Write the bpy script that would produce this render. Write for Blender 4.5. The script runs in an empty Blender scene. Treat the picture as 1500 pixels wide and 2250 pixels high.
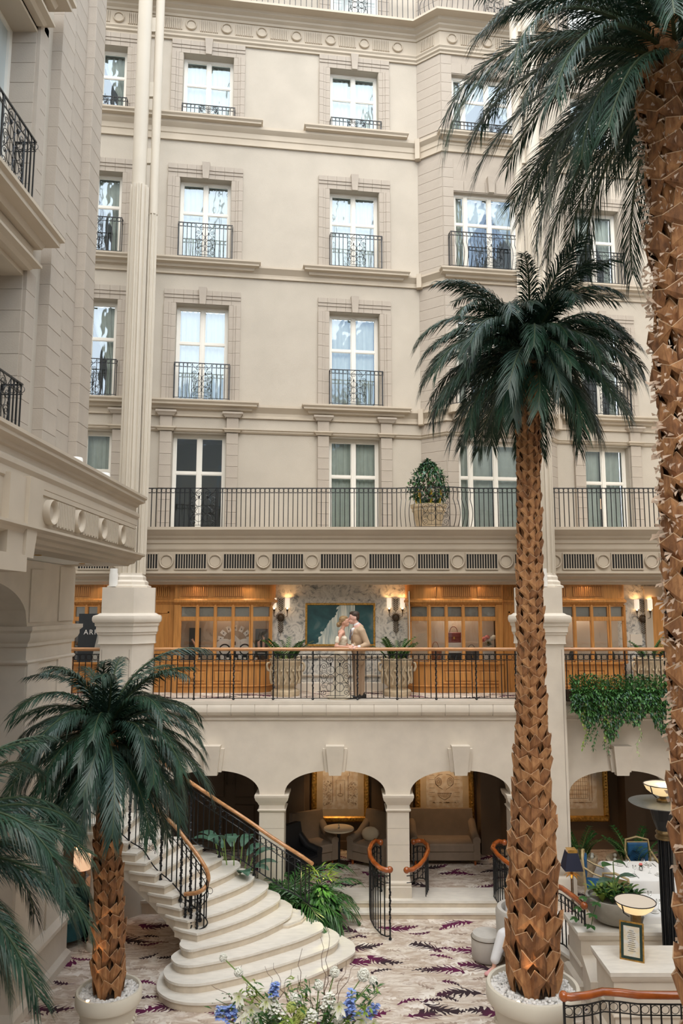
import bpy, math, random, bmesh
from mathutils import Vector, Matrix, Quaternion
from math import sin, cos, pi, tan, atan, atan2, sqrt, radians
rnd = random.Random(7)
S = bpy.context.scene
COL = S.collection
# ------------------------------------------------------------------ camera, sky, light
FPX, PCX, PCY = 1650.0, 762.0, 1125.0
PITCH = atan(210 / FPX); ZC = 5.82
cam_d = bpy.data.cameras.new('camera'); cam = bpy.data.objects.new('camera', cam_d); COL.objects.link(cam)
cam.location = (0, 0, ZC); cam.rotation_euler = (pi / 2 + PITCH, 0, 0)
cam_d.sensor_fit = 'VERTICAL'; cam_d.sensor_height = 36; cam_d.sensor_width = 24
cam_d.lens = FPX / 2250 * 36; cam_d.shift_x = -(PCX - 750) / 2250
cam_d.dof.use_dof = True; cam_d.dof.focus_distance = 15.4; cam_d.dof.aperture_fstop = 2.2
cam_d.clip_end = 200
S.camera = cam
W = bpy.data.worlds.new('world'); S.world = W; W.use_nodes = True
bg = W.node_tree.nodes['Background']; bg.inputs[0].default_value = (0.78, 0.88, 1.0, 1); bg.inputs[1].default_value = 2.15
def lamp(name, kind, loc, energy, color, size=.1, rot=(0, 0, 0), spot=1.2):
    d = bpy.data.lights.new(name, kind); d.energy = energy; d.color = color
    if kind == 'AREA': d.size = size
    elif kind == 'SUN': d.angle = size
    else: d.shadow_soft_size = size
    if kind == 'SPOT': d.spot_size = spot; d.spot_blend = .6
    o = bpy.data.objects.new(name, d); COL.objects.link(o); o.location = loc; o.rotation_euler = rot
    return o
lamp('sun', 'SUN', (0, 0, 30), 2.7, (1, .86, .68), 1.3, (radians(38), radians(-10), 0))
S.view_settings.view_transform = 'Standard'; S.view_settings.look = 'None'
S.view_settings.gamma = 1; S.view_settings.use_curve_mapping = False
S.view_settings.exposure = 0.62
# ------------------------------------------------------------------ pixel -> place helpers (each with its own real depth)
_c, _s = cos(PITCH), sin(PITCH)
def ray(px, py):
    a = (px - PCX) / FPX; b = (PCY - py) / FPX
    return (a, _c - b * _s, _s + b * _c)
def atY(px, py, Y): r = ray(px, py); t = Y / r[1]; return Vector((r[0] * t, Y, ZC + r[2] * t))
def atZ(px, py, z): r = ray(px, py); t = (z - ZC) / r[2]; return Vector((r[0] * t, r[1] * t, z))
def atX(px, py, X): r = ray(px, py); t = X / r[0]; return Vector((X, r[1] * t, ZC + r[2] * t))
FA = atan(.145)                                     # the tall facade is turned 8 degrees
def fac(px, py, w=0):
    r = ray(px, py); t = (18 * cos(FA) - w) / (-sin(FA) * r[0] + cos(FA) * r[1])
    X = r[0] * t; Y = r[1] * t
    return (X * cos(FA) + (Y - 18) * sin(FA), ZC + r[2] * t)
# ------------------------------------------------------------------ materials
def mat(name, col, rough=.6, var=.0, vscale=3., bump=0., bscale=40., metal=0., spec=.5, col2=None, emit=None, stretch=(1, 1, 1), coat=0.):
    m = bpy.data.materials.new(name); m.use_nodes = True; nt = m.node_tree; N = nt.nodes; L = nt.links
    p = N['Principled BSDF']; p.inputs['Roughness'].default_value = rough; p.inputs['Metallic'].default_value = metal
    p.inputs['Specular IOR Level'].default_value = spec; p.inputs['Base Color'].default_value = (*col, 1)
    if coat: p.inputs['Coat Weight'].default_value = coat; p.inputs['Coat Roughness'].default_value = .15
    tc = N.new('ShaderNodeTexCoord'); mp = N.new('ShaderNodeMapping'); mp.inputs['Scale'].default_value = stretch
    L.new(tc.outputs['Object'], mp.inputs['Vector'])
    if var or col2:
        n = N.new('ShaderNodeTexNoise'); n.inputs['Scale'].default_value = vscale; n.inputs['Detail'].default_value = 5
        L.new(mp.outputs['Vector'], n.inputs['Vector'])
        r = N.new('ShaderNodeValToRGB'); r.color_ramp.elements[0].position = .35; r.color_ramp.elements[1].position = .65
        c2 = col2 or tuple(c * (1 - var) for c in col)
        r.color_ramp.elements[0].color = (*c2, 1); r.color_ramp.elements[1].color = (*[min(1, c * (1 + var * .4)) for c in col], 1)
        L.new(n.outputs['Fac'], r.inputs['Fac']); L.new(r.outputs['Color'], p.inputs['Base Color'])
    if bump:
        n = N.new('ShaderNodeTexNoise'); n.inputs['Scale'].default_value = bscale; n.inputs['Detail'].default_value = 4
        L.new(mp.outputs['Vector'], n.inputs['Vector'])
        b = N.new('ShaderNodeBump'); b.inputs['Strength'].default_value = bump; b.inputs['Distance'].default_value = .02
        L.new(n.outputs['Fac'], b.inputs['Height']); L.new(b.outputs['Normal'], p.inputs['Normal'])
    if emit: p.inputs['Emission Color'].default_value = (*emit[:3], 1); p.inputs['Emission Strength'].default_value = emit[3]
    return m
M = {}
M['stucco'] = mat('stucco', (.495, .445, .375), .85, .06, 1.3, .25, 60, spec=.2)
M['stone'] = mat('stone', (.44, .385, .325), .8, .08, 2.5, .12, 50, spec=.25)
M['mould'] = mat('mould', (.51, .44, .35), .65, .05, 2, spec=.3)
M['lime'] = mat('limestone', (.72, .655, .565), .6, .06, 3, .05, 30, spec=.35)
M['tread'] = mat('tread_marble', (.80, .76, .69), .35, .08, 5, stretch=(1, 3, 1), spec=.45)
M['riser'] = mat('riser_marble', (.70, .61, .49), .4, .1, 6)
M['colp'] = mat('column_cream', (.58, .52, .43), .6, .03, 2)
M['joint'] = mat('joint', (.25, .21, .17), .9)
M['paint'] = mat('window_paint', (.80, .77, .70), .4, spec=.4)
M['iron'] = mat('wrought_iron', (.012, .014, .017), .35, metal=.3, spec=.5)
M['pine'] = mat('orange_pine', (.56, .26, .075), .38, .22, 3, stretch=(9, 9, .7), spec=.4)
M['rail'] = mat('handrail_oak', (.55, .27, .11), .28, .25, 5, stretch=(1, 6, 6), coat=.4)
M['mahog'] = mat('handrail_mahogany', (.40, .10, .02), .22, .3, 6, coat=.6)
M['gold'] = mat('gilt', (.62, .36, .09), .35, .4, 20, metal=.7)
M['dark'] = mat('dark_void', (.015, .014, .013), .9)
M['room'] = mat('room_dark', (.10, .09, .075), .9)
M['brownwall'] = mat('brown_wall', (.15, .105, .07), .8, .06, 1)
M['urn'] = mat('urn_stone', (.62, .50, .34), .8, .22, 9, .5, 22)
M['white'] = mat('white', (.82, .81, .78), .5)
M['cloth'] = mat('white_cloth', (.80, .79, .77), .8, .03, 3)
M['pot'] = mat('cream_pot', (.72, .68, .58), .45, .04, 3, spec=.4)
M['pebble'] = mat('pebble', (.80, .79, .77), .5, .2, 14)
M['boot'] = mat('palm_boot', (.52, .27, .115), .75, 0, 6, .4, 60, col2=(.27, .115, .045), stretch=(3, 3, 1))
M['boot2'] = mat('palm_boot_dark', (.36, .165, .065), .75, 0, 6, .4, 60, col2=(.16, .07, .03), stretch=(3, 3, 1))
M['bootrim'] = mat('palm_boot_rim', (.66, .47, .30), .8)
M['fibre'] = mat('palm_fibre', (.075, .045, .028), .95, .4, 30, .6, 60)
M['fuzz'] = mat('palm_fuzz', (.62, .48, .37), .95)
def leafmat(name, c1, c2, rough=.45, sc=5, trans=.0):
    m = mat(name, c1, rough, 0, sc, col2=c2, spec=.4)
    return m
M['frond'] = leafmat('palm_leaflet', (.026, .070, .040), (.010, .034, .021), .36, 3)
M['frondb'] = leafmat('palm_leaflet_bluish', (.042, .080, .060), (.014, .042, .030), .4, 3)
M['rachis'] = mat('palm_rachis', (.045, .07, .03), .5)
M['leaf'] = leafmat('leaf_green', (.05, .15, .035), (.02, .07, .02), .35, 8)
M['leafh'] = leafmat('leaf_fresh_green', (.09, .25, .06), (.04, .13, .03), .45, 9)
M['leafb'] = leafmat('leaf_blue_green', (.10, .19, .14), (.03, .09, .05), .4, 9)
M['leafy'] = leafmat('leaf_yellow_green', (.28, .36, .06), (.12, .22, .03), .45, 9)
M['leafp'] = leafmat('leaf_pale', (.38, .42, .22), (.20, .28, .10), .5, 9)
M['skin'] = mat('skin', (.66, .37, .27), .5, .05, 12)
M['skin2'] = mat('skin_pale', (.72, .44, .36), .5, .05, 12)
M['blonde'] = mat('blonde_hair', (.42, .27, .12), .45, 0, 22, col2=(.17, .09, .035), stretch=(1, 1, 4), bump=.6, bscale=70)
M['brownhair'] = mat('brown_hair', (.05, .027, .015), .5, .3, 30, .6, 80)
M['satin'] = mat('ivory_satin', (.78, .70, .56), .32, .06, 6, .25, 9, spec=.6)
M['suit'] = mat('beige_suit', (.50, .36, .24), .75, .05, 20, .2, 15)
M['suitl'] = mat('beige_trousers', (.42, .29, .19), .75, .05, 20, .2, 12)
M['shirt'] = mat('white_shirt', (.80, .80, .82), .6, bump=.3, bscale=12)
M['tie'] = mat('grey_tie', (.10, .11, .15), .6)
M['shoe'] = mat('black_shoe', (.012, .01, .01), .3)
M['navy'] = mat('navy_cloth', (.012, .03, .10), .7, .2, 10)
M['blue'] = mat('blue_upholstery', (.012, .09, .22), .6, .2, 12)
M['chairwood'] = mat('pale_gilt_wood', (.45, .34, .17), .4, .15, 12)
M['sofa'] = mat('beige_sofa', (.24, .18, .13), .9, .08, 6)
M['greyup'] = mat('grey_upholstery', (.52, .49, .45), .9, .05, 9)
M['plant_concrete'] = mat('grey_concrete', (.32, .30, .26), .7, .12, 8)
M['brass'] = mat('aged_brass', (.22, .15, .07), .35, .3, 15, metal=.8)
M['shadecream'] = mat('lamp_shade_cream', (.85, .65, .45), .6, emit=(1, .62, .38, .5))
M['bowl'] = mat('lamp_bowl', (.85, .68, .40), .35, emit=(1, .72, .36, .45))
M['bulb'] = mat('bulb', (1, .8, .5), .5, emit=(1, .62, .28, 14))
M['navyshade'] = mat('navy_shade', (.015, .02, .05), .6)
M['bronze'] = mat('bronze', (.10, .07, .045), .45, .3, 20, metal=.6)
M['steel'] = mat('pale_steel_disc', (.30, .31, .30), .35, .1, 10, metal=.7)
M['maroon'] = mat('maroon_leather', (.20, .03, .035), .4)
M['tan'] = mat('tan_leather', (.30, .10, .035), .4)
M['black'] = mat('black', (.01, .01, .012), .4)
M['pink'] = mat('pink_petals', (.80, .20, .18), .6, .4, 30)
M['yellow'] = mat('yellow_petals', (.85, .55, .03), .6, .2, 30)
M['lime_f'] = mat('lime_petals', (.62, .70, .22), .6, .2, 30)
M['petal'] = mat('white_petals', (.86, .86, .78), .55, .06, 20)
M['bluef'] = mat('blue_petals', (.28, .40, .82), .6, .3, 30)
M['twig'] = mat('twig', (.13, .07, .045), .8)
M['stem'] = mat('stem', (.20, .32, .08), .6)
M['grey'] = mat('grey_metal', (.12, .12, .12), .4, metal=.5)
M['ceil'] = mat('soffit_paint', (.66, .58, .47), .8)
M['paper'] = mat('paper', (.75, .72, .68), .7, 0, 9, col2=(.60, .50, .40))
def glassmat(name, tint, refl=.25, rough=.03, gl=(1, 1, 1)):
    m = bpy.data.materials.new(name); m.use_nodes = True; nt = m.node_tree; N = nt.nodes; L = nt.links; N.clear()
    o = N.new('ShaderNodeOutputMaterial'); t = N.new('ShaderNodeBsdfTransparent'); t.inputs[0].default_value = (*tint, 1)
    g = N.new('ShaderNodeBsdfGlossy'); g.inputs['Roughness'].default_value = rough; g.inputs[0].default_value = (*gl, 1)
    f = N.new('ShaderNodeFresnel'); f.inputs[0].default_value = 1.5
    a = N.new('ShaderNodeMath'); a.operation = 'ADD'; a.use_clamp = True; a.inputs[1].default_value = refl
    x = N.new('ShaderNodeMixShader')
    nz = N.new('ShaderNodeTexNoise'); nz.inputs['Scale'].default_value = 1.4; b = N.new('ShaderNodeBump'); b.inputs['Strength'].default_value = .18; b.inputs['Distance'].default_value = .05
    L.new(nz.outputs['Fac'], b.inputs['Height']); L.new(b.outputs['Normal'], g.inputs['Normal'])
    L.new(f.outputs[0], a.inputs[0]); L.new(a.outputs[0], x.inputs[0]); L.new(t.outputs[0], x.inputs[1]); L.new(g.outputs[0], x.inputs[2]); L.new(x.outputs[0], o.inputs[0])
    return m
M['glass'] = glassmat('window_glass', (.86, .9, .88), .11, .03, (.68, .83, 1.0))
M['shopglass'] = glassmat('shop_glass', (.92, .93, .92), .08, .02)
def carpetmat():
    m = mat('feather_carpet', (.6, .5, .42), .95, spec=.1); nt = m.node_tree; N = nt.nodes; L = nt.links; p = N['Principled BSDF']
    tc = N.new('ShaderNodeTexCoord')
    def noise(scale, st, det=4, dist=0., off=0, rot=0.):
        mp = N.new('ShaderNodeMapping'); mp.inputs['Scale'].default_value = st; mp.inputs['Location'].default_value = (off, off, 0); mp.inputs['Rotation'].default_value = (0, 0, rot)
        n = N.new('ShaderNodeTexNoise'); n.inputs['Scale'].default_value = scale; n.inputs['Detail'].default_value = det; n.inputs['Distortion'].default_value = dist
        L.new(tc.outputs['Object'], mp.inputs[0]); L.new(mp.outputs[0], n.inputs['Vector']); return n.outputs['Fac']
    def ramp(fac, a, b, c0, c1):
        r = N.new('ShaderNodeValToRGB'); r.color_ramp.elements[0].position = a; r.color_ramp.elements[1].position = b
        r.color_ramp.elements[0].color = (*c0, 1); r.color_ramp.elements[1].color = (*c1, 1); L.new(fac, r.inputs[0]); return r.outputs[0]
    def mix(f, a, b):
        x = N.new('ShaderNodeMix'); x.data_type = 'RGBA'; L.new(f, x.inputs[0]); L.new(a, x.inputs[6]); L.new(b, x.inputs[7]); return x.outputs[2]
    def mul(a, b):
        x = N.new('ShaderNodeMath'); x.operation = 'MULTIPLY'; L.new(a, x.inputs[0]); L.new(b, x.inputs[1]); return x.outputs[0]
    k0, k1 = (0, 0, 0), (1, 1, 1)
    base = ramp(noise(2.2, (1, 2.6, 1), 6, 1.8), .40, .62, (.50, .40, .32), (.72, .65, .57))
    brown = ramp(noise(5, (1, 5, 1), 5, 2.2, 7, .3), .60, .66, k0, k1)
    base = mix(brown, base, ramp(noise(3, (1, 1, 1)), .4, .6, (.26, .19, .15), (.40, .30, .24)))
    def mt(op, a, b=None):
        n = N.new('ShaderNodeMath'); n.operation = op
        for i, q in enumerate((a, b)):
            if q is None: continue
            if isinstance(q, (int, float)): n.inputs[i].default_value = q
            else: L.new(q, n.inputs[i])
        return n.outputs[0]
    def feathers(scale, off, ln, wd, ang, keep, freq, bend):
        mp = N.new('ShaderNodeMapping'); mp.inputs['Location'].default_value = (off, off * .7, 0); L.new(tc.outputs['Object'], mp.inputs[0])
        v = N.new('ShaderNodeTexVoronoi'); v.inputs['Scale'].default_value = scale; v.voronoi_dimensions = '2D'; L.new(mp.outputs[0], v.inputs['Vector'])
        sub = N.new('ShaderNodeVectorMath'); sub.operation = 'SUBTRACT'; L.new(mp.outputs[0], sub.inputs[0]); L.new(v.outputs['Position'], sub.inputs[1])
        sx = N.new('ShaderNodeSeparateXYZ'); L.new(sub.outputs[0], sx.inputs[0]); sc = N.new('ShaderNodeSeparateColor'); L.new(v.outputs['Color'], sc.inputs[0])
        a_ = mt('ADD', mt('MULTIPLY', mt('SUBTRACT', sc.outputs[0], .5), ang), mt('MULTIPLY', mt('GREATER_THAN', sc.outputs[2], .5), 3.14159))
        ca, sa = mt('COSINE', a_), mt('SINE', a_)
        u = mt('ADD', mt('MULTIPLY', sx.outputs[0], ca), mt('MULTIPLY', sx.outputs[1], sa)); w = mt('SUBTRACT', mt('MULTIPLY', sx.outputs[1], ca), mt('MULTIPLY', sx.outputs[0], sa))
        w = mt('ADD', w, mt('MULTIPLY', mt('MULTIPLY', u, u), bend)); wob = mt('MULTIPLY', mt('SUBTRACT', noise(9, (1, 1, 1), 2), .5), .05); w = mt('ADD', w, wob)
        aw = mt('ABSOLUTE', w); env = mt('SUBTRACT', 1, mt('POWER', mt('ABSOLUTE', mt('DIVIDE', u, ln)), 1.6))
        saw = mt('FRACT', mt('ADD', mt('MULTIPLY', mt('ADD', u, mt('MULTIPLY', aw, 1.3)), freq), mt('MULTIPLY', noise(6, (1, 1, 1), 1), 2.5)))
        width = mt('MULTIPLY', mt('MULTIPLY', env, wd), mt('ADD', .22, mt('POWER', saw, 1.5)))
        inside = mt('MULTIPLY', mt('LESS_THAN', aw, width), mt('GREATER_THAN', env, 0))
        return mt('MULTIPLY', inside, mt('LESS_THAN', sc.outputs[1], keep))
    base = mix(feathers(2.6, 5.3, .30, .12, 1.4, .75, 9, .6), base, ramp(noise(3, (1, 1, 1)), .4, .6, (.50, .40, .33), (.80, .74, .67)))
    base = mix(feathers(3.1, 9.1, .22, .05, 1.2, .35, 12, -.8), base, ramp(noise(2, (1, 1, 1)), .4, .6, (.33, .25, .20), (.45, .36, .29)))
    dark = feathers(1.35, 1.7, .42, .16, 1.0, .66, 10, .7)
    fine = feathers(2.3, 3.3, .24, .06, 1.5, .36, 15, -1.2)
    dc = ramp(noise(1.1, (1, 1, 1), 1, 0, 5), .42, .6, (.045, .030, .035), (.12, .02, .065))
    c = mix(dark, base, dc); c = mix(fine, c, dc); L.new(c, p.inputs['Base Color']); return m
M['carpet'] = carpetmat()
def marblemat():
    m = mat('grey_veined_marble', (.6, .58, .53), .3, spec=.4); nt = m.node_tree; N = nt.nodes; L = nt.links; p = N['Principled BSDF']
    tc = N.new('ShaderNodeTexCoord'); n = N.new('ShaderNodeTexNoise'); n.inputs['Scale'].default_value = 5.5; n.inputs['Detail'].default_value = 9; n.inputs['Roughness'].default_value = .72; n.inputs['Distortion'].default_value = 1.6
    r = N.new('ShaderNodeValToRGB'); e = r.color_ramp.elements; e[0].position = .36; e[0].color = (.17, .18, .19, 1); e[1].position = .50; e[1].color = (.62, .60, .55, 1)
    e2 = e.new(.7); e2.color = (.76, .74, .69, 1)
    L.new(tc.outputs['Object'], n.inputs['Vector']); L.new(n.outputs['Fac'], r.inputs[0]); L.new(r.outputs[0], p.inputs['Base Color']); return m
M['marble'] = marblemat()
# ------------------------------------------------------------------ mesh builder
class MB:
    def __init__(s): s.v = []; s.f = []; s.mi = []; s.cur = 0
    def add(s, vs, fs):
        b = len(s.v); s.v += [tuple(v) for v in vs]; s.f += [tuple(i + b for i in f) for f in fs]; s.mi += [s.cur] * len(fs); return s
    def box(s, x0, x1, y0, y1, z0, z1):
        return s.add([(x0, y0, z0), (x1, y0, z0), (x1, y1, z0), (x0, y1, z0), (x0, y0, z1), (x1, y0, z1), (x1, y1, z1), (x0, y1, z1)],
                     [(0, 3, 2, 1), (4, 5, 6, 7), (0, 1, 5, 4), (1, 2, 6, 5), (2, 3, 7, 6), (3, 0, 4, 7)])
    def bbox(s, x0, x1, y0, y1, z0, z1, c):        # box whose front (-y) edges are chamfered
        return s.add([(x0, y1, z0), (x1, y1, z0), (x1, y1, z1), (x0, y1, z1), (x0, y0 + c, z0), (x1, y0 + c, z0), (x1, y0 + c, z1), (x0, y0 + c, z1),
                      (x0 + c, y0, z0 + c), (x1 - c, y0, z0 + c), (x1 - c, y0, z1 - c), (x0 + c, y0, z1 - c)],
                     [(0, 3, 2, 1), (0, 1, 5, 4), (1, 2, 6, 5), (2, 3, 7, 6), (3, 0, 4, 7), (4, 5, 9, 8), (5, 6, 10, 9), (6, 7, 11, 10), (7, 4, 8, 11), (8, 9, 10, 11)])
    def prism(s, poly, z0, z1):
        n = len(poly); vs = [(p[0], p[1], z0) for p in poly] + [(p[0], p[1], z1) for p in poly]
        fs = [tuple(range(n - 1, -1, -1)), tuple(range(n, 2 * n))] + [(i, (i + 1) % n, n + (i + 1) % n, n + i) for i in range(n)]
        return s.add(vs, fs)
    def lathe(s, prof, n=16, c=(0, 0, 0), a0=0., a1=2 * pi):
        full = abs(a1 - a0 - 2 * pi) < 1e-6; k = n if full else n + 1; vs = []
        for r, z in prof:
            for i in range(k):
                a = a0 + (a1 - a0) * i / n; vs.append((c[0] + r * cos(a), c[1] + r * sin(a), c[2] + z))
        fs = []
        for j in range(len(prof) - 1):
            for i in range(n):
                i2 = (i + 1) % k; fs.append((j * k + i, j * k + i2, (j + 1) * k + i2, (j + 1) * k + i))
        return s.add(vs, fs)
    def cyl(s, x, y, z0, z1, r, n=8, r1=None):
        r1 = r if r1 is None else r1
        return s.lathe([(1e-4, z0), (r, z0), (r1, z1), (1e-4, z1)], n, (x, y, 0))
    def tube(s, pts, r, n=4, closed=False, cap=True):
        pts = [Vector(p) for p in pts]; m = len(pts); vs = []; up = None
        rr = r if isinstance(r, (list, tuple)) else [r] * m
        for i, p in enumerate(pts):
            a = pts[(i - 1) % m] if (closed or i > 0) else p; b = pts[(i + 1) % m] if (closed or i < m - 1) else p
            t = (b - a); t = t.normalized() if t.length > 1e-9 else Vector((0, 0, 1))
            if up is None: up = t.orthogonal().normalized() if abs(t.z) > .9 else (Vector((0, 0, 1)) - t * t.z).normalized()
            else:
                up = up - t * up.dot(t); up = up.normalized() if up.length > 1e-6 else t.orthogonal().normalized()
            w = t.cross(up)
            for k in range(n):
                an = 2 * pi * (k + .5) / n; vs.append(p + (up * cos(an) + w * sin(an)) * rr[i])
        fs = []
        for i in range(m if closed else m - 1):
            j = (i + 1) % m
            for k in range(n): fs.append((i * n + k, i * n + (k + 1) % n, j * n + (k + 1) % n, j * n + k))
        if cap and not closed: fs += [tuple(range(n - 1, -1, -1)), tuple((m - 1) * n + k for k in range(n))]
        return s.add(vs, fs)
    def ball(s, c, r, n=8, m=6, sq=(1, 1, 1)):
        vs = [(c[0], c[1], c[2] - r * sq[2])]; fs = []
        for j in range(1, m):
            ph = -pi / 2 + pi * j / m
            for i in range(n): a = 2 * pi * i / n; vs.append((c[0] + r * sq[0] * cos(ph) * cos(a), c[1] + r * sq[1] * cos(ph) * sin(a), c[2] + r * sq[2] * sin(ph)))
        vs.append((c[0], c[1], c[2] + r * sq[2])); T = len(vs) - 1
        for i in range(n): fs.append((0, 1 + (i + 1) % n, 1 + i)); fs.append((T, T - n + i, T - n + (i + 1) % n))
        for j in range(m - 2):
            for i in range(n): a = 1 + j * n; fs.append((a + i, a + (i + 1) % n, a + n + (i + 1) % n, a + n + i))
        return s.add(vs, fs)
    def sweep(s, path, prof, z=0., closed=False, caps=True):
        """horizontal moulding: prof = [(out, height)], out is to the right of the path's direction"""
        P = [Vector((p[0], p[1])) for p in path]; n = len(P); k = len(prof); vs = []
        for i in range(n):
            a = P[(i - 1) % n] if (closed or i > 0) else None; b = P[(i + 1) % n] if (closed or i < n - 1) else None
            ds = []
            if a is not None: ds.append((P[i] - a).normalized())
            if b is not None: ds.append((b - P[i]).normalized())
            ns = [Vector((d.y, -d.x)) for d in ds]
            if len(ns) == 2:
                mN = (ns[0] + ns[1]).normalized(); mN = mN / max(.3, mN.dot(ns[0]))
            else: mN = ns[0]
            for o, h in prof: q = P[i] + mN * o; vs.append((q.x, q.y, z + h))
        fs = []
        for i in range(n if closed else n - 1):
            j = (i + 1) % n
            for q in range(k): fs.append((i * k + q, j * k + q, j * k + (q + 1) % k, i * k + (q + 1) % k))
        if caps and not closed: fs += [tuple(range(k)), tuple((n - 1) * k + q for q in range(k - 1, -1, -1))]
        return s.add(vs, fs)
    def mesh(s, name, mats, smooth=None):
        me = bpy.data.meshes.new(name); me.from_pydata(s.v, [], s.f)
        mats = mats if isinstance(mats, (list, tuple)) else [mats]
        for m in mats: me.materials.append(M[m] if isinstance(m, str) else m)
        if len(mats) > 1: me.polygons.foreach_set('material_index', s.mi)
        if smooth: me.polygons.foreach_set('use_smooth', [True] * len(me.polygons)); me.set_sharp_from_angle(angle=radians(smooth))
        me.update(); return me
    def build(s, name, mats, parent=None, loc=(0, 0, 0), rotz=0., smooth=None, **kw):
        return put(name, s.mesh(name, mats, smooth), parent, loc, rotz, **kw)
def put(name, me, parent=None, loc=(0, 0, 0), rotz=0., label=None, cat=None, group=None, kind=None, rot=None, scale=None):
    o = bpy.data.objects.new(name, me); COL.objects.link(o); o.location = loc
    o.rotation_euler = rot if rot is not None else (0, 0, rotz)
    if scale is not None: o.scale = scale
    if parent is not None: o.parent = parent
    if label: o['label'] = label
    if cat: o['category'] = cat
    if group: o['group'] = group
    if kind: o['kind'] = kind
    return o
def thing(name, label, cat, loc=(0, 0, 0), rotz=0., group=None, kind=None): return put(name, None, None, loc, rotz, label, cat, group, kind)
def struct(name, label=None, loc=(0, 0, 0), rotz=0.): return put(name, None, None, loc, rotz, label, None, None, 'structure')
KIDS = {}
def dup(root, loc, rotz=None, label=None, group=None):
    r = root.copy(); COL.objects.link(r); r.location = loc
    if rotz is not None: r.rotation_euler = (0, 0, rotz)
    if label: r['label'] = label
    if group: r['group'] = group
    for ch in list(root.children):
        c = ch.copy(); COL.objects.link(c); c.parent = r
        for g in list(ch.children): d = g.copy(); COL.objects.link(d); d.parent = c
    return r
FL = ((0, 18, 0), FA)          # facade frame: origin and turn
# ================================================================== FACADE
CACHE = {}
M['glass2'] = mat('pale_glass', (.45, .5, .5), .05, spec=.8)
def shared(key, fn):
    if key not in CACHE: CACHE[key] = fn()
    return CACHE[key]
def blockmesh(w, d, h, c=.008, m='stone'):
    return shared(('blk', round(w, 3), round(d, 3), round(h, 3), c, m), lambda: MB().bbox(-w / 2 + .002, w / 2 - .002, -d, 0, .002, h - .002, c * .6).mesh('stone_block', m))
def wall_holes(u0, u1, z0, z1, holes, name, m, parent=None, depth=.5, loc=(0, 0, 0), rotz=0., **kw):
    us = sorted({u0, u1, *[h[0] for h in holes], *[h[1] for h in holes]}); zs = sorted({z0, z1, *[h[2] for h in holes], *[h[3] for h in holes]})
    us = [u for u in us if u0 <= u <= u1]; zs = [z for z in zs if z0 <= z <= z1]; b = MB()
    for i in range(len(us) - 1):
        for j in range(len(zs) - 1):
            cu, cz = (us[i] + us[i + 1]) / 2, (zs[j] + zs[j + 1]) / 2
            if any(h[0] < cu < h[1] and h[2] < cz < h[3] for h in holes): continue
            a, c, d, e = us[i], us[i + 1], zs[j], zs[j + 1]
            b.add([(a, 0, d), (c, 0, d), (c, 0, e), (a, 0, e)], [(0, 1, 2, 3)]); b.add([(a, depth, d), (a, depth, e), (c, depth, e), (c, depth, d)], [(0, 1, 2, 3)])
    for h in holes:
        a, c, d, e = max(h[0], u0), min(h[1], u1), max(h[2], z0), min(h[3], z1)
        b.add([(a, 0, d), (a, depth, d), (a, depth, e), (a, 0, e)], [(0, 1, 2, 3)]); b.add([(c, 0, d), (c, 0, e), (c, depth, e), (c, depth, d)], [(0, 1, 2, 3)])
        b.add([(a, 0, e), (a, depth, e), (c, depth, e), (c, 0, e)], [(0, 1, 2, 3)]); b.add([(a, 0, d), (c, 0, d), (c, depth, d), (a, depth, d)], [(0, 1, 2, 3)])
    return b.build(name, m, parent, loc, rotz, **kw)
ROWS = [(18.0, 19.75), (14.25, 16.4), (10.72, 13.13), (7.5, 9.93)]
COLS = [(-6.84, -5.55), (-4.17, -2.92), (-.44, .82), (6.13, 7.36)]
BAYW = [(17.85, 19.55), (14.2, 16.3), (10.68, 13.0), (7.5, 9.85)]
BU0, BU1, BF0, BF1, BO = 1.87, 5.39, 2.37, 4.89, .5
holes = [(a, b, z0, z1) for a, b in COLS for z0, z1 in ROWS]
wall_b = wall_holes(-8.2, BU0, 7.3, 26, [h for h in holes if h[1] < 2], 'wall_back', 'stucco', None, .5, *FL, kind='structure')
wall_holes(BU1, 13, 7.3, 26, [h for h in holes if h[1] > 5], 'wall_panel', 'stucco', wall_b)
wall_holes(BF0, BF1, 7.3, 26, [(2.66, 4.6, z0, z1) for z0, z1 in BAYW], 'bay_front', 'stone', wall_b, .4, (0, -BO, 0))
for (a, b) in (((BU0, 0), (BF0, -BO)), ((BF1, -BO), (BU1, 0))):
    MB().add([(a[0], a[1], 7.3), (b[0], b[1], 7.3), (b[0], b[1], 26), (a[0], a[1], 26)], [(0, 1, 2, 3)]).build('bay_side', 'stone', wall_b)
# coursed stone blocks on the bay
L = sqrt(.5 * .5 + BO * BO)
for k in range(58):
    z = 7.5 + k * .262
    if 17.05 < z < 17.75 or 13.6 < z < 14.05 or 10.1 < z < 10.5 or z > 20.0 and z < 20.95: continue
    for (x, y, w, r) in ((2.12, -.25, L, atan2(-BO, .5)), (5.14, -.25, L, atan2(BO, .5)), (2.52, -BO, .28, 0), (4.75, -BO, .28, 0)):
        put('stone_block', blockmesh(w, .016, .262, .006), wall_b, (x, y, z), r)
path_front = [(-8.2, 0), (BU0, 0), (BF0, -BO), (BF1, -BO), (BU1, 0), (13, 0)]
def facade_trim(n, z, prof, lab):
    return MB().sweep(path_front, prof, z).build('trim_%d' % n, 'mould', None, *FL, smooth=20, label=lab, kind='structure')
t1 = facade_trim(1, 20.08, [(0, 0), (.05, 0), (.05, .05), (.09, .08), (.09, .13), (.12, .17), (.12, .20), (0, .20)], 'cream moulding along the foot of the roundel frieze under the top balcony')
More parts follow.
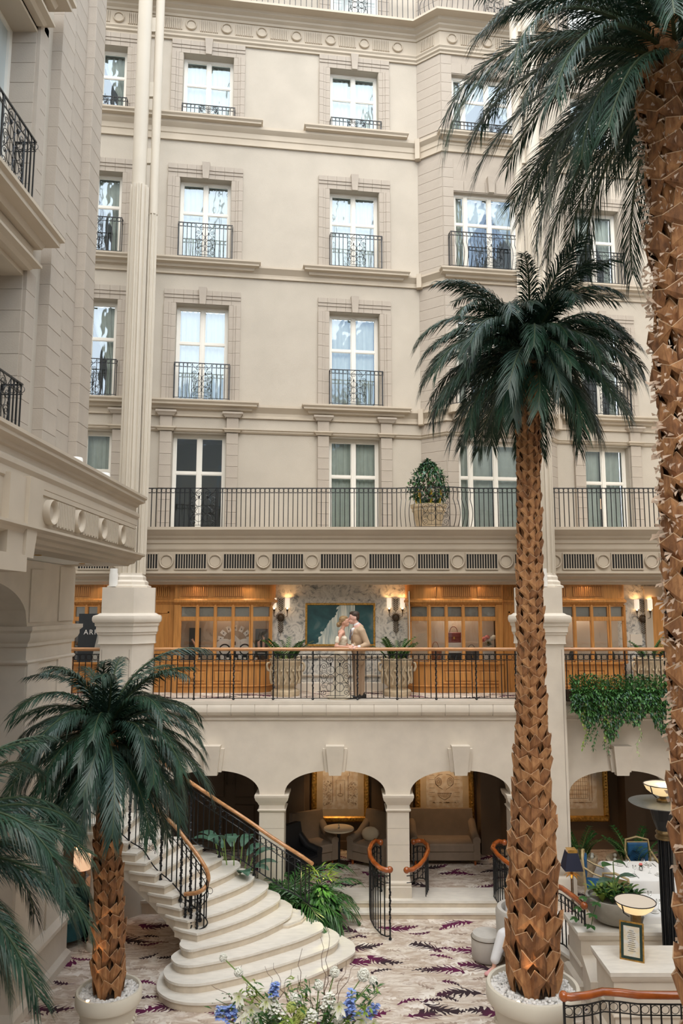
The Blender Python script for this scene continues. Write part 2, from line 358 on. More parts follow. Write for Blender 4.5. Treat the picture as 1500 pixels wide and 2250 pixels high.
fr = facade_trim(2, 20.28, [(0, 0), (.05, 0), (.05, .44), (0, .44)], 'cream frieze of roundels and fluted panels under the top balcony')
facade_trim(3, 20.70, [(0, 0), (.08, 0), (.10, .05), (.17, .09), (.17, .14), (.25, .18), (.25, .22), (.30, .26), (.30, .29), (0, .29)], 'cream cornice ledge carrying the top balcony railing')
facade_trim(4, 17.36, [(0, 0), (.05, 0), (.05, .04), (.02, .06), (.02, .18), (.04, .2), (.04, .33), (.08, .37), (.12, .42), (.12, .49), (0, .5)], 'cream string course below the top row of windows')
facade_trim(5, 13.87, [(0, 0), (.05, 0), (.05, .04), (.02, .06), (.02, .12), (.08, .2), (.12, .24), (.12, .29), (0, .3)], 'cream string course below the second row of windows')
facade_trim(6, 10.33, [(0, 0), (.05, 0), (.05, .04), (.02, .06), (.02, .14), (.08, .22), (.12, .26), (.12, .32), (0, .33)], 'cream string course below the third row of windows')
facade_trim(7, 9.96, [(0, 0), (.03, 0), (.06, .03), (.06, .06), (.09, .08), (0, .09)], 'thin cream string course above the balcony doors')
MB().sweep(path_front, [(0, 0), (.5, 0), (.5, .06), (0, .06)], 20.94).build('balcony_slab', 'mould', fr)
# roundels and flutes of the frieze
def roundel_mesh(r): return shared(('rd', r), lambda: MB().lathe([(0.0001, .02), (r * .72, .02), (r * .76, .01), (r * .8, .045), (r * .92, .055), (r, .04), (r, 0)], 20).mesh('roundel', 'mould', 30))
def flute_mesh(w, h, n):
    def f():
        b = MB()
        for i in range(n): x = -w / 2 + w * (i + .5) / n; b.box(x - w / n * .22, x + w / n * .22, -.036, 0, -h / 2, h / 2)
        return b.mesh('fluted_panel', 'mould')
    return shared(('fl', w, h, n), f)
RX = (pi / 2, 0, 0)
for i in range(-4, 7):
    u = -4.0 + .89 * i
    if u < 1.7: put('roundel', roundel_mesh(.14), fr, (u, -.05, 20.5), rot=RX)
    if u + .445 < 1.7: put('fluted_panel', flute_mesh(.46, .30, 10), fr, (u + .445, -.05, 20.5))
for i in range(3):
    put('roundel', roundel_mesh(.14), fr, (2.68 + i * .95, -BO - .05, 20.5), rot=RX)
    if i < 2: put('fluted_panel', flute_mesh(.5, .30, 10), fr, (3.155 + i * .95, -BO - .05, 20.5))
put('fluted_panel', flute_mesh(.42, .30, 9), fr, (2.10, -.29, 20.5), atan2(-BO, .5))
for i in range(7):
    u = 5.75 + .89 * i; put('roundel', roundel_mesh(.14), fr, (u, -.05, 20.5), rot=RX); put('fluted_panel', flute_mesh(.46, .30, 10), fr, (u + .445, -.05, 20.5))
# keystones on string courses at the bay corners
for z, h in ((17.33, .55), (13.84, .36), (10.30, .39)):
    for x, r in ((BU0, -.39), (BU1, .39)):
        MB().prism([(-.08, 0), (-.06, -.16), (.06, -.16), (.08, 0)], 0, h).build('corner_block', 'mould', wall_b, (x, -.02, z), r)
# pilasters beside the balcony doors
for a, b in COLS:
    for x0, x1 in ((a - .30, a), (b, b + .30)):
        for k in range(9):
            put('stone_block', blockmesh(.28, .09, .272), wall_b, ((x0 + x1) / 2, 0, 7.5 + k * .272))
        cx = (x0 + x1) / 2
        MB().sweep([(cx - .15, 0), (cx - .15, -.09), (cx + .15, -.09), (cx + .15, 0)], [(0, 0), (.03, .0), (.05, .04), (.08, .06), (.08, .09), (0, .09)], 9.96).build('pilaster_cap', 'mould', wall_b)
        MB().box(cx - .14, cx + .14, -.09, 0, 10.05, 10.33).sweep([(cx - .15, 0), (cx - .15, -.1), (cx + .15, -.1), (cx + .15, 0)], [(0, 0), (.03, .0), (.06, .05), (.09, .08), (.09, .12), (0, .12)], 10.32).build('pilaster_head', 'stone', wall_b)
# ------------------------------------------------------------------ windows
def curtain_mesh(w, h, kind, seed):
    def f():
        b = MB(); nx, nz = 26, 12; vs = []
        for j in range(nz + 1):
            t = j / nz; z = h * (1 - t)                      # t=0 top
            if kind == 'full': x0, x1 = 0, w
            else:
                tie = .62; g = min(1, t / tie); x0 = 0; x1 = w * (1 - .72 * g ** 1.6) if t < tie else w * (.28 + .10 * (t - tie) / (1 - tie))
            for i in range(nx + 1):
                q = i / nx; x = x0 + (x1 - x0) * q
                vs.append((x, .022 * sin(q * 26 + seed + .7 * sin(t * 3 + seed)) + .01 * sin(q * 61 + seed * 3), z))
        fs = [(j * (nx + 1) + i, j * (nx + 1) + i + 1, (j + 1) * (nx + 1) + i + 1, (j + 1) * (nx + 1) + i) for j in range(nz) for i in range(nx)]
        return b.add(vs, fs).mesh('curtain', 'curtain', 60)
    return shared(('cu', round(w, 2), round(h, 2), kind, seed), f)
M['curtain'] = mat('sheer_curtain', (.76, .78, .71), .9, .06, 6)
WN = [0]
def window(u0, u1, z0, z1, out, kind, label, lights=2, tz=.63, back=.24):
    WN[0] += 1
    w = struct('window_%d' % WN[0], label, *FL)
    y = -out + back; f = .075
    b = MB(); b.box(u0, u0 + f, y - .03, y + .05, z0, z1).box(u1 - f, u1, y - .03, y + .05, z0, z1).box(u0 + f, u1 - f, y - .03, y + .05, z1 - f, z1).box(u0 + f, u1 - f, y - .03, y + .05, z0, z0 + f * .8)
    b.build('frame', 'paint', w)
    if lights == 2: cuts = [u0 + f, (u0 + u1) / 2, u1 - f]
    else: cuts = [u0 + f, u0 + f + .26, (u0 + u1) / 2, u1 - f - .26, u1 - f]
    zt = z0 + (z1 - z0) * tz; m = .05
    for c in cuts[1:-1]: MB().box(c - m, c + m, y - .045, y + .04, z0 + f * .8, z1 - f).box(c - .012, c + .012, y - .055, y, z0 + f, z1 - f).build('mullion', 'paint', w)
    for i in range(len(cuts) - 1):
        a = cuts[i] + (m if i else 0) ; c = cuts[i + 1] - (m if i < len(cuts) - 2 else 0)
        MB().box(a, c, y - .02, y + .03, zt - .028, zt + .028).build('transom', 'paint', w)
        for p0, p1 in ((z0 + .06, zt - .028), (zt + .028, z1 - f)):
            g = .018; MB().box(a, a + g, y - .01, y + .02, p0, p1).box(c - g, c, y - .01, y + .02, p0, p1).box(a + g, c - g, y - .01, y + .02, p0, p0 + g).box(a + g, c - g, y - .01, y + .02, p1 - g, p1).build('sash', 'paint', w)
            MB().add([(a, y, p0), (c, y, p0), (c, y, p1), (a, y, p1)], [(0, 1, 2, 3)]).build('pane', 'glass', w)
    if kind != 'none':
        hw = (u1 - u0) / 2 - f; h = z1 - z0 - .1; s = WN[0] % 5
        o = put('curtain', curtain_mesh(hw * (.96 if kind == 'full' else 1), h, kind, s), w, (u0 + f, y + .15, z0 + .05))
        o = put('curtain', curtain_mesh(hw * (1 if kind == 'full' else 1), h, kind, s + 2), w, (u1 - f, y + .16, z0 + .05), scale=(-1, 1, 1))
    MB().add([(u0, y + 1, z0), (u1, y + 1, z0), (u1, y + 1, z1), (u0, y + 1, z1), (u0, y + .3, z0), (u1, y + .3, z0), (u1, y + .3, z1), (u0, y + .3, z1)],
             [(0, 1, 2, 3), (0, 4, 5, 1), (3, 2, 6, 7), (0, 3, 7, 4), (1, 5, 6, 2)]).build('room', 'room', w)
    return w
def surround(w, u0, u1, z0, z1, top):
    """stone architrave of separate blocks around an opening"""
    n = 8; H = (top - .33 - z0) / n
    for k in range(n):
        for sx, x in ((-1, u0 - .15), (1, u1 + .15)):
            put('stone_block', shared(('jb', round(H, 3), sx), lambda: (MB().bbox(-.14, .14, -.03, 0, .002, H - .002, .003).bbox(-.14, -.03, -.065, -.03, .002, H - .002, .003).bbox(-.03, .03, -.048, -.03, .002, H - .002, .003) if sx < 0 else
                MB().bbox(-.14, .14, -.03, 0, .002, H - .002, .003).bbox(.03, .14, -.065, -.03, .002, H - .002, .003).bbox(-.03, .03, -.048, -.03, .002, H - .002, .003)).mesh('stone_block', 'stone')), w, (x, 0, z0 + k * H))
    a, b = u0 - .29, u1 + .29; m = 8; Wd = (b - a) / m
    for k in range(m):
        put('stone_block', shared(('lb', round(Wd, 3)), lambda: MB().bbox(-Wd / 2 + .0015, Wd / 2 - .0015, -.03, 0, 0, .33, .003).bbox(-Wd / 2 + .0015, Wd / 2 - .0015, -.065, -.03, .20, .33, .003).bbox(-Wd / 2 + .0015, Wd / 2 - .0015, -.048, -.03, .12, .2, .003).mesh('stone_block', 'stone')), w, (a + Wd * (k + .5), 0, top - .33))
    put('keystone', shared('ks', lambda: MB().add([(-.07, 0, 0), (.07, 0, 0), (.10, 0, .42), (-.10, 0, .42), (-.07, -.11, 0), (.07, -.11, 0), (.10, -.13, .42), (-.10, -.13, .42)],
        [(0, 1, 5, 4), (4, 5, 6, 7), (7, 6, 2, 3), (1, 2, 6, 5), (0, 4, 7, 3)]).mesh('keystone', 'stone')), w, ((u0 + u1) / 2, 0, top - .36))
SILLP = [(0, 0), (.10, .02), (.12, .08), (.22, .10), (.22, .14), (.26, .18), (.26, .22), (0, .22)]
CN = ['leftmost column beside the left wing', 'column just right of the fluted column', 'middle column left of the bay', 'column right of the bay']
RN = ['top row', 'second row down', 'third row down', 'balcony level']
CK = [['tie', 'tie', 'tie', 'full'], ['full', 'full', 'full', 'none'], ['full', 'full', 'full', 'full'], ['full', 'tie', 'tie', 'full']]  # middle column's balcony-level curtain stands in for a pale reflection on the glass
for ci, (a, b) in enumerate(COLS):
    for ri, (z0, z1) in enumerate(ROWS):
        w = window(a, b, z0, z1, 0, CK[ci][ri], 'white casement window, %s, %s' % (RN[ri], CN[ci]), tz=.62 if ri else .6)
        if ri < 3:
            surround(w, a, b, z0, z1, (20.08, 16.72, 13.47)[ri])
            MB().sweep([(a - .42, 0), (a - .42, -.001), (b + .50, -.001), (b + .50, 0)], SILLP, z0 - .24).box(a - .42, b + .5, -.05, 0, z0 - .24, z0 - .02).build('sill', 'mould', w, smooth=20)
for ri, (z0, z1) in enumerate(BAYW):
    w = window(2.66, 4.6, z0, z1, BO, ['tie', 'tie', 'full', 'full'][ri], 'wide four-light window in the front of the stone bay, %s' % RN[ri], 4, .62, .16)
    if ri < 3:
        for k in range(7): put('stone_block', blockmesh(.28, .016, .28), w, (2.79 + k * .28, -BO, z1 + .02))
        put('keystone', CACHE['ks'], w, (3.63, -BO, z1 + .0))
    if ri < 2: MB().sweep([(2.5, -BO), (2.5, -BO - .001), (4.76, -BO - .001), (4.76, -BO)], SILLP, z0 - .24).build('sill', 'mould', w, smooth=20)
# curved balcony slab of the bay (third row)
MB().prism([(2.4, -.4), (2.4, -.62)] + [(3.63 + 1.23 * sin(t), -.62 - .42 * cos(t)) for t in [-pi / 2 + pi * i / 16 for i in range(17)]] + [(4.86, -.62), (4.86, -.4)], 10.5, 10.68).prism([(2.5, -.4), (2.5, -.6)] + [(3.63 + 1.13 * sin(t), -.58 - .36 * cos(t)) for t in [-pi / 2 + pi * i / 16 for i in range(17)]] + [(4.76, -.6), (4.76, -.4)], 10.34, 10.5).build('bay_balcony', 'mould', wall_b)
# ------------------------------------------------------------------ wrought iron
def spiral(cx, cz, r0, r1, a0, turns, n=18):
    return [(cx + (r0 + (r1 - r0) * i / n) * cos(a0 + turns * 2 * pi * i / n), 0, cz + (r0 + (r1 - r0) * i / n) * sin(a0 + turns * 2 * pi * i / n)) for i in range(n + 1)]
def arc(cx, cz, r, a0, a1, n=12, rz=None): return [(cx + r * cos(a0 + (a1 - a0) * i / n), 0, cz + (rz or r) * sin(a0 + (a1 - a0) * i / n)) for i in range(n + 1)]
def scroll_panel(w, h, r=.006):
    """ornate panel, x from -w/2 to w/2, z 0..h"""
    def f():
        b = MB(); u = w / 6.0
        b.tube([(-w / 2, 0, 0), (-w / 2, 0, h)], r * 1.3).tube([(w / 2, 0, 0), (w / 2, 0, h)], r * 1.3).tube([(0, 0, 0), (0, 0, h)], r * 1.3)
        R = min(w * .155, h * .095)
        for sx in (-1, 1):
            x = sx * R * 1.12
            for k in range(3): b.tube(arc(x, h * .15 + R + k * R * 2.05, R, 0, 2 * pi, 14)[:-1], r, 3, closed=True)
            zt = h * .15 + R * 6.3
            b.tube([(x, 0, h * .05), (x, 0, zt)], r * .8, 3).ball((x, 0, zt + R * .25), R * .32, 5, 4, (.8, .8, 1.4))
            X = lambda t: (sx * t)
            mir = lambda P: [(sx * p[0], 0, p[2]) for p in P]
            b.tube(mir(spiral(w * .36, h * .12, w * .11, .006, -pi / 2, 1.6)), r, 3)
            b.tube(mir([(w * .15, 0, h * .30)] + arc(w * .30, h * .22, w * .18, pi * .65, -pi * .25, 8)), r, 3)
            b.tube(mir(spiral(w * .37, h * .26, w * .07, .006, pi * 1.2, -1.4)), r, 3)
            b.tube(mir([(w * .2, 0, h * .52), (w * .27, 0, h * .44), (w * .33, 0, h * .37), (w * .44, 0, h * .30)]), r, 3)
            b.tube(mir(spiral(w * .36, h * .50, w * .13, .006, pi * .9, -1.8)), r, 3)
            b.tube(mir([(w * .48, 0, h * .5), (w * .42, 0, h * .42), (w * .38, 0, h * .36)] + spiral(w * .41, h * .36, w * .05, .004, pi, 1.2, 8)), r, 3)
            b.tube(mir(spiral(w * .36, h * .72, w * .12, .006, -pi * .1, 1.7)), r, 3)
            b.tube(mir(spiral(w * .44, h * .61, w * .06, .004, pi / 2, 1.3, 8)), r, 3)
            b.tube(mir([(w * .2, 0, h * .74), (w * .28, 0, h * .83), (w * .40, 0, h * .88), (w * .5, 0, h * .98)]), r, 3)
            b.tube(mir(spiral(w * .17, h * .87, w * .13, .006, pi * .15, -1.8)), r, 3)
            b.tube(mir([(0, 0, h), (w * .12, 0, h * .985), (w * .24, 0, h * .93), (w * .3, 0, h * .87)]), r * 1.2, 3)
            b.tube(mir([(0, 0, h * .06), (w * .3, 0, h * .06)]), r, 3)
        for k in range(5): b.ball((0, 0, h * (.12 + .19 * k)), r * 2, 5, 4)
        return b.mesh('scroll_panel', 'iron')
    return shared(('sp', round(w, 3), round(h, 3), r), f)
def bar_mesh(h, r=.008, twist=False):
    def f():
        b = MB()
        if twist:
            b.tube([(.006 * cos(i * 1.1), .006 * sin(i * 1.1), h * (.22 + .53 * i / 26)) for i in range(27)], [r * (1.5 + .7 * (i % 2)) for i in range(27)], 5)
            b.cyl(0, 0, .0, h * .24, r * 1.6, 6).cyl(0, 0, h * .74, h, r * 1.6, 6).ball((0, 0, .02), r * 3.2, 6, 4)
        else: b.box(-r, r, -r, r, 0, h)
        return b.mesh('post' if twist else 'baluster', 'iron')
    return shared(('bar', round(h, 3), r, twist), f)
def belly_mesh(h, r=.008, d=.13):
    return shared(('bel', round(h, 3), d), lambda: MB().tube([(0, -d * sin(pi * min(1, t / .72)) ** 1.0 * (1 if t < .72 else 0) - (.03 if t > .72 else 0) * sin(pi * (t - .72) / .28), h * t) for t in [i / 14 for i in range(15)]], r, 4).mesh('baluster', 'iron'))
def ring_mesh(r, t=.005): return shared(('ring', round(r, 3)), lambda: MB().tube(arc(0, 0, r, 0, 2 * pi, 12)[:-1], t, 3, closed=True).mesh('ring', 'iron'))
def railing(root, pts, z, h, sp=.1, band=.11, panels=(), posts=(), belly=(), top='iron', toph=0., tr=.012, foot=True, bz=.03):
    """pts: plan polyline (local). panels: [(s,w)] by arc length; posts: [s]; belly: [(s0,s1)]"""
    P = [Vector((p[0], p[1])) for p in pts]; seg = [(P[i + 1] - P[i]).length for i in range(len(P) - 1)]; T = sum(seg)
    def at(s):
        for i, l in enumerate(seg):
            if s <= l or i == len(seg) - 1: q = P[i] + (P[i + 1] - P[i]) * (s / l); d = P[i + 1] - P[i]; return q, atan2(d.y, d.x)
            s -= l
    for zz, r in ((z + h, tr), (z + h - band, tr * .6), (z + bz, tr * .75)):
        MB().tube([(p.x, p.y, zz) for p in P], r, 4).build('rail', 'iron', root)
    n = max(1, int(T / sp)); done = []
    for i in range(n + 1):
        s = T * i / n
        if any(abs(s - ps) < w / 2 + sp * .2 for ps, w in panels) or any(abs(s - ps) < sp * .45 for ps in posts): continue
        q, a = at(s); bel = any(s0 <= s <= s1 for s0, s1 in belly)
        put('baluster', belly_mesh(h) if bel else bar_mesh(h - bz), root, (q.x, q.y, z + (0 if bel else bz)), a)
    for i in range(n):
        s = T * (i + .5) / n
        if any(abs(s - ps) < w / 2 for ps, w in panels): continue
        q, a = at(s); put('ring', ring_mesh(min(sp, band) * .44), root, (q.x, q.y, z + h - band / 2), a)
    for s, w in panels: q, a = at(s); put('scroll_panel', scroll_panel(w, h - bz), root, (q.x, q.y, z + bz), a)
    for s in posts: q, a = at(s); put('post', bar_mesh(h + toph, .009, True), root, (q.x, q.y, z), a)
    return root
GN = {'label': None}
def guard(u0, u1, z0, h, out, label, group, belly=False):
    t = thing('window_guard', label, 'railing', *FL, group)
    y = -out; w = min(.46, (u1 - u0) * .40); d = .17
    pts = [(u0, y + d), (u0, y), (u1, y), (u1, y + d)]
    railing(t, pts, z0, h, .095, .10, panels=[(d + (u1 - u0) / 2, w)] if h > .6 else [(d + (u1 - u0) / 2, w)], belly=[(d + .05, d + (u1 - u0) - .05)] if belly else ())
    return t
for ci, (a, b) in enumerate(COLS):
    for ri in range(3):
        guard(a + .0, b + .06, ROWS[ri][0] + .0, (.26, .88, .88)[ri], .17, ('low' if ri == 0 else 'tall') + ' black iron window guard, %s, %s' % (RN[ri], CN[ci]), 'iron guards on the facade windows')
guard(2.60, 4.66, 17.85, .24, BO + .2, 'low black iron guard across the wide bay window, top row', 'iron guards on the facade windows')
guard(2.50, 4.76, 14.2, .92, BO + .2, 'bellied black iron guard across the bay window, second row from the top', 'iron guards on the facade windows', True)
t = thing('curved_guard', 'curved bellied iron railing on the rounded balcony of the bay', 'railing', *FL)
railing(t, [(3.63 + 1.18 * sin(q), -.62 - .38 * cos(q)) for q in [-pi / 2 + pi * i / 14 for i in range(15)]], 10.68, .9, .095, .1, panels=[(1.36, .5)], belly=[(.3, 2.4)])
# top balcony railing
t = thing('balcony_railing', 'black iron railing of the top balcony, above the roundel frieze', 'railing', *FL)
railing(t, [(-8.0, -.3), (BU0, -.3), (BF0 - .1, -BO - .3), (BF1 + .1, -BO - .3), (BU1, -.3), (12.5, -.3)], 20.99, .95, .14, .1, panels=[(4.45, .5), (8.25, .5), (12.0, .5)], belly=[(9.9, 14.1)], tr=.016)
for a, b in COLS:          # top-storey doors behind that railing
    WN[0] += 1
    w = struct('window_%d' % WN[0], 'tall white casement behind the top balcony railing, ' + CN[COLS.index((a, b))], *FL)
    MB().box(a, b, -.03, .0, 20.98, 23.3).build('frame', 'paint', w)
    MB().box(a + .08, (a + b) / 2 - .05, -.04, -.03, 21.05, 23.2).build('pane', 'glass2', w); MB().box((a + b) / 2 + .05, b - .08, -.04, -.03, 21.05, 23.2).build('pane', 'glass2', w)
    for k in range(9):
        put('stone_block', blockmesh(.28, .05, .27), w, (a - .16, 0, 20.98 + k * .27)); put('stone_block', blockmesh(.28, .05, .27), w, (b + .16, 0, 20.98 + k * .27))
# ================================================================== SETTING: floor, gallery, arcade, atrium
MB().box(-12, 14, -4, 20, -.1, 0).build('floor', 'carpet', kind='structure')
Bq = MB().box(-12, 14, -4.2, -4, -.1, 15).build('wall_front', 'stucco', kind='structure')
for k in range(5):
    for r in range(3):
        MB().box(-9 + k * 4.4, -7.6 + k * 4.4, -4, -3.9, 3 + r * 4, 5.4 + r * 4).build('window_panel', 'glass2', Bq)
MB().box(13.8, 14, -4, 19, -.1, 25).build('wall_right', 'stucco', kind='structure')
MB().box(-12, -11.8, -4, 19, -.1, 25).build('wall_left', 'stucco', kind='structure')
rf_ = MB().box(-12, 14, 18.6, 19, 25, 25.3).build('roof_frame', 'white', kind='structure')
for k in range(9):
    x = -10 + 2.9 * k; MB().tube([(x, -3 + 22 * i / 12, 24 + 3.5 * sin(pi * i / 12)) for i in range(13)], .09, 6).build('roof_rib', 'white', rf_)
G = 3.98; YR = 15.3
MB().box(-7, 9.5, 15.6, 17.6, G - .25, G).build('gallery_floor', 'carpet', kind='structure')
MB().box(-7, 9.5, 15.2, 15.62, G - .06, G + .002).build('trim_8', 'lime', kind='structure', label='pale stone edge of the gallery floor under the railing')
MB().box(-8, 13, 16.3, 20, 7.2, 7.5).build('balcony_floor', 'mould', kind='structure')
# arcade wall with depressed arches
ARCH = [(-3.6, -1.72), (-1.23, .76), (1.24, 3.22), (4.37, 6.42), (6.9, 8.9)]; ZSP, ZCR = 2.17, 2.63
def zlow(x):
    for a, b in ARCH:
        if a < x < b: q = abs(x - (a + b) / 2) / ((b - a) / 2); return ZSP + (ZCR - ZSP) * max(0, 1 - q ** 2.2) ** (1 / 2.2)
    return ZSP
xs = sorted(set([-5, 9.4] + [a + (b - a) * (.5 - .5 * cos(pi * i / 28)) for a, b in ARCH for i in range(29)]))
b = MB(); yf, yb = 15.35, 15.82
for i in range(len(xs) - 1):
    x0, x1 = xs[i], xs[i + 1]; e = 1e-5; z0, z1 = zlow(x0 + e), zlow(x1 - e)
    if any(abs(x0 - a) < 1e-4 for a, _ in ARCH): z0 = ZSP
    if any(abs(x1 - q) < 1e-4 for _, q in ARCH): z1 = ZSP
    for y, o in ((yf, (0, 1, 2, 3)), (yb, (3, 2, 1, 0))): b.add([(x0, y, z0), (x1, y, z1), (x1, y, G - .06), (x0, y, G - .06)], [o])
    b.add([(x0, yf, z0), (x0, yb, z0), (x1, yb, z1), (x1, yf, z1)], [(0, 1, 2, 3)])
aw = b.build('wall_arcade', 'lime', kind='structure')
MB().sweep([(-3.85, yf), (9.4, yf)], [(0, 0), (.03, 0), (.04, .02), (.02, .05), (.02, .09), (.12, .12), (.16, .17), (.17, .25), (.15, .31), (.11, .34), (0, .34)], 3.60).build('trim_9', 'lime', None, smooth=30, kind='structure', label='rounded pale stone moulding under the gallery railing')
for k in range(28):      # faint joints in the moulding: separate nosing stones
    MB().box(-3.7 + k * .47, -3.694 + k * .47, yf - .172, yf - .02, 3.70, 3.93).build('joint', 'stone', aw)
for i, (a, c) in enumerate(ARCH):      # keystones
    cx = (a + c) / 2
    MB().add([(-.12, 0, 0), (.12, 0, 0), (.18, 0, .57), (-.18, 0, .57), (-.12, -.15, 0), (.12, -.15, 0), (.18, -.22, .57), (-.18, -.22, .57)],
             [(0, 1, 5, 4), (4, 5, 6, 7), (7, 6, 2, 3), (1, 2, 6, 5), (0, 4, 7, 3)]).add([(-.19, 0, .05), (.19, 0, .05), (.24, 0, .5), (-.24, 0, .5), (-.19, -.07, .05), (.19, -.07, .05), (.24, -.1, .5), (-.24, -.1, .5)],
             [(0, 1, 5, 4), (4, 5, 6, 7), (7, 6, 2, 3), (1, 2, 6, 5), (0, 4, 7, 3)]).build('keystone', 'lime', aw, (cx, yf, 2.56))
def pillar(x0, x1, label):
    cx = (x0 + x1) / 2; hw = (x1 - x0) / 2; y0, y1 = 15.36, 15.81
    t = thing('pillar', label, 'pillar', (cx, (y0 + y1) / 2, .25), 0, 'square stone pillars of the arcade'); hy = (y1 - y0) / 2
    sq = [(-hw, hy), (-hw, -hy), (hw, -hy), (hw, hy)]
    MB().box(-hw, hw, -hy, hy, 0, 1.92).box(-hw + .01, hw - .01, -hy + .01, hy - .01, .3, .31).build('shaft', 'lime', t)
    for k in range(1, 5): MB().sweep(sq, [(-.004, 0), (.0015, 0), (.0015, .006), (-.004, .006)], .35 + k * .31, True).build('joint', 'stone', t)
    MB().sweep(sq, [(-.05, 0), (.035, 0), (.035, .20), (.02, .22), (.03, .24), (.03, .27), (0, .31), (-.05, .31)], 0, True).build('base', 'lime', t)
    MB().sweep(sq, [(-.02, 0), (.02, 0), (.035, .03), (.004, .05), (.004, .12), (.02, .14), (.03, .17), (.07, .22), (.085, .27), (.09, .28), (.09, .32), (-.02, .32)], 1.60, True).build('capital', 'lime', t, smooth=30)
pillar(-1.72, -1.23, 'square stone pillar behind the staircase, left of the round-table alcove')
pillar(.79, 1.22, 'square stone pillar in the middle, between the two small curled handrails')
pillar(3.22, 3.62, 'square stone pillar half hidden behind the tall palm trunk')
pillar(6.46, 6.86, 'square stone pillar at the far right behind the near palm trunk')
pillar(-3.84, -3.6, 'narrow stone pillar under the left end of the gallery')
# raised arcade floor with two steps
plat = MB().prism([(-5, 15.2), (2.95, 15.2), (3.1, 14.2), (3.75, 12.4), (14, 12.4), (14, 15.9), (-5, 15.9)], .205, .25).build('platform', 'tread', kind='structure', label='pale marble landing in front of the arches')
MB().prism([(-5, 15.23), (2.98, 15.23), (3.13, 14.22), (3.78, 12.43), (14, 12.43), (14, 15.9), (-5, 15.9)], 0, .205).build('riser', 'riser', plat)
MB().box(-1.2, 2.98, 14.97, 15.25, .085, .12).build('tread', 'tread', plat); MB().box(-1.2, 2.96, 15.0, 15.25, 0, .085).build('riser', 'riser', plat)
MB().box(-8, 13, 15.9, 18.6, 0, .245).build('arcade_floor', 'carpet', kind='structure')
MB().box(3.9, 13, 12.6, 15.9, .2, .252).build('terrace_carpet', 'carpet', kind='structure')
bw = MB().box(-8, 13, 18.4, 18.6, 0, 4).build('wall_alcove', 'brownwall', kind='structure')
MB().box(-8, 13, 15.8, 18.5, 2.95, 3.1).build('ceiling', 'brownwall', kind='structure')
for x in (-1.2, 1.05, 3.28, 6.6, 8.2):
    MB().box(x - .22, x + .22, 17.9, 18.4, .245, 2.95).build('wall_pier', 'brownwall', bw)
MB().box(-8, 13, 18.3, 18.4, .245, .42).build('skirting', 'brownwall', bw)
# columns on stone piers
def pier(poly, sx, label, cx, cy):
    t = thing('column', label, 'column', (cx, cy, 0)); P = [(x - cx, y - cy) for x, y in poly]
    MB().prism(P, 0, 5.13).build('shaft', 'lime', t)
    MB().sweep(P, [(-.03, 0), (.0, 0), (.04, .02), (.03, .05), (.03, .10), (.03, .19), (.05, .20), (.05, .24), (.07, .25), (.07, .36), (.09, .37), (.095, .43), (.12, .44), (.135, .48), (.135, .53), (.12, .57), (.06, .59), (.02, .62), (-.03, .62)], 5.09, True).build('band', 'lime', t, smooth=24)
    MB().prism(P, 5.69, 6.22).build('pedestal', 'lime', t)
    MB().sweep(P, [(-.03, 0), (.07, 0), (.07, .72), (.05, .76), (.02, .78), (.05, .84), (.07, .90), (.07, .95), (-.03, .98)], 0, True).build('plinth', 'lime', t, smooth=30)
    # sunk panel border on the front
    x0, x1 = min(p[0] for p in P) , max(p[0] for p in P)
    return t, P
def fluted(mb, cx, cy, z0, z1, r, n=12, dep=.22):
    pts = []
    for i in range(n):
        for q, rr in ((0, 1), (.3, 1), (.42, 1 - dep), (.58, 1 - dep * 1.15), (.86, 1 - dep)): a = 2 * pi * (i + q) / n; pts.append((cx + r * rr * cos(a), cy + r * rr * sin(a)))
    return mb.prism(pts, z0, z1)
PL = [(-4.86, 15.66), (-4.86, 15.0), (-4.23, 15.0), (-3.9, 15.36), (-3.96, 15.66)]
t, P = pier(PL, 1, 'cream fluted column on a stone pier behind the short left palm', -4.4, 15.5)
PRt = [(3.46, 15.66), (3.40, 15.36), (3.72, 15.0), (4.27, 15.0), (4.27, 15.66)]
t2, P2 = pier(PRt, -1, 'cream fluted column on a stone pier behind the tall palm trunk', 3.9, 15.5)
for tt, ox, sx in ((t, 0, 1), (t2, .0, -1)):
    ox = -.16 if sx > 0 else .19
    b = MB(); fluted(b, ox, .0, 6.5, 15.0, .205, 12, .2); b.build('fluted_shaft', 'colp', tt)
    b = MB(); fluted(b, ox + sx * .29, .1, 6.5, 14.4, .10, 8, .2); b.build('fluted_shaft', 'colp', tt)
    MB().cyl(ox - .02 * sx, 0, 15.0, 27, .155, 16).build('pole', 'colp', tt, smooth=40); MB().cyl(ox + sx * .29, .1, 14.4, 27, .10, 14).build('pole', 'colp', tt, smooth=40)
    for z in (15.6, 17.2, 18.8, 20.4): MB().box(min(ox, ox + sx * .3), max(ox, ox + sx * .3), .04, .12, z, z + .35).build('tie_plate', 'colp', tt)
    MB().lathe([(0, .30), (.30, .30), (.30, .26), (.33, .22), (.33, .16), (.38, .12), (.38, .06), (.44, .04), (.44, 0)], 8, (ox + .08 * sx, .05, 6.22), pi / 8, 2 * pi + pi / 8).build('base', 'lime', tt)
    MB().cyl(ox - .14, -.32, 6.24, 6.5, .085, 16).cyl(ox - .14, -.32, 6.5, 6.6, .075, 16).build('uplight_can', 'white', tt, smooth=40)
    P0 = PL if sx > 0 else PRt; cx = -4.4 if sx > 0 else 3.9
    xa, xb = (-4.86, -4.23) if sx > 0 else (3.72, 4.27)
    for x in (xa + .04, xb - .05): MB().box(x - cx - .006, x - cx + .006, -.503, -.5, 0.3, 5.0).build('joint', 'stone', tt)
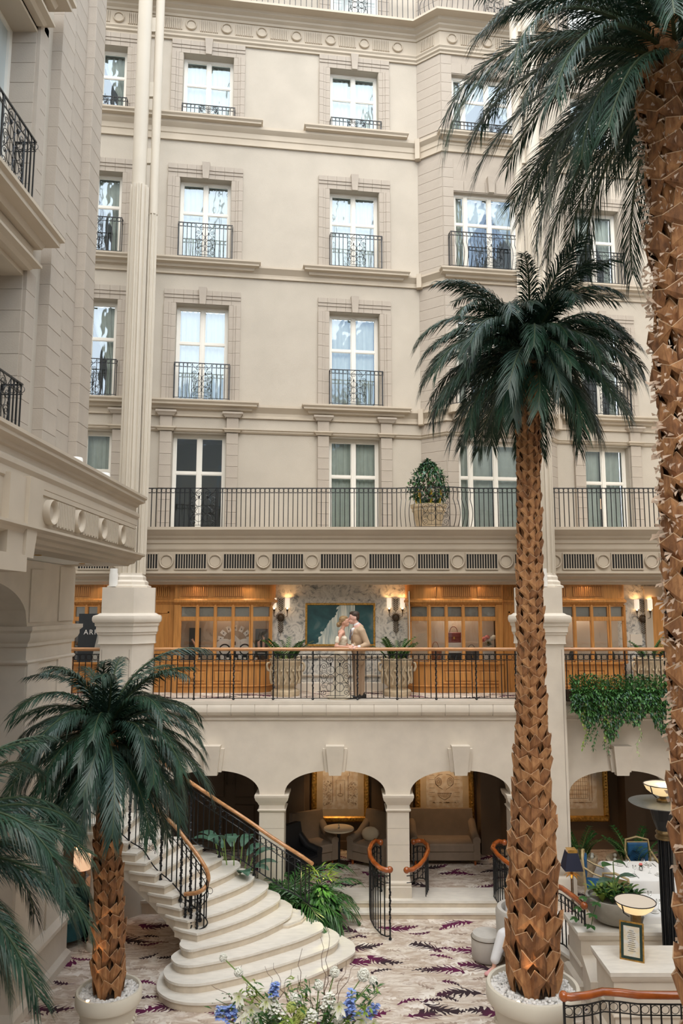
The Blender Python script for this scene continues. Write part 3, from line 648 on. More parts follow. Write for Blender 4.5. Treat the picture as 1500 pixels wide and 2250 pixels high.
# fascia with grilles above the gallery
fas = MB().sweep([(-7.5, 16.2), (9.6, 16.2)], [(-.4, .0), (-.34, .0), (-.30, .04), (-.22, .06), (-.22, .11), (-.14, .14), (-.06, .17), (-.06, .21), (0.02, .23), (.02, .27), (-.02, .28), (-.02, .70), (.0, .72), (.02, .76), (.02, .86), (.05, .88), (.05, .95), (.10, .99), (.12, 1.03), (.20, 1.09), (.22, 1.12), (.26, 1.15), (.26, 1.21), (-.4, 1.21)], 6.32).build('trim_10', 'mould', kind='structure', smooth=20, label='cream fascia with roundels and black vent grilles above the gallery')
for i in range(-7, 10):
    cx = -1.80 + 1.046 * i          # roundels, between them grilles
    put('roundel', roundel_mesh(.155), fas, (cx, 16.22, 6.81), rot=RX)
    gx = cx + .523
    MB().box(gx - .33, gx + .33, 16.20, 16.215, 6.66, 6.96).build('grille_opening', 'dark', fas)
    gm = shared('gr', lambda: MB().box(-.35, .35, -.035, 0, .31, .335).box(-.35, .35, -.035, 0, -.025, 0).box(-.35, -.33, -.035, 0, 0, .31).box(.33, .35, -.035, 0, 0, .31).mesh('grille_frame', 'mould'))
    put('grille_frame', gm, fas, (gx, 16.22, 6.655))
    for k in range(1, 12): put('grille_bar', shared('gb', lambda: MB().box(-.008, .008, -.03, 0, 0, .31).mesh('grille_bar', 'mould')), fas, (gx - .33 + .055 * k, 16.22, 6.655))
MB().box(-7, 9.5, 16.5, 17.6, 6.38, 6.45).build('gallery_ceiling', 'ceil', kind='structure')
# railings
R1 = thing('balcony_railing', 'long black iron railing of the upper balcony over the vent grilles, with a bulging bay', 'railing', (0, 16.35, 7.53))
railing(R1, [(-4.5, 0), (1.1, 0), (1.3, -.05), (1.6, -.16), (2.3, -.16), (2.6, -.05), (2.78, 0), (8.6, 0)], 0, .90, .103, .105, panels=[(1.34, .56), (6.45, .62), (11.75, .5)], belly=[(5.65, 7.35)])
def gal_rail(x0, x1, label, panels=(), posts=()):
    t = thing('gallery_railing', label, 'railing', (0, YR, G))
    railing(t, [(x0, 0), (x1, 0)], .02, .89, .117, .115, panels=[(p - x0, w) for p, w in panels], posts=[p - x0 for p in posts], toph=.08)
    MB().tube([(x0, 0, 1.01), (x1, 0, 1.01)], .038, 8).build('handrail', 'rail', t, smooth=50)
gal_rail(-3.86, 3.44, 'black iron gallery railing with oak handrail the couple leans on', [(-.235, .62)], [-3.05, -2.26, -1.47, -.68, .21, 1.0, 1.78, 2.58, 3.37])
gal_rail(4.27, 8.4, 'gallery railing with oak handrail above the hanging greenery', (), [4.78 + .79 * k for k in range(5)][1:])
gal_rail(-6.6, -4.86, 'short gallery railing section left of the stone pier', (), [-5.8])
# ------------------------------------------------------------------ shops along the gallery
M['shopback'] = mat('shop_back_beige', (.42, .33, .25), .9, .1, 1)
M['frost'] = mat('frosted_panel', (.42, .41, .37), .5, .15, 2)
M['cream'] = mat('cream_panel', (.62, .55, .46), .8, .06, 2)
SY = 16.7
def shop(x0, x1, side, label, backm, nm='shop_bay'):
    t = thing(nm, label, 'shopfront', ((x0 + x1) / 2, SY, G)); W2 = (x1 - x0) / 2; s = side
    # plan path from the straight end to the rounded end
    if s > 0: path = [(-W2, 0), (W2 - .42, 0), (W2 - .24, .04), (W2 - .10, .14), (W2 - .02, .30), (W2, .5)]
    else: path = [(-W2, .5), (-W2 + .02, .30), (-W2 + .10, .14), (-W2 + .24, .04), (-W2 + .42, 0), (W2, 0)]
    MB().sweep(path, [(-.1, 0), (.0, 0), (.0, .12), (.03, .14), (.0, .16), (.0, .58), (.03, .60), (.06, .62), (.06, .66), (-.1, .66)], 0).build('base_cabinet', 'pine', t, smooth=30)
    MB().sweep(path, [(-.1, 1.88), (.0, 1.88), (.03, 1.93), (.08, 1.96), (.08, 2.0), (.03, 2.04), (.03, 2.34), (.08, 2.36), (.08, 2.40), (-.1, 2.40)], 0).build('frieze', 'pine', t, smooth=30)
    # lights
    xs = [-W2 + .12 + (2 * W2 - .12 - .46) * i / 4 for i in range(5)] if s > 0 else [-W2 + .46 + (2 * W2 - .12 - .46) * i / 4 for i in range(5)]
    cols = [(xs[i], 0, xs[i + 1], 0) for i in range(4)] + ([(W2 - .46, 0, W2 - .05, .22)] if s > 0 else [(-W2 + .05, .22, -W2 + .46, 0)])
    for (a, ya, c, yc) in cols:
        an = atan2(yc - ya, c - a); l = sqrt((c - a) ** 2 + (yc - ya) ** 2)
        for z0, z1, m in ((.68, 1.57, 'shopglass'), (1.62, 1.88, 'shopglass')):
            MB().add([(.02, 0, z0), (l - .02, 0, z0), (l - .02, 0, z1), (.02, 0, z1)], [(0, 1, 2, 3)]).build('pane', m, t, (a, ya, 0), an)
            g = .022; MB().box(.015, .015 + g, -.03, .02, z0, z1).box(l - .015 - g, l - .015, -.03, .02, z0, z1).box(.015 + g, l - .015 - g, -.03, .02, z0, z0 + g).box(.015 + g, l - .015 - g, -.03, .02, z1 - g, z1).build('glazing_bar', 'pine', t, (a, ya, 0), an)
        MB().box(.02, l - .02, .03, .045, 1.60, 1.88).build('frosted_panel', 'frost', t, (a, ya, 0), an)
        MB().box(0, l, -.035, .03, 1.56, 1.63).build('transom', 'pine', t, (a, ya, 0), an)
        MB().box(-.022, .022, -.045, .04, .66, 1.9).build('mullion', 'pine', t, (a, ya, 0), an)
        if c == cols[-1][2] and s > 0 or c == cols[3][2] and s < 0: MB().box(l - .022, l + .022, -.045, .04, .66, 1.9).build('mullion', 'pine', t, (a, ya, 0), an)
    e = -W2 if s > 0 else W2 - .12
    MB().box(e, e + .12, -.03, .05, 0, 1.9).build('pilaster', 'pine', t)
    # raised panels and flutes
    pa = [(-W2 + .12, .62), (-W2 + .86, .66), (-W2 + 1.62, .36)] if s > 0 else [(-W2 + .28, .36), (-W2 + .74, .66), (-W2 + 1.52, .52)]
    for px, pw in pa:
        cv = (px + pw > W2 - .4 and s > 0) or (px < -W2 + .4 and s < 0); an = (.25 if s > 0 else -.25) if cv else 0; yo = .03 if (cv and s > 0) else (.085 if cv else 0)
        MB().sweep([(0, 0), (pw, 0)], [(0, .20), (.02, .20), (.02, .215), (0, .23)], 0).box(0, .02, -.02, 0, .23, .485).box(pw - .02, pw, -.02, 0, .23, .485).box(0, pw, -.02, 0, .485, .5).bbox(.05, pw - .05, -.018, 0, .25, .45, .012).build('panel', 'pine', t, (px, yo, 0), an)
        nf = int(pw / .042)
        MB().box(0, pw, -.04, -.034, 2.08, 2.30).build('flute_field', 'pinedark', t, (px, yo, 0), an)
        for k in range(nf): put('flute', shared('fk', lambda: MB().box(-.012, .012, -.05, -.03, 2.085, 2.295).mesh('flute', 'pine')), t, (px + (k + .5) * pw / nf * cos(an), yo + (k + .5) * pw / nf * sin(an), 0), an)
    # interior
    MB().box(-W2 + .02, W2 - .1, .48, .5, .6, 2.2).box(-W2 + .02, -W2 + .04, .05, .5, .6, 2.2).build('back_panel', backm, t)
    MB().prism([(-W2 + .02, .03), (W2 - .44, .03), (W2 - .12, .2), (W2 - .12, .5), (-W2 + .02, .5)] if s > 0 else [(-W2 + .12, .2), (-W2 + .44, .03), (W2 - .02, .03), (W2 - .02, .5), (-W2 + .12, .5)], .62, .67).build('display_shelf', 'white', t)
    return t
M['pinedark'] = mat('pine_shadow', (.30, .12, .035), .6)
shop(-3.80, -1.65, 1, 'orange pine shopfront left of the marble wall, with white disc display', 'shopback')
shop(1.35, 3.42, -1, 'orange pine shopfront right of the marble wall, with bags in the window', 'cream')
shop(4.12, 6.22, 1, 'orange pine shopfront right of the right pier', 'cream')
shop(-6.4, -4.72, 1, 'orange pine shopfront at the far left behind the stone pier', 'room')
for x0, x1, lab in ((-4.62, -3.82, 'orange pine panelled door between the two left shopfronts'), (3.46, 4.10, 'orange pine panelled door behind the right pier')):
    t = thing('panelled_door', lab, 'door', ((x0 + x1) / 2, 16.8, G)); w = (x1 - x0) / 2
    MB().box(-w, w, 0, .06, 0, 2.4).sweep([(-w, 0), (w, 0)], [(0, 1.9), (.03, 1.94), (.06, 1.97), (.06, 2.0), (0, 2.03)]).build('door_case', 'pine', t)
    MB().sweep([(-w + .12, 0), (w - .12, 0)], [(0, 0), (.02, 0), (.02, .03), (0, .03)], 1.72).box(-w + .12, -w + .15, -.02, 0, .05, 1.75).box(w - .15, w - .12, -.02, 0, .05, 1.75).bbox(-w + .2, w - .2, -.02, 0, .75, 1.65, .015).bbox(-w + .2, w - .2, -.02, 0, .12, .62, .015).build('panel', 'pine', t)
    for k in range(int((2 * w - .2) / .045)): put('flute', CACHE['fk'], t, (-w + .12 + k * .045, 0.02, 0))
MB().box(-7, 9.5, 17.45, 17.5, G, 6.45).build('wall_behind_shops', 'brownwall', kind='structure')
mw = MB().box(-1.75, 1.45, 17.2, 17.3, G, 6.4).box(6.12, 9.4, 17.2, 17.3, G, 6.4).build('wall_gallery', 'marble', kind='structure')
MB().sweep([(-1.6, 17.2), (1.4, 17.2)], [(0, 0), (.05, 0), (.05, .16), (.03, .18), (0, .18)], G).sweep([(-1.6, 17.2), (1.4, 17.2)], [(0, 0), (.03, 0), (.05, .03), (.05, .05), (0, .05)], G + .30).sweep([(-1.6, 17.2), (1.4, 17.2)], [(0, 0), (.02, 0), (.05, .03), (.05, .05), (0, .05)], G + .72).build('dado_rail', 'lime', mw)
for x in (-1.0, -.2, .6): MB().box(x - .01, x + .01, 17.17, 17.2, G + .35, G + .72).build('dado_stile', 'lime', mw)
# beige framed orange door, far right of the gallery
dr = struct('door_1', 'orange pine door in a beige moulded frame at the right end of the gallery', (7.3, 17.18, G))
MB().box(-.56, -.40, -.06, .02, 0, 2.08).box(.40, .56, -.06, .02, 0, 2.08).box(-.56, .56, -.06, .02, 2.08, 2.26).box(-.60, .60, -.09, .02, 2.26, 2.32).build('door_frame', 'mould', dr)
MB().box(-.40, .40, -.02, .03, 0, 2.08).build('door_leaf', 'pine', dr); MB().box(-.12, .25, -.03, -.02, .5, 1.8).build('pane', 'dark', dr)
MB().box(-.41, -.39, -.035, -.02, 1.5, 1.7).box(-.41, -.39, -.035, -.02, .6, .8).build('hinge', 'bronze', dr)
MB().box(6.40, 6.66, 17.17, 17.2, 4.98, 5.22).build('plaque', 'lime', mw)
for x in (-2.75, 2.4, 5.2): lamp('shop_window_fill', 'POINT', (x, 16.98, 5.95), 9, (1, .86, .70), .05)  # added fill to brighten the shop windows, no fitting behind it
# added warm fill spots along the gallery, without fittings; picture lights of the arcade
for x in (-5.3, -3.3, -2.2, -.9, .6, 1.9, 2.9, 5.2, 6.5):
    lamp('gallery_warm_fill', 'SPOT', (x, 16.58, 6.36), 26, (1, .74, .46), .04, (0, 0, 0), 2.7)
for x in (-.25, 2.15, 5.0):
    lamp('picture_light', 'SPOT', (x, 17.5, 2.9), 38, (1, .62, .30), .08, (radians(24), 0, 0), 1.3)
# ------------------------------------------------------------------ the couple's backdrop: painting, sconces, urns
pm = bpy.data.materials.new('waterfall_painting'); pm.use_nodes = True; nt = pm.node_tree; N = nt.nodes; Lk = nt.links; p = N['Principled BSDF']; p.inputs['Roughness'].default_value = .5
tc = N.new('ShaderNodeTexCoord'); sep = N.new('ShaderNodeSeparateXYZ'); Lk.new(tc.outputs['Object'], sep.inputs[0])
def nz(scale, st, det=5, dist=0.):
    mp = N.new('ShaderNodeMapping'); mp.inputs['Scale'].default_value = st; n = N.new('ShaderNodeTexNoise'); n.inputs['Scale'].default_value = scale; n.inputs['Detail'].default_value = det; n.inputs['Distortion'].default_value = dist
    Lk.new(tc.outputs['Object'], mp.inputs[0]); Lk.new(mp.outputs[0], n.inputs['Vector']); return n.outputs['Fac']
def mth(op, a, b=None, c=None):
    n = N.new('ShaderNodeMath'); n.operation = op
    for i, q in enumerate((a, b, c)):
        if q is None: continue
        if isinstance(q, (int, float)): n.inputs[i].default_value = q
        else: Lk.new(q, n.inputs[i])
    return n.outputs[0]
def rp(f, st):
    r = N.new('ShaderNodeValToRGB'); e = r.color_ramp.elements
    e[0].position, e[0].color = st[0][0], (*st[0][1], 1); e[1].position, e[1].color = st[1][0], (*st[1][1], 1)
    for q, c in st[2:]: x = e.new(q); x.color = (*c, 1)
    Lk.new(f, r.inputs[0]); return r.outputs[0]
def mx(f, a, b): x = N.new('ShaderNodeMix'); x.data_type = 'RGBA'; Lk.new(f, x.inputs[0]); Lk.new(a, x.inputs[6]); Lk.new(b, x.inputs[7]); return x.outputs[2]
bgc = rp(nz(2.0, (1, 1, 1.3), 6, .6), [(.35, (.008, .045, .055)), (.75, (.16, .20, .20)), (.55, (.02, .09, .10))])
fall = rp(nz(16, (1.6, 1, .12), 5, .3), [(.3, (.20, .30, .32)), (.65, (.72, .74, .66))])
# left edge of the fall slants out to the left as it descends
edge = mth('ADD', mth('MULTIPLY', sep.outputs['Z'], .62), mth('MULTIPLY', nz(7, (1, 1, 1)), .35))
left = mth('GREATER_THAN', sep.outputs['X'], mth('SUBTRACT', edge, .46)); right = mth('LESS_THAN', sep.outputs['X'], .33)
Lk.new(mx(mth('MULTIPLY', left, right), bgc, fall), p.inputs['Base Color']); M['painting'] = pm
p0, p1 = atY(670, 1420, 17.12), atY(824, 1325, 17.12)
t = thing('painting', 'framed waterfall painting on the marble wall behind the couple', 'painting', ((p0.x + p1.x) / 2, 17.19, (p0.z + p1.z) / 2)); hw, hh = (p1.x - p0.x) / 2, (p1.z - p0.z) / 2
MB().box(-hw + .03, hw - .03, -.03, 0, -hh + .03, hh - .03).build('canvas', 'painting', t)
MB().bbox(-hw, hw, -.06, 0, hh - .045, hh, .012).bbox(-hw, hw, -.06, 0, -hh, -hh + .045, .012).bbox(-hw, -hw + .045, -.06, 0, -hh + .045, hh - .045, .012).bbox(hw - .045, hw, -.06, 0, -hh + .045, hh - .045, .012).build('frame', 'gold', t)
def sconce(x, z, label):
    t = thing('wall_sconce', label, 'wall lamp', (x, 17.2, z), 0, 'bronze twin-candle sconces on the marble wall')
    b = MB()
    for k in range(16): a = 2 * pi * k / 16; b.add([(.07 * cos(a - .17), -.03, .07 * sin(a - .17)), (.125 * cos(a), -.04, .125 * sin(a)), (.07 * cos(a + .17), -.03, .07 * sin(a + .17)), (.08 * cos(a), -.06, .08 * sin(a))], [(0, 1, 3), (3, 1, 2), (0, 3, 2)])
    b.build('sunburst', 'bronze', t); MB().lathe([(.0001, .035), (.05, .03), (.062, .05), (.075, .03), (.085, 0)], 14).build('boss', 'bronze', t, (0, -.03, 0), rot=RX)
    b = MB()
    for s in (1, -1):
        for k in range(6):
            for q in (-1, 1):
                z0 = s * (.13 + k * .045); b.add([(0, -.03, z0), (q * .055, -.045, z0 + .05), (q * .065, -.03, z0 + .075), (q * .02, -.035, z0 + .045)], [(0, 1, 2, 3)])
        b.tube([(0, -.03, s * .08), (0, -.03, s * .42)], .004, 4)
    b.build('leaf_spray', 'bronze', t)
    for s in (-1, 1):
        MB().tube([(s * .05, -.05, 0), (s * .10, -.08, .0), (s * .145, -.09, .02), (s * .15, -.09, .10)], .007, 5).lathe([(.008, .08), (.012, .12), (.035, .18), (.03, .18), (.0001, .16)], 10, (s * .15, -.09, 0)).build('arm', 'bronze', t)
        MB().cyl(s * .15, -.09, .17, .21, .015, 8).build('candle', 'bulb', t)
        MB().lathe([(.055, .21), (.055, .43)], 16, (s * .15, -.09, 0)).build('shade', 'shadesc', t, smooth=60)
        lamp('sconce_glow', 'POINT', (x + s * .15, 17.08, z + .40), 1.1, (1, .55, .22), .03)
M['shadesc'] = mat('sconce_shade', (.80, .76, .68), .7, emit=(1, .82, .62, .45))
for px, lb in ((617, 'left of the waterfall painting'), (869, 'right of the waterfall painting'), (1411, 'above the plaque near the orange door')):
    q = atY(px, 1356 if px < 1000 else 1359, 17.2); sconce(q.x, q.z, 'bronze leaf sconce with two candles, ' + lb)
# ================================================================== LEFT WING
def strips(b, X0, X1, y0, y1, zf, ztop, n=40):
    ys = [y0 + (y1 - y0) * i / n for i in range(n + 1)]
    for i in range(n):
        a, c = ys[i], ys[i + 1]; za, zc = zf(a), zf(c)
        b.add([(X0, a, za), (X0, c, zc), (X0, c, ztop), (X0, a, ztop)], [(0, 1, 2, 3)]).add([(X1, a, za), (X1, a, ztop), (X1, c, ztop), (X1, c, zc)], [(0, 1, 2, 3)]).add([(X0, a, za), (X1, a, za), (X1, c, zc), (X0, c, zc)], [(0, 1, 2, 3)])
archz = lambda y: 5.5 + .72 * max(0, 1 - abs((y - 9.4) / 1.94) ** 2.3) ** (1 / 2.3)
b = MB(); strips(b, -4.77, -5.5, 7.46, 11.34, archz, 6.53)
b.box(-5.5, -4.77, 11.34, 13.2, 0, 6.53).box(-5.5, -4.77, 1, 7.46, 0, 6.53)
lw = b.build('wall_wing_lower', 'lime', kind='structure')
b = MB(); b.sweep([(-5.5, 11.34), (-4.77, 11.34), (-4.77, 13.22), (-5.5, 13.22)], [(0, 0), (.03, 0), (.03, .05), (.07, .09), (.09, .14), (.09, .20), (.13, .24), (.13, .30), (0, .30)], 5.24).sweep([(-5.5, 11.34), (-4.77, 11.34), (-4.77, 13.22), (-5.5, 13.22)], [(0, 0), (.03, 0), (.05, .03), (.03, .06), (0, .06)], 4.98).build('capital', 'lime', lw, smooth=30)
MB().sweep([(-5.5, 11.34), (-4.77, 11.34), (-4.77, 13.22), (-5.5, 13.22)], [(0, 0), (.16, 0), (.16, .12), (.13, .16), (.10, .2), (.10, .62), (.12, .66), (.18, .70), (.18, .76), (0, .78)], 0).build('plinth', 'lime', lw, smooth=30)
MB().box(-4.775, -4.74, 12.55, 13.18, .78, 4.98).box(-4.775, -4.74, 11.36, 11.75, .78, 4.98).box(-4.775, -4.75, 11.36, 11.8, 5.6, 6.4).box(-4.775, -4.75, 12.5, 13.18, 5.6, 6.5).build('pilaster', 'lime', lw)
# dark recess beyond the arch
MB().box(-9, -8.9, 5, 13, 0, 6.5).box(-9, -5.5, 13.1, 13.2, 3.9, 6.5).build('wall_wing_inner', 'lime', kind='structure')
MB().box(-9, -4.0, 1, 13.1, 6.536, 6.6).build('ceiling_wing', 'white', kind='structure')
pe = [(-3.71, 1), (-3.71, 13.12), (-8, 13.12)]
ent = MB().sweep(pe, [(-.5, 0), (-.08, 0), (-.06, .03), (-.0, .05), (.02, .10), (.08, .12), (.10, .16), (.15, .19), (.15, .22), (.0, .25), (.0, .70), (.02, .72), (.02, .82), (.05, .87), (.05, .92), (.0, .96), (.0, 1.03), (.03, 1.05), (.04, 1.09), (.12, 1.13), (.12, 1.17), (.15, 1.20), (.15, 1.24), (-.6, 1.24)], 6.53).build('trim_11', 'mould', kind='structure', smooth=20, label='cream entablature of the left wing with roundels and fluted panels')
MB().box(-5.2, -4.25, 1, 13.1, 7.6, 7.76).build('ledge_top', 'mould', ent)
MB().box(-3.715, -3.69, 9.0, 13.05, 7.18, 7.24).box(-3.715, -3.69, 13.02, 13.1, 6.8, 7.2).build('frieze_frame', 'mould', ent)
for k in range(4):
    y = 9.24 + .97 * k
    put('roundel', shared('rd3', lambda: MB().lathe([(0.0001, .03), (.105, .03), (.115, .06), (.13, .075), (.15, .085), (.16, .06), (.16, 0)], 24).mesh('roundel', 'mould', 30)), ent, (-3.71, y, 6.99), rot=(pi / 2, 0, pi / 2))
    put('fluted_panel', shared('wfl', lambda: (lambda b: [b.box(-.30 + .058 * i, -.262 + .058 * i, -.05, 0, -.165 + .02 * (i % 2), .165) for i in range(11)] and b)(MB()).mesh('fluted_panel', 'mould')), ent, (-3.71, y + .485, 6.99), pi / 2)
MB().add([(-3.71, 8.40, 6.38), (-3.71, 8.62, 6.38), (-3.71, 8.80, 7.30), (-3.71, 8.40, 7.30), (-3.60, 8.40, 6.38), (-3.60, 8.62, 6.38), (-3.58, 8.80, 7.30), (-3.58, 8.40, 7.30)],
         [(0, 1, 5, 4), (4, 5, 6, 7), (7, 6, 2, 3), (1, 2, 6, 5), (0, 4, 7, 3)]).box(-3.72, -3.63, 8.0, 8.42, 6.38, 7.28).box(-3.72, -3.45, 7.4, 8.1, 6.2, 6.38).build('bracket', 'mould', ent)
# upper wing wall with its stone piers
uw = MB().box(-6, -4.6, 10.18, 12.2, 7.7, 25).box(-6, -4.6, 1, 10.18, 14.35, 25).box(-6, -4.6, 1, 10.18, 10.57, 11.19).box(-6, -4.6, 1, 8.3, 11.19, 14.35).box(-6, -4.6, 1, 8.2, 7.7, 10.57).build('wall_wing_upper', 'stucco', kind='structure')
MB().box(-5.3, -4.6, 8, 10.3, 10.50, 10.62).box(-5.3, -4.6, 8, 10.3, 14.3, 14.62).build('lintel', 'mould', uw)
H = .318
for k in range(54):
    z = 7.76 + k * H
    put('stone_block', blockmesh(.50, .16, H, .007), uw, (-4.6, 10.97, z), pi / 2)
    put('stone_block', blockmesh(.50, .16, H, .007), uw, (-4.6, 11.475, z + .12 if k else z), pi / 2)
    put('stone_block', blockmesh(.475, .30, H, .007), uw, (-4.6, 11.965, z + .05 if k else z), pi / 2)
    if k < 21 and not 10.4 < z < 11.0: # reveal blocks facing the camera in the window openings
        put('stone_block', blockmesh(.40, .02, H, .006), uw, (-4.80, 10.18, z), 0)
        put('stone_block', blockmesh(.30, .05, H, .006), uw, (-4.6, 10.33, z), pi / 2)
MB().box(-4.6, -4.57, 10.34, 10.5, 11.2, 14.6).box(-4.6, -4.55, 10.18, 10.3, 11.2, 14.5).box(-4.6, -4.57, 8, 10.5, 14.45, 14.7).build('architrave', 'stone', uw)
WS = [(0, -.27), (.22, -.27), (.25, -.18), (.40, -.15), (.40, -.08), (.45, -.05), (.45, 0), (0, 0)]
for z in (11.19, 15.0):
    MB().sweep([(-4.6, 1), (-4.6, 10.02), (-4.8, 10.02)], WS, z).build('sill', 'mould', uw, smooth=20)
    MB().sweep([(-4.6, 1), (-4.6, 10.05), (-4.8, 10.05)], [(0, 0), (.10, 0), (.14, .05), (.22, .08), (.22, .12), (.12, .15), (.12, .34), (0, .36)], z - .62).build('corbel_course', 'mould', uw, smooth=20)
for n, (z0, z1) in enumerate(((7.76, 10.57), (11.19, 14.35))):
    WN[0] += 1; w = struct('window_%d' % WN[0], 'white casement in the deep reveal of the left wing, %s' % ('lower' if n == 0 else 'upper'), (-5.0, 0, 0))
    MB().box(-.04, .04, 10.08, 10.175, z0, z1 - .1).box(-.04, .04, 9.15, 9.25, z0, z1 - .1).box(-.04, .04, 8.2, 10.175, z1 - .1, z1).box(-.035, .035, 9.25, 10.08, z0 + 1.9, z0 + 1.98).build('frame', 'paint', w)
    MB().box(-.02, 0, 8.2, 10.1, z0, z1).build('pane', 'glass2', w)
    t = thing('window_guard', 'black scrolled iron guard on the %s balcony of the left wing' % ('lower' if n == 0 else 'upper'), 'railing', (-4.27, 9, z0 + .02))
    railing(t, [(0, -2.4), (0, .60), (-.28, .60)], 0, .95, .105, .13, panels=[(2.35, .62)], tr=.016)
for k, (px, py) in enumerate(((168, 1000), (229, 1040))):
    X = -4.0; q = atX(px, py, X); t = thing('floodlight', ('left' if k == 0 else 'right') + ' of two white drum floodlights on the left wing ledge', 'lamp', (X, q.y, 7.77))
    MB().lathe([(0.001, 0), (.10, 0), (.10, .17), (.095, .18), (.095, .23), (.085, .25), (.001, .25)], 20).build('drum', 'white', t, smooth=40)
    MB().lathe([(0.001, 0), (.18, 0), (.16, .03), (.001, .03)], 20, (0, .35, 0)).build('base_plate', 'white', t, smooth=40)
lo = -4.5
for x, y in ((-4.3, 12.2), (-4.2, 10.2)):
    MB().lathe([(.05, 0), (.05, -.01), (.03, -.01)], 14, (x, y, 6.53)).build('ceiling_light_trim', 'gold', ent)
# ================================================================== PALMS
def frond_mesh(key, L, e0, e1, ll, n=62, wd=.016, m='frond', seed=0, pw=1.25):
    """frond heading +X; starts at elevation e0 and bends to e1 (radians)"""
    def f():
        R = random.Random(seed); b = MB(); N = 22; P = [Vector((0, 0, 0))]; T = []
        for i in range(N):
            t = (i + .5) / N; a = e0 + (e1 - e0) * t ** pw; d = Vector((cos(a), 0, sin(a))); T.append(d); P.append(P[-1] + d * (L / N))
        T.append(T[-1])
        b.cur = 1; b.tube(P, [.022 * (1 - .85 * i / N) * (L / 2) + .003 for i in range(N + 1)], 4); b.cur = 0
        for i in range(n):
            s = .10 + .89 * i / (n - 1); q = s * N; k = min(N - 1, int(q)); p = P[k].lerp(P[k + 1], q - k); d = T[k].lerp(T[min(N, k + 1)], q - k).normalized()
            up = Vector((-d.z, 0, d.x)); lg = ll * (min(1, .45 + s * 2.2) if s < .25 else 1) * (1 - max(0, s - .55) ** 1.4 * 1.15) * R.uniform(.86, 1.08)
            fw = .95 + .65 * s
            for sd in (-1, 1):
                v = (d * fw + Vector((0, sd, 0)) * R.uniform(.55, .95) + up * R.uniform(-.05, .35)).normalized()
                dr = Vector((0, 0, -1)) * lg * R.uniform(.30, .52)
                w = (d * .8 - Vector((0, sd, 0)) * .3).normalized() * wd * .5
                a = p; c = p + v * lg * .5 + dr * .22; e = p + v * lg * .92 + dr
                b.add([a - w * .6, a + w * .6, c + w * 1.1, c - w * 1.1, e], [(0, 1, 2, 3), (3, 2, 4)])
        return b.mesh('frond', [m, 'rachis'])
    return shared(('fr', key), f)
def boot_mesh(w, h, out, seed, r=.3):
    def f():
        R = random.Random(seed); b = MB(); j = lambda: R.uniform(-.05, .05)
        A, B, C, D, E = (-1 + j(), .50 + j(), .03), (-.55 + j(), .96 + j(), .75 + j()), (0 + j(), .74 + j(), 1.0), (.55 + j(), .96 + j(), .75 + j()), (1 + j(), .50 + j(), .03)
        Hh = (0, .66, .9); F = (-.60, -.46 + j(), .0); Fr = (.60, -.46 + j(), .0); G1 = (-.98, .0, .0); G2 = (.98, 0, .0); K1 = (-.30, .40, .62); K2 = (.30, .40, .62)
        S = lambda p, o=0: ((r + p[2] * out) * sin(p[0] * w / 2 / r), r - (r + p[2] * out + o) * cos(p[0] * w / 2 / r), p[1] * h)
        b.cur = 0; b.add([S(A), S(B), S(C), S(Hh), S(F), S(G1), S((-.62, .42, .80)), S(K1)], [(0, 6, 1), (1, 6, 2), (2, 6, 7, 3), (7, 6, 4), (4, 6, 5), (5, 6, 0)])
        b.add([S(E), S(D), S(C), S(Hh), S(Fr), S(G2), S((.62, .42, .80)), S(K2)], [(0, 1, 6), (1, 2, 6), (2, 3, 7, 6), (7, 4, 6), (4, 5, 6), (5, 0, 6)])
        # back faces of the cut end
        i = lambda p: ((r + p[2] * out * .5) * sin(p[0] * w / 2 / r * .95), r - (r + p[2] * out * .5) * cos(p[0] * w / 2 / r * .95), p[1] * h - .02)
        b.add([S(A), S(B), S(C), S(D), S(E), i(A), i(B), i(C), i(D), i(E)], [(0, 1, 6, 5), (1, 2, 7, 6), (2, 3, 8, 7), (3, 4, 9, 8)])
        b.cur = 1; b.tube([S(A), S(B), S(C), S(D), S(E)], .0045 * (w / .34), 3, cap=False)
        return b.mesh('leaf_base', ['boot' if seed % 3 else 'boot2', 'bootrim'])
    return shared(('bt', round(w, 2), round(h, 2), seed, r), f)
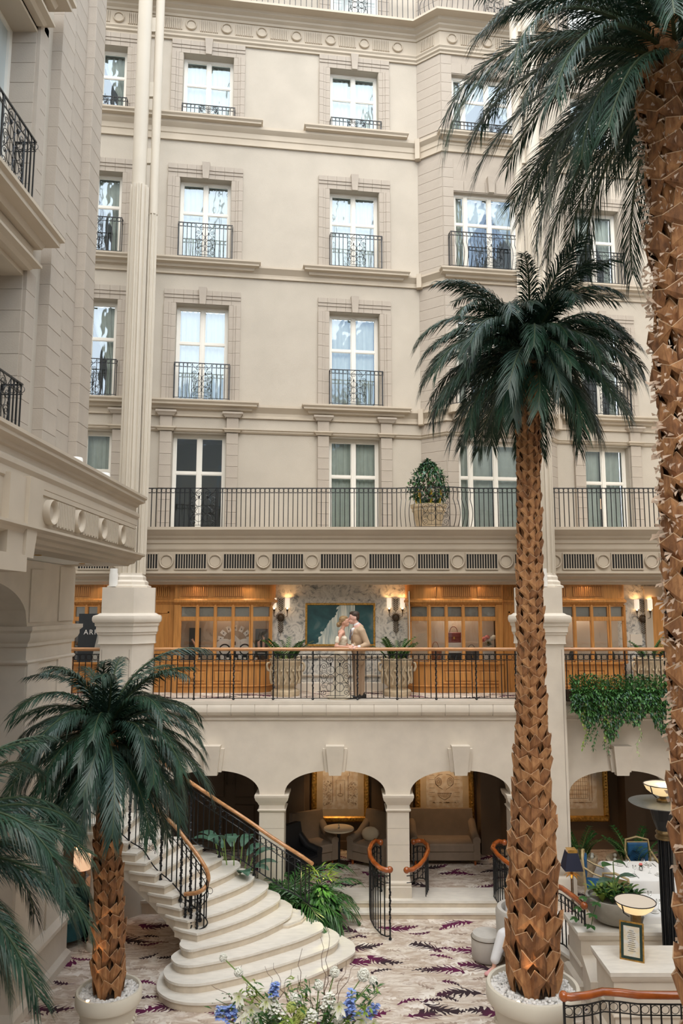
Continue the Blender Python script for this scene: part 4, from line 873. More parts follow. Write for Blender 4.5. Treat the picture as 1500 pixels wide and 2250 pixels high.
def palm(name, label, group, x, y, zb, top, r0, r1, rows, per, L, ll, nf, seed, tilt=0., upmax=80, dn=-55, pot=None, lod=96, wd=.016, bout=.075, seen=None, prof=None, avoid=None):
    R = random.Random(seed); t = thing(name, label, 'palm tree', (x, y, zb), 0, group); Hh = top - zb
    ax = lambda s: (tilt * s, 0, Hh * s)
    pf_ = prof or [(0, r0), (.6, r1), (1, r1)]; MB().tube([ax(q[0]) for q in pf_], [q[1] * .93 for q in pf_], 16).build('trunk', 'fibre', t, smooth=60)
    def rad(s):
        for (a, ra), (c, rc) in zip(PRF, PRF[1:]):
            if s <= c: return ra + (rc - ra) * (s - a) / (c - a)
        return PRF[-1][1]
    PRF = prof or [(0, r0), (.6, r1), (1, r1)]
    z_ = 0; j = 0; dz0 = rows
    while z_ < Hh - .02:
        s = z_ / Hh; r = rad(s); dz = dz0 * (r / PRF[0][1]) ** .8
        rq = max(.09, round(r / .02) * .02); wq = 2 * pi * rq / per * 1.22; hq = round(dz * 1.95 / .02) * .02
        for i in range(per):
            a = 2 * pi * (i + .5 * (j % 2)) / per + R.uniform(-.07, .07)
            if seen and abs((a - seen[0] + pi) % (2 * pi) - pi) > seen[1]: continue
            c = ax(s)
            put('leaf_base', boot_mesh(wq, hq, bout * (rq / .3) ** .5, R.randint(0, 5), rq), t, (c[0] + r * cos(a), r * sin(a), c[2] + R.uniform(-.012, .012)), rot=(R.uniform(-.10, .14), R.uniform(-.06, .06), a + pi / 2 + R.uniform(-.06, .06)), scale=(R.uniform(.96, 1.1),) * 3)
        z_ += dz; j += 1
    V = []
    classes = [(upmax, -10, 1.0), (62, -50, .95), (45, -65, 1.0), (28, -72, 1.02), (8, -80, 1.0), (-18, -84, .90)]
    for ci, (e0, e1, sc) in enumerate(classes):
        for v in range(2): V.append((ci, frond_mesh((name, ci, v, round(L, 2)), L * sc * (1, .92)[v], radians(e0), radians(e1 + v * 8), ll * (1, .9)[v], lod, wd, 'frond' if (v or ci % 2) else 'frondb', seed + ci * 7 + v, (1.25, 1.0)[v])))
    for i in range(nf):
        u = (i + .5) / nf; ci = min(5, int((u ** .9) * 6)); a = i * 2.39996 + R.uniform(-.15, .15)
        me = R.choice([m for c, m in V if c == ci]); c = ax(1); near = avoid and abs((a - avoid[0] + pi) % (2 * pi) - pi) < avoid[1]
        if near and avoid[2] == 0: continue
        zz = c[2] + .10 * (1 - u) - .12 * u
        put('frond', me, t, (c[0] + r1 * .4 * cos(a), r1 * .4 * sin(a), zz), rot=(R.uniform(-.25, .25), R.uniform(-.12, .12), a), scale=(R.uniform(.88, 1.06) * (avoid[2] if near else 1),) * 3)
    return t
def potlathe(x, y, z, R, h, label, name='planter', base=0.):
    t = thing(name, label, 'plant pot', (x, y, base)); z -= base
    MB().lathe([(.001, 0), (R * .62, 0), (R * .66, .03), (R * .74, h * .35), (R * .77, h * .38), (R * .77, h * .42), (R * .82, h * .66), (R * .85, h * .69), (R * .86, h * .78), (R * .97, h * .80), (R, h * .84), (R * 1.0, h * .96), (R * .97, h), (R * .90, h), (R * .88, h * .9), (.001, h * .88)], 48, (0, 0, z - h)).build('pot_body', 'pot', t, smooth=40)
    b = MB()
    for k in range(60): a = 2 * pi * k / 60; rr = R * (.80 + .015 * sin(k * .9)); b.ball((rr * cos(a), rr * sin(a), z - h + h * (.54 + .05 * sin(k * 1.3))), .028, 5, 4, (1, 1, .8))
    b.build('relief_band', 'pot', t, smooth=60)
    return t
def pebbles(x, y, z, R, r0, n, label, seed):
    Rr = random.Random(seed); b = MB()
    for i in range(n):
        a = Rr.uniform(0, 2 * pi); q = sqrt(Rr.uniform(r0 * r0, R * R)); s = Rr.uniform(.016, .032)
        b.ball((q * cos(a), q * sin(a), Rr.uniform(-.01, .02)), s, 5, 4, (Rr.uniform(.8, 1.3), Rr.uniform(.8, 1.2), .8))
    b.lathe([(.001, -.02), (R, -.02)], 24)
    b.build('pebbles', 'pebble', None, (x, y, z), smooth=60, label=label, cat='pebbles', kind='stuff')
potlathe(2.40, 10.4, 1.0, .60, 1.0, 'large cream pot with relief band holding the tall palm')
pebbles(2.40, 10.4, .93, .53, .30, 900, 'white pebbles in the large cream pot of the tall palm', 3)
palm('palm_tree', 'tall palm with scaly brown trunk in front of the right pier', 'palms in the hall', 2.42, 10.4, .92, 9.36, .29, .115, .215, 5, 1.82, .42, 92, 11, tilt=.17, bout=.13, seen=None, prof=[(0, .25), (.136, .228), (.21, .205), (.286, .175), (.39, .135), (.537, .115), (1, .095)])
potlathe(-3.13, 10.6, .85, .425, .85, 'cream pot with relief band holding the short left palm')
pebbles(-3.13, 10.6, .79, .37, .22, 420, 'white pebbles in the smaller cream pot of the short left palm', 4)
palm('palm_tree', 'short palm with dark crown in front of the curved staircase', 'palms in the hall', -3.13, 10.6, .78, 4.05, .18, .10, .165, 5, 1.75, .38, 84, 23, tilt=-.18, bout=.11, prof=[(0, .155), (.25, .135), (.5, .115), (.7, .10), (1, .09)], avoid=(pi, .9, .82))
palm('palm_tree', 'near palm at the right edge with shaggy pale-fibred trunk', 'palms in the hall', 3.93, 8.2, 0, 12.35, .36, .27, .27, 5, 3.15, .56, 78, 31, bout=.19, lod=110, wd=.016, seen=(-pi / 2 - .5, 2.4))
palm('palm_tree', 'near palm crown at the lower left edge', 'palms in the hall', -4.05, 7.3, 0, 3.45, .2, .17, .25, 5, 1.9, .42, 60, 41, lod=104, wd=.013, dn=-70, avoid=(pi, 1.1, 0))
# loose pale fibre on the near right trunk
R_ = random.Random(5); b = MB()
for i in range(2600):
    a = R_.uniform(pi * .7, pi * 1.75); z = R_.uniform(1, 12.0); r = R_.uniform(.36, .46); p = Vector((r * cos(a), r * sin(a), z)); l = R_.uniform(.04, .13)
    d = Vector((cos(a), sin(a), R_.uniform(-.6, .8))); q = p + d * l * .6 + Vector((R_.uniform(-.04, .04), R_.uniform(-.04, .04), R_.uniform(-.03, .03)))
    w = R_.uniform(.002, .006); b.add([p, p + Vector((0, 0, w)), q], [(0, 1, 2)]); b.add([p, q, q + Vector((R_.uniform(-.03, .03), 0, -.04)), ], [(0, 1, 2)])
b.build('fibre_tufts', 'fuzz', [o for o in S.objects if o.get('label', '').startswith('near palm at the right')][0], kind='stuff')
# ================================================================== CURVED STAIRCASE
RH = .14
NOS = {1: [(372, 2122), (352, 2140), (344, 2169), (355, 2185), (383, 2198), (433, 2204), (505, 2198), (596, 2173), (690, 2141), (762, 2104), (778, 2093), (780, 2086), (775, 2070), (745, 2052)],
 2: [(385, 2108), (364, 2124), (359, 2138), (371, 2154), (402, 2162), (455, 2159), (549, 2138), (643, 2110), (722, 2082), (741, 2069), (745, 2060), (738, 2047), (705, 2032)],
 3: [(398, 2084), (380, 2096), (376, 2106), (390, 2118), (424, 2121), (487, 2110), (540, 2099), (600, 2082), (660, 2063), (704, 2044), (710, 2036), (703, 2026), (672, 2015)],
 4: [(397, 2068), (394, 2075), (402, 2083), (420, 2087), (447, 2081), (482, 2073), (540, 2058), (590, 2039), (633, 2016), (641, 2003), (641, 1989), (625, 1978)],
 5: [(399, 2044), (432, 2051), (482, 2037), (540, 2017), (580, 1998), (608, 1982), (616, 1973), (612, 1963), (595, 1956)],
 6: [(382, 2017), (412, 2023), (482, 2005), (540, 1982), (570, 1965), (588, 1950), (588, 1941), (570, 1932)],
 7: [(364, 1990), (394, 1997), (462, 1973), (515, 1953), (548, 1937), (559, 1926), (555, 1915), (535, 1908)],
 8: [(345, 1966), (378, 1971), (463, 1937), (505, 1918), (525, 1905), (528, 1899), (520, 1890), (500, 1886)],
 9: [(326, 1942), (361, 1947), (453, 1903), (487, 1886), (488, 1881), (465, 1872)],
 10: [(305, 1918), (342, 1922), (430, 1868), (448, 1860), (447, 1855), (425, 1851)],
 11: [(285, 1895), (320, 1898), (400, 1846), (412, 1837), (410, 1832)],
 12: [(265, 1873), (300, 1876), (372, 1824), (382, 1814)],
 13: [(243, 1851), (280, 1853), (345, 1800), (354, 1792)],
 14: [(219, 1831), (255, 1833), (318, 1780), (326, 1772)],
 15: [(195, 1810), (235, 1812), (292, 1758), (300, 1750)]}
st = thing('staircase', 'curved pale marble staircase sweeping up to the left', 'staircase', (-1.6, 12.6, 0)); OX, OY = -1.6, 12.6
def nosw(n):
    P = [atZ(px, py, n * RH) for px, py in NOS[n]]
    for p in P: p.y = min(p.y, 14.78)
    if n > 9: return P
    i0 = 0 if n < 5 else 1; out = P[:i0]; Q_ = P[i0:]
    for i in range(len(Q_) - 1):
        p0, p1, p2, p3 = Q_[max(0, i - 1)], Q_[i], Q_[i + 1], Q_[min(len(Q_) - 1, i + 2)]
        for k in range(4):
            u = k / 4; out.append(.5 * ((2 * p1) + (p2 - p0) * u + (2 * p0 - 5 * p1 + 4 * p2 - p3) * u * u + (3 * p1 - p0 - 3 * p2 + p3) * u ** 3))
    return out + [Q_[-1]]
def shift(P, d):       # inset polygon for the riser below a nosing
    out = []; n = len(P)
    for i in range(n):
        a, b_, q = P[(i - 1) % n], P[(i + 1) % n], P[i]; t = (b_ - a); nn = Vector((-t.y, t.x, 0)).normalized() if t.length > 1e-6 else Vector((0, 0, 0))
        out.append(q + nn * d)
    return out
def area(P): return sum(P[i].x * P[(i + 1) % len(P)].y - P[(i + 1) % len(P)].x * P[i].y for i in range(len(P))) / 2
LN, RN_ = {}, {}
for n in NOS: w = nosw(n); LN[n] = w[0]; RN_[n] = w[-1]
LAND = [Vector((-5.4, LN[15].y - .02, 0)), LN[15] + Vector((-.12, 0, 0)), RN_[15] + Vector((-.1, 0, 0)), Vector((-4.2, 14.9, 0)), Vector((-5.4, 14.9, 0))]
for n in range(1, 16):
    w = nosw(n); z = n * RH
    if n <= 13: tail = [RN_[n + 2] + Vector((0, .08, 0)), (RN_[n + 1] + LN[n + 1] * 2) / 3, LN[n + 1] + Vector((-.01, 0, 0))] if n > 3 else [RN_[n + 2], (RN_[n + 2] + LN[n + 2]) / 2, LN[n + 2] + Vector((.1, .15, 0))]
    elif n == 14: tail = [RN_[15] + Vector((-.25, .2, 0)), LN[15] + Vector((-.2, 0, 0))]
    else: tail = [w[-1] + Vector((-.4, .2, 0)), w[0] + Vector((-.4, 0, 0))]
    P = [Vector((p.x - OX, p.y - OY, 0)) for p in w + tail]
    if area(P) < 0: P.reverse()
    MB().prism([(p.x, p.y) for p in P], z - .035, z).build('tread', 'tread', st)
    Q = shift(P, .028); z0 = 0 if n <= 4 else z - .145
    MB().prism([(p.x, p.y) for p in Q], max(0, z0), z - .035).build('riser', 'riser', st)
P = [atZ(px, py, .49) for px, py in ((600, 2030), (633, 2030), (661, 2020), (670, 2011), (663, 2000), (641, 1995), (610, 1995))]
MB().prism([(p.x - OX, p.y - OY) for p in P][::-1], .455, .49).build('tread', 'tread', st); Q = shift([p - Vector((OX, OY, 0)) for p in P][::-1], .02); MB().prism([(p.x, p.y) for p in Q][:], 0, .455).build('riser', 'riser', st)
LP = [Vector((p.x - OX, p.y - OY, 0)) for p in LAND]; zl = 16 * RH
MB().prism([(p.x, p.y) for p in LP], zl - .04, zl).build('landing_slab', 'tread', st); MB().prism([(p.x, p.y) for p in shift(LP, .03)], zl - .40, zl - .04).build('landing', 'lime', st)
# stringer and soffit
b = MB(); ins = Vector((.03, .045, 0))
low = lambda n: n * RH - (.22 + .026 * (n - 4))
for n in range(4, 16):
    a = LN[n] + ins; c = (LN[n + 1] if n < 15 else LN[15] + Vector((-.2, .0, 0))) + ins; zt = n * RH - .035
    za, zc = max(0, low(n)), max(0, low(n + 1))
    for off in (Vector((0, 0, 0)), Vector((0, .12, 0))): b.add([a + off - Vector((OX, OY, a.z - za)), c + off - Vector((OX, OY, c.z - zc)), c + off - Vector((OX, OY, c.z - zt)), a + off - Vector((OX, OY, a.z - zt))], [(0, 1, 2, 3)])
    ra = RN_[n]; rc = RN_[n + 1] if n < 15 else RN_[15] + Vector((-.2, 0, 0))
    b.add([a - Vector((OX, OY, a.z - za)), c - Vector((OX, OY, c.z - zc)), rc - Vector((OX, OY, rc.z - zc)), ra - Vector((OX, OY, ra.z - za))], [(0, 1, 2, 3)])
    b.add([ra - Vector((OX, OY, ra.z - za)), rc - Vector((OX, OY, rc.z - zc)), rc - Vector((OX, OY, rc.z - zt)), ra - Vector((OX, OY, ra.z - zt))], [(0, 1, 2, 3)])
b.build('stringer', 'lime', st)
def stair_rail(name, label, data, mname, hr=.034, step=.115, twist_at=(), panel=None, ringband=.13, endcurl=True):
    """data: (foot px, foot py, z, hand px, hand py) -> handrail, lower bar, ring band, balusters"""
    F = [atZ(a, b_, z) for a, b_, z, _, _ in data]
    for p in F: p.y = min(p.y, 14.7)
    Hn = [atY(c, d, F[i].y) for i, (_, _, _, c, d) in enumerate(data)]
    o = F[-1]; t = thing(name, label, 'railing', (o.x, o.y, 0)); O_ = Vector((o.x, o.y, 0))
    # smooth resample
    def cat(P, m=6):
        out = []
        for i in range(len(P) - 1):
            p0, p1, p2, p3 = P[max(0, i - 1)], P[i], P[i + 1], P[min(len(P) - 1, i + 2)]
            for k in range(m):
                u = k / m; out.append(.5 * ((2 * p1) + (p2 - p0) * u + (2 * p0 - 5 * p1 + 4 * p2 - p3) * u * u + (3 * p1 - p0 - 3 * p2 + p3) * u ** 3))
        return out + [P[-1]]
    Hc, Fc = cat(Hn), cat(F)
    for i in range(len(Fc)): Fc[i] = Vector((Hc[i].x, Hc[i].y, Fc[i].z))
    MB().tube([p - O_ for p in Hc], hr, 8).build('handrail', mname, t, smooth=50)
    ht = [(Hc[i].z - Fc[i].z) for i in range(len(Hc))]
    MB().tube([Hc[i] - O_ - Vector((0, 0, .10)) for i in range(len(Hc))], .010, 4).build('rail', 'iron', t); MB().tube([Hc[i] - O_ - Vector((0, 0, .10 + ringband)) for i in range(len(Hc))], .008, 4).build('rail', 'iron', t)
    MB().tube([Fc[i] - O_ + Vector((0, 0, .13)) for i in range(len(Hc))], .013, 4).build('rail', 'iron', t)
    acc = 0; last = None; cnt = 0
    for i in range(1, len(Hc)):
        d = (Hc[i] - Hc[i - 1]); L_ = Vector((d.x, d.y, 0)).length; a0 = acc
        while acc + 1e-9 < a0 + L_ + 0 and True:
            nxt = cnt * step
            if nxt > a0 + L_: break
            u = (nxt - a0) / L_ if L_ > 1e-6 else 0; p = Hc[i - 1].lerp(Hc[i], u); f = Fc[i - 1].lerp(Fc[i], u); an = atan2(d.y, d.x)
            h = p.z - .10 - f.z
            if panel and panel[0] <= cnt <= panel[1]:
                if cnt == (panel[0] + panel[1]) // 2: put('scroll_panel', scroll_panel(.40, h - .22), t, (p.x - O_.x, p.y - O_.y, f.z + .18), an)
            elif cnt in twist_at: put('post', bar_mesh(round(h + .06, 2), .012, True), t, (p.x - O_.x, p.y - O_.y, f.z), an)
            else: put('baluster', bar_mesh(round(h - .13, 2), .008), t, (p.x - O_.x, p.y - O_.y, f.z + .13), an)
            put('ring', ring_mesh(min(step, ringband) * .42), t, (p.x - O_.x + cos(an) * step / 2, p.y - O_.y + sin(an) * step / 2, p.z - .10 - ringband / 2 + (d.z / max(L_, .01)) * step / 2), an)
            cnt += 1
        acc = a0 + L_
    return t
stair_rail('stair_railing', 'black iron stair railing with curled oak handrail, on the near inner side', [(205, 1800, 16 * RH, 203, 1640), (243, 1838, 13.5 * RH, 258, 1688), (280, 1866, 12 * RH, 290, 1722), (315, 1885, 11 * RH, 318, 1750), (345, 1925, 9.3 * RH, 345, 1780), (381, 1957, 8 * RH, 381, 1812), (405, 1990, 6.8 * RH, 408, 1845), (432, 2020, 5.8 * RH, 438, 1885), (452, 2040, 5 * RH, 456, 1918), (456, 2052, 4.3 * RH, 455, 1942), (440, 2062, 4 * RH, 437, 1960), (410, 2056, 4 * RH, 406, 1965)],
           'rail', twist_at=(6, 12, 16, 18, 20, 23, 24, 25), panel=(8, 11))
stair_rail('stair_railing', 'black iron stair railing with straight oak handrail, on the far side by the plants', [(300, 1795, 15 * RH, 302, 1625), (330, 1800, 14 * RH, 332, 1650), (370, 1815, 12.6 * RH, 368, 1684), (415, 1838, 11.2 * RH, 402, 1708), (450, 1874, 10 * RH, 442, 1735), (487, 1884, 9 * RH, 480, 1761), (528, 1900, 8 * RH, 522, 1788), (559, 1923, 7 * RH, 556, 1811), (589, 1946, 6 * RH, 590, 1835), (616, 1970, 5 * RH, 625, 1858), (641, 1988, 4 * RH, 660, 1880), (670, 2010, 3.5 * RH, 686, 1898)],
           'rail', twist_at=(6, 12, 18, 24))
t = thing('stair_railing', 'short black iron landing railing behind the short left palm', 'railing', (-5, 12.72, zl))
railing(t, [(-.35, 0), (.75, 0)], 0, .98, .13, .12); MB().tube([(-.35, 0, 1.04), (.75, 0, 1.04)], .034, 8).build('handrail', 'rail', t, smooth=50)
# small curled railings of the arcade steps and the terrace
def curl_rail(label, pts, zt, z_of, part=1.):
    H = [atZ(px, py, zt) for px, py in pts]; o = H[-1]; t = thing('step_railing', label, 'railing', (o.x, o.y, 0)); O_ = Vector((o.x, o.y, 0))
    MB().tube([p - O_ for p in H], .045, 8).ball(H[0] - O_, .06, 8, 6).ball(H[-1] - O_, .06, 8, 6).build('handrail', 'mahog', t, smooth=60)
    for dz, r in ((-.10, .010), (-.22, .008)): MB().tube([p - O_ + Vector((0, 0, dz)) for p in H], r, 4).build('rail', 'iron', t)
    MB().tube([p - O_ + Vector((0, 0, z_of(p) - zt + .07)) for p in H[:max(2, int(len(H) * part))]], .012, 4).build('rail', 'iron', t)
    Lc = [0]
    for i in range(1, len(H)): Lc.append(Lc[-1] + (H[i] - H[i - 1]).length)
    n = max(2, int(Lc[-1] / .11))
    for k in range(n + 1):
        if k > n * part: break
        s = Lc[-1] * k / n; i = max(j for j in range(len(Lc)) if Lc[j] <= s + 1e-9); i = min(i, len(H) - 2); u = (s - Lc[i]) / (Lc[i + 1] - Lc[i]); p = H[i].lerp(H[i + 1], u); zf = z_of(p); d = H[i + 1] - H[i]; an = atan2(d.y, d.x)
        tw = k in (0, n); put('post' if tw else 'baluster', bar_mesh(round(zt - .1 - zf + (.08 if tw else -.07), 2), .010 if tw else .008, tw), t, (p.x - O_.x, p.y - O_.y, zf + (0 if tw else .07)), an)
        if k < n: put('ring', ring_mesh(.045), t, (p.x - O_.x + d.x / d.length * .05, p.y - O_.y + d.y / d.length * .05, zt - .16), an)
zs = lambda p: .25 if p.y > 15.2 else (.12 if p.y > 14.97 else 0)
curl_rail('black iron step railing with curled mahogany handrail, left of the middle pillar', [(836, 1851), (824, 1847), (815, 1856), (811, 1868), (813, 1882), (822, 1896), (836, 1908), (848, 1912), (856, 1911)], 1.18, zs)
curl_rail('black iron railing with curled mahogany handrail, right of the middle pillar', [(908, 1850), (918, 1847), (930, 1848), (939, 1857), (940, 1870), (932, 1888), (920, 1902), (905, 1911), (893, 1912)], 1.05, lambda p: .25, .62)
curl_rail('long black iron terrace railing with mahogany handrail, passing behind the tall palm', [(1108, 1851), (1095, 1848), (1085, 1855), (1082, 1864), (1095, 1880), (1117, 1898), (1142, 1915), (1190, 1935), (1235, 1952), (1262, 1972), (1283, 1990)], 1.2, lambda p: .25)
curl_rail('near black iron railing with mahogany handrail at the lower right corner', [(1238, 2189), (1252, 2191), (1290, 2187), (1324, 2179), (1360, 2181), (1400, 2186), (1470, 2187), (1560, 2187)], 1.3, lambda p: 0)
# ================================================================== PEOPLE (one continuous remeshed surface per figure; clothes and hair are parts)
M['pinkshoe'] = mat('pink_shoe', (.72, .36, .36), .7)
def blob(name, parts, m, parent, vox=.012, smooth=3, loc=(0, 0, 0)):
    """parts: ('c', p0, p1, r0, r1) tapered limb, ('e', centre, (rx,ry,rz), tilt) ellipsoid -> one welded surface"""
    b = MB()
    for p in parts:
        if p[0] == 'c':
            a, c, r0, r1 = Vector(p[1]), Vector(p[2]), p[3], p[4]; n = 8
            b.tube([a.lerp(c, i / n) for i in range(n + 1)], [r0 + (r1 - r0) * i / n for i in range(n + 1)], 12); b.ball(a, r0 * 1.0, 12, 8); b.ball(c, r1 * 1.0, 12, 8)
        else:
            s = MB(); s.ball((0, 0, 0), 1, 16, 12); rot = Matrix.Rotation(p[3] if len(p) > 3 else 0, 3, 'Y')
            vs = [rot @ Vector((v[0] * p[2][0], v[1] * p[2][1], v[2] * p[2][2])) + Vector(p[1]) for v in s.v]; b.add(vs, s.f)
    o = b.build(name, m, parent, loc)
    r = o.modifiers.new('weld', 'REMESH'); r.mode = 'VOXEL'; r.voxel_size = vox; r.use_smooth_shade = True
    q = o.modifiers.new('soft', 'SMOOTH'); q.factor = .5; q.iterations = smooth
    return o
def hand(P, wrist, palm, tips, r=.0095):
    """palm centre, five finger tips [(knuckle, mid, tip)]"""
    P.append(('c', wrist, palm, .026, .030)); P.append(('e', palm, (.042, .024, .036)))
    for k, m_, t_ in tips: P.append(('c', k, m_, r, r * .95)); P.append(('c', m_, t_, r * .95, r * .75))
px = lambda X: atY(X, 1400, 15.62).x
GZ = G
# --- groom: stands right, turned to the left, leaning towards the bride
gx, gy = .20, 15.66
t = thing('person', 'man in a beige double-breasted suit kissing the woman, standing at the railing', 'person', (gx, gy, GZ))
def V(x, y, z): return (x, y, z)
hd = V(-.055, -.02, 1.625)     # head centre
body = [('e', (hd[0], hd[1], hd[2] + .02), (.098, .078, .112), -.12), ('e', (hd[0] - .035, hd[1], hd[2] - .065), (.062, .056, .060)),       # cranium, jaw
        ('c', (hd[0] - .085, hd[1], hd[2] + .035), (hd[0] - .105, hd[1], hd[2] - .015), .012, .015), ('e', (hd[0] - .104, hd[1], hd[2] - .018), (.017, .015, .013)),   # nose
        ('e', (hd[0] - .086, hd[1], hd[2] - .052), (.016, .024, .008)), ('e', (hd[0] - .084, hd[1], hd[2] - .066), (.015, .022, .008)), ('e', (hd[0] - .075, hd[1], hd[2] - .098), (.022, .028, .020)),   # lips, chin
        ('e', (hd[0] - .072, hd[1] - .03, hd[2] + .055), (.02, .024, .010)), ('e', (hd[0] - .072, hd[1] + .03, hd[2] + .055), (.02, .024, .010)),     # brows
        ('e', (hd[0] + .022, hd[1] - .076, hd[2] - .005), (.020, .009, .033), .2), ('e', (hd[0] + .022, hd[1] + .076, hd[2] - .005), (.020, .009, .033), .2),  # ears
        ('c', (hd[0] + .02, hd[1], hd[2] - .06), (.02, 0, 1.44), .056, .062), ('c', (.02, 0, 1.44), (.03, 0, 1.10), .10, .11), ('c', (.03, 0, 1.1), (.03, 0, .92), .11, .12)]
# arms reach forward-left to the rail
sh1, el1, wr1 = (.10, -.17, 1.36), (.215, -.20, 1.10), (.03, -.32, 1.05)
sh2, el2, wr2 = (.04, .16, 1.36), (-.02, .10, 1.12), (-.10, -.24, 1.06)
for a, e, w in ((sh1, el1, wr1), (sh2, el2, wr2)): body += [('c', (.03, 0, 1.36), a, .07, .055), ('c', a, e, .05, .04), ('c', e, w, .038, .028)]
hand(body, wr1, (-.03, -.345, 1.045), [((-.055, -.36, 1.055), (-.085, -.375, 1.05), (-.095, -.378, 1.03)), ((-.052, -.37, 1.05), (-.075, -.392, 1.04), (-.083, -.395, 1.018)), ((-.045, -.375, 1.045), (-.06, -.402, 1.03), (-.068, -.402, 1.008)), ((-.035, -.375, 1.04), (-.045, -.402, 1.025), (-.052, -.40, 1.005)), ((-.02, -.335, 1.06), (-.045, -.33, 1.072), (-.068, -.335, 1.066))])
hand(body, wr2, (-.125, -.29, 1.05), [((-.145, -.31, 1.055), (-.165, -.335, 1.05), (-.172, -.35, 1.03)), ((-.138, -.318, 1.05), (-.15, -.348, 1.043), (-.155, -.36, 1.02)), ((-.128, -.322, 1.05), (-.135, -.353, 1.04), (-.138, -.364, 1.015)), ((-.117, -.32, 1.048), (-.12, -.345, 1.038), (-.122, -.358, 1.015)), ((-.10, -.28, 1.065), (-.095, -.305, 1.072), (-.10, -.325, 1.065))])
body += [('c', (.0, -.06, .92), (-.005, -.07, .50), .085, .058), ('c', (-.005, -.07, .50), (.0, -.06, .10), .055, .038), ('c', (.07, .06, .92), (.085, .06, .50), .085, .058), ('c', (.085, .06, .50), (.09, .06, .10), .055, .038)]
blob('body', body, 'skin2', t, .009, 2)
blob('jacket', [('e', (.03, 0, 1.22), (.155, .20, .24)), ('c', (.075, -.145, 1.385), (.06, .145, 1.385), .078, .078), ('c', (.085, -.05, 1.435), (.075, .06, 1.435), .055, .055), ('c', (.08, 0, 1.43), (.07, 0, 1.35), .07, .10), ('e', (.03, 0, 1.33), (.135, .205, .12)), ('e', (.035, 0, 1.00), (.155, .18, .17)), ('c', (.035, -.09, .98), (.045, -.08, .80), .11, .125), ('c', (.035, .09, .98), (.045, .08, .80), .11, .125), ('c', (.04, 0, .95), (.045, 0, .79), .13, .135),
    ('c', (.06, -.15, 1.37), sh1, .075, .08), ('c', sh1, el1, .076, .062), ('c', el1, (.075, -.295, 1.055), .060, .044), ('c', (.04, .14, 1.37), sh2, .075, .08), ('c', sh2, el2, .076, .062), ('c', el2, (-.08, -.20, 1.065), .06, .044)], 'suit', t, .013, 3)
blob('shirt', [('c', (.0, -.012, 1.487), (.012, -.012, 1.40), .071, .086), ('e', (-.075, -.06, 1.33), (.055, .06, .10)), ('c', (.05, -.31, 1.052), (.035, -.318, 1.05), .040, .038), ('c', (-.085, -.215, 1.063), (-.095, -.235, 1.06), .038, .036)], 'shirt', t, .010, 1)
MB().add([(-.128, -.095, 1.40), (-.108, -.115, 1.40), (-.118, -.150, 1.22), (-.158, -.11, 1.22), (-.135, -.14, 1.16)], [(0, 1, 2, 3), (3, 2, 4)]).build('necktie', 'tie', t)
for sy in (-1, 1):
    MB().add([(-.055, sy * .10 - .035, 1.43), (-.125, sy * .06 - .06, 1.33), (-.155, -.075, 1.16), (-.115, sy * .15 - .01, 1.33), (-.09, sy * .16, 1.36)], [(0, 1, 2, 3), (0, 3, 4)]).build('lapel', 'suitl', t)
for z in (1.13, 1.02):
    for y in (-.20, -.145): MB().ball((-.075 if y < -.17 else -.11, y, z), .011, 6, 4).build('button', 'bronze', t)
blob('trousers', [('c', (.035, 0, .93), (.035, 0, .84), .125, .13), ('c', (.0, -.065, .86), (-.005, -.07, .48), .105, .082), ('c', (-.005, -.07, .48), (.0, -.06, .09), .080, .066), ('c', (.075, .065, .86), (.09, .06, .48), .105, .082), ('c', (.09, .06, .48), (.095, .06, .09), .080, .066)], 'suitl', t, .014, 3)
for x, y in ((-.03, -.07), (.075, .05)): blob('shoe', [('c', (x + .08, y, .045), (x - .10, y - .02, .035), .045, .035), ('e', (x - .12, y - .02, .032), (.055, .042, .03)), ('c', (x + .06, y, .05), (x + .05, y, .10), .045, .042)], 'shoe', t, .009, 1)
blob('hair', [('e', (hd[0] + .018, hd[1], hd[2] + .068), (.100, .083, .078), -.25), ('e', (hd[0] + .060, hd[1], hd[2] + .02), (.055, .072, .085), .1), ('e', (hd[0] - .045, hd[1], hd[2] + .108), (.055, .062, .030), -.3), ('c', (hd[0] - .02, hd[1] - .055, hd[2] + .115), (hd[0] - .07, hd[1] - .03, hd[2] + .10), .018, .012)], 'brownhair', t, .009, 1)
for sy in (-1, 1): MB().ball((hd[0] - .079, hd[1] + sy * .030, hd[2] + .033), .011, 8, 6, (.6, 1, .55)).build('eye', 'black', t)
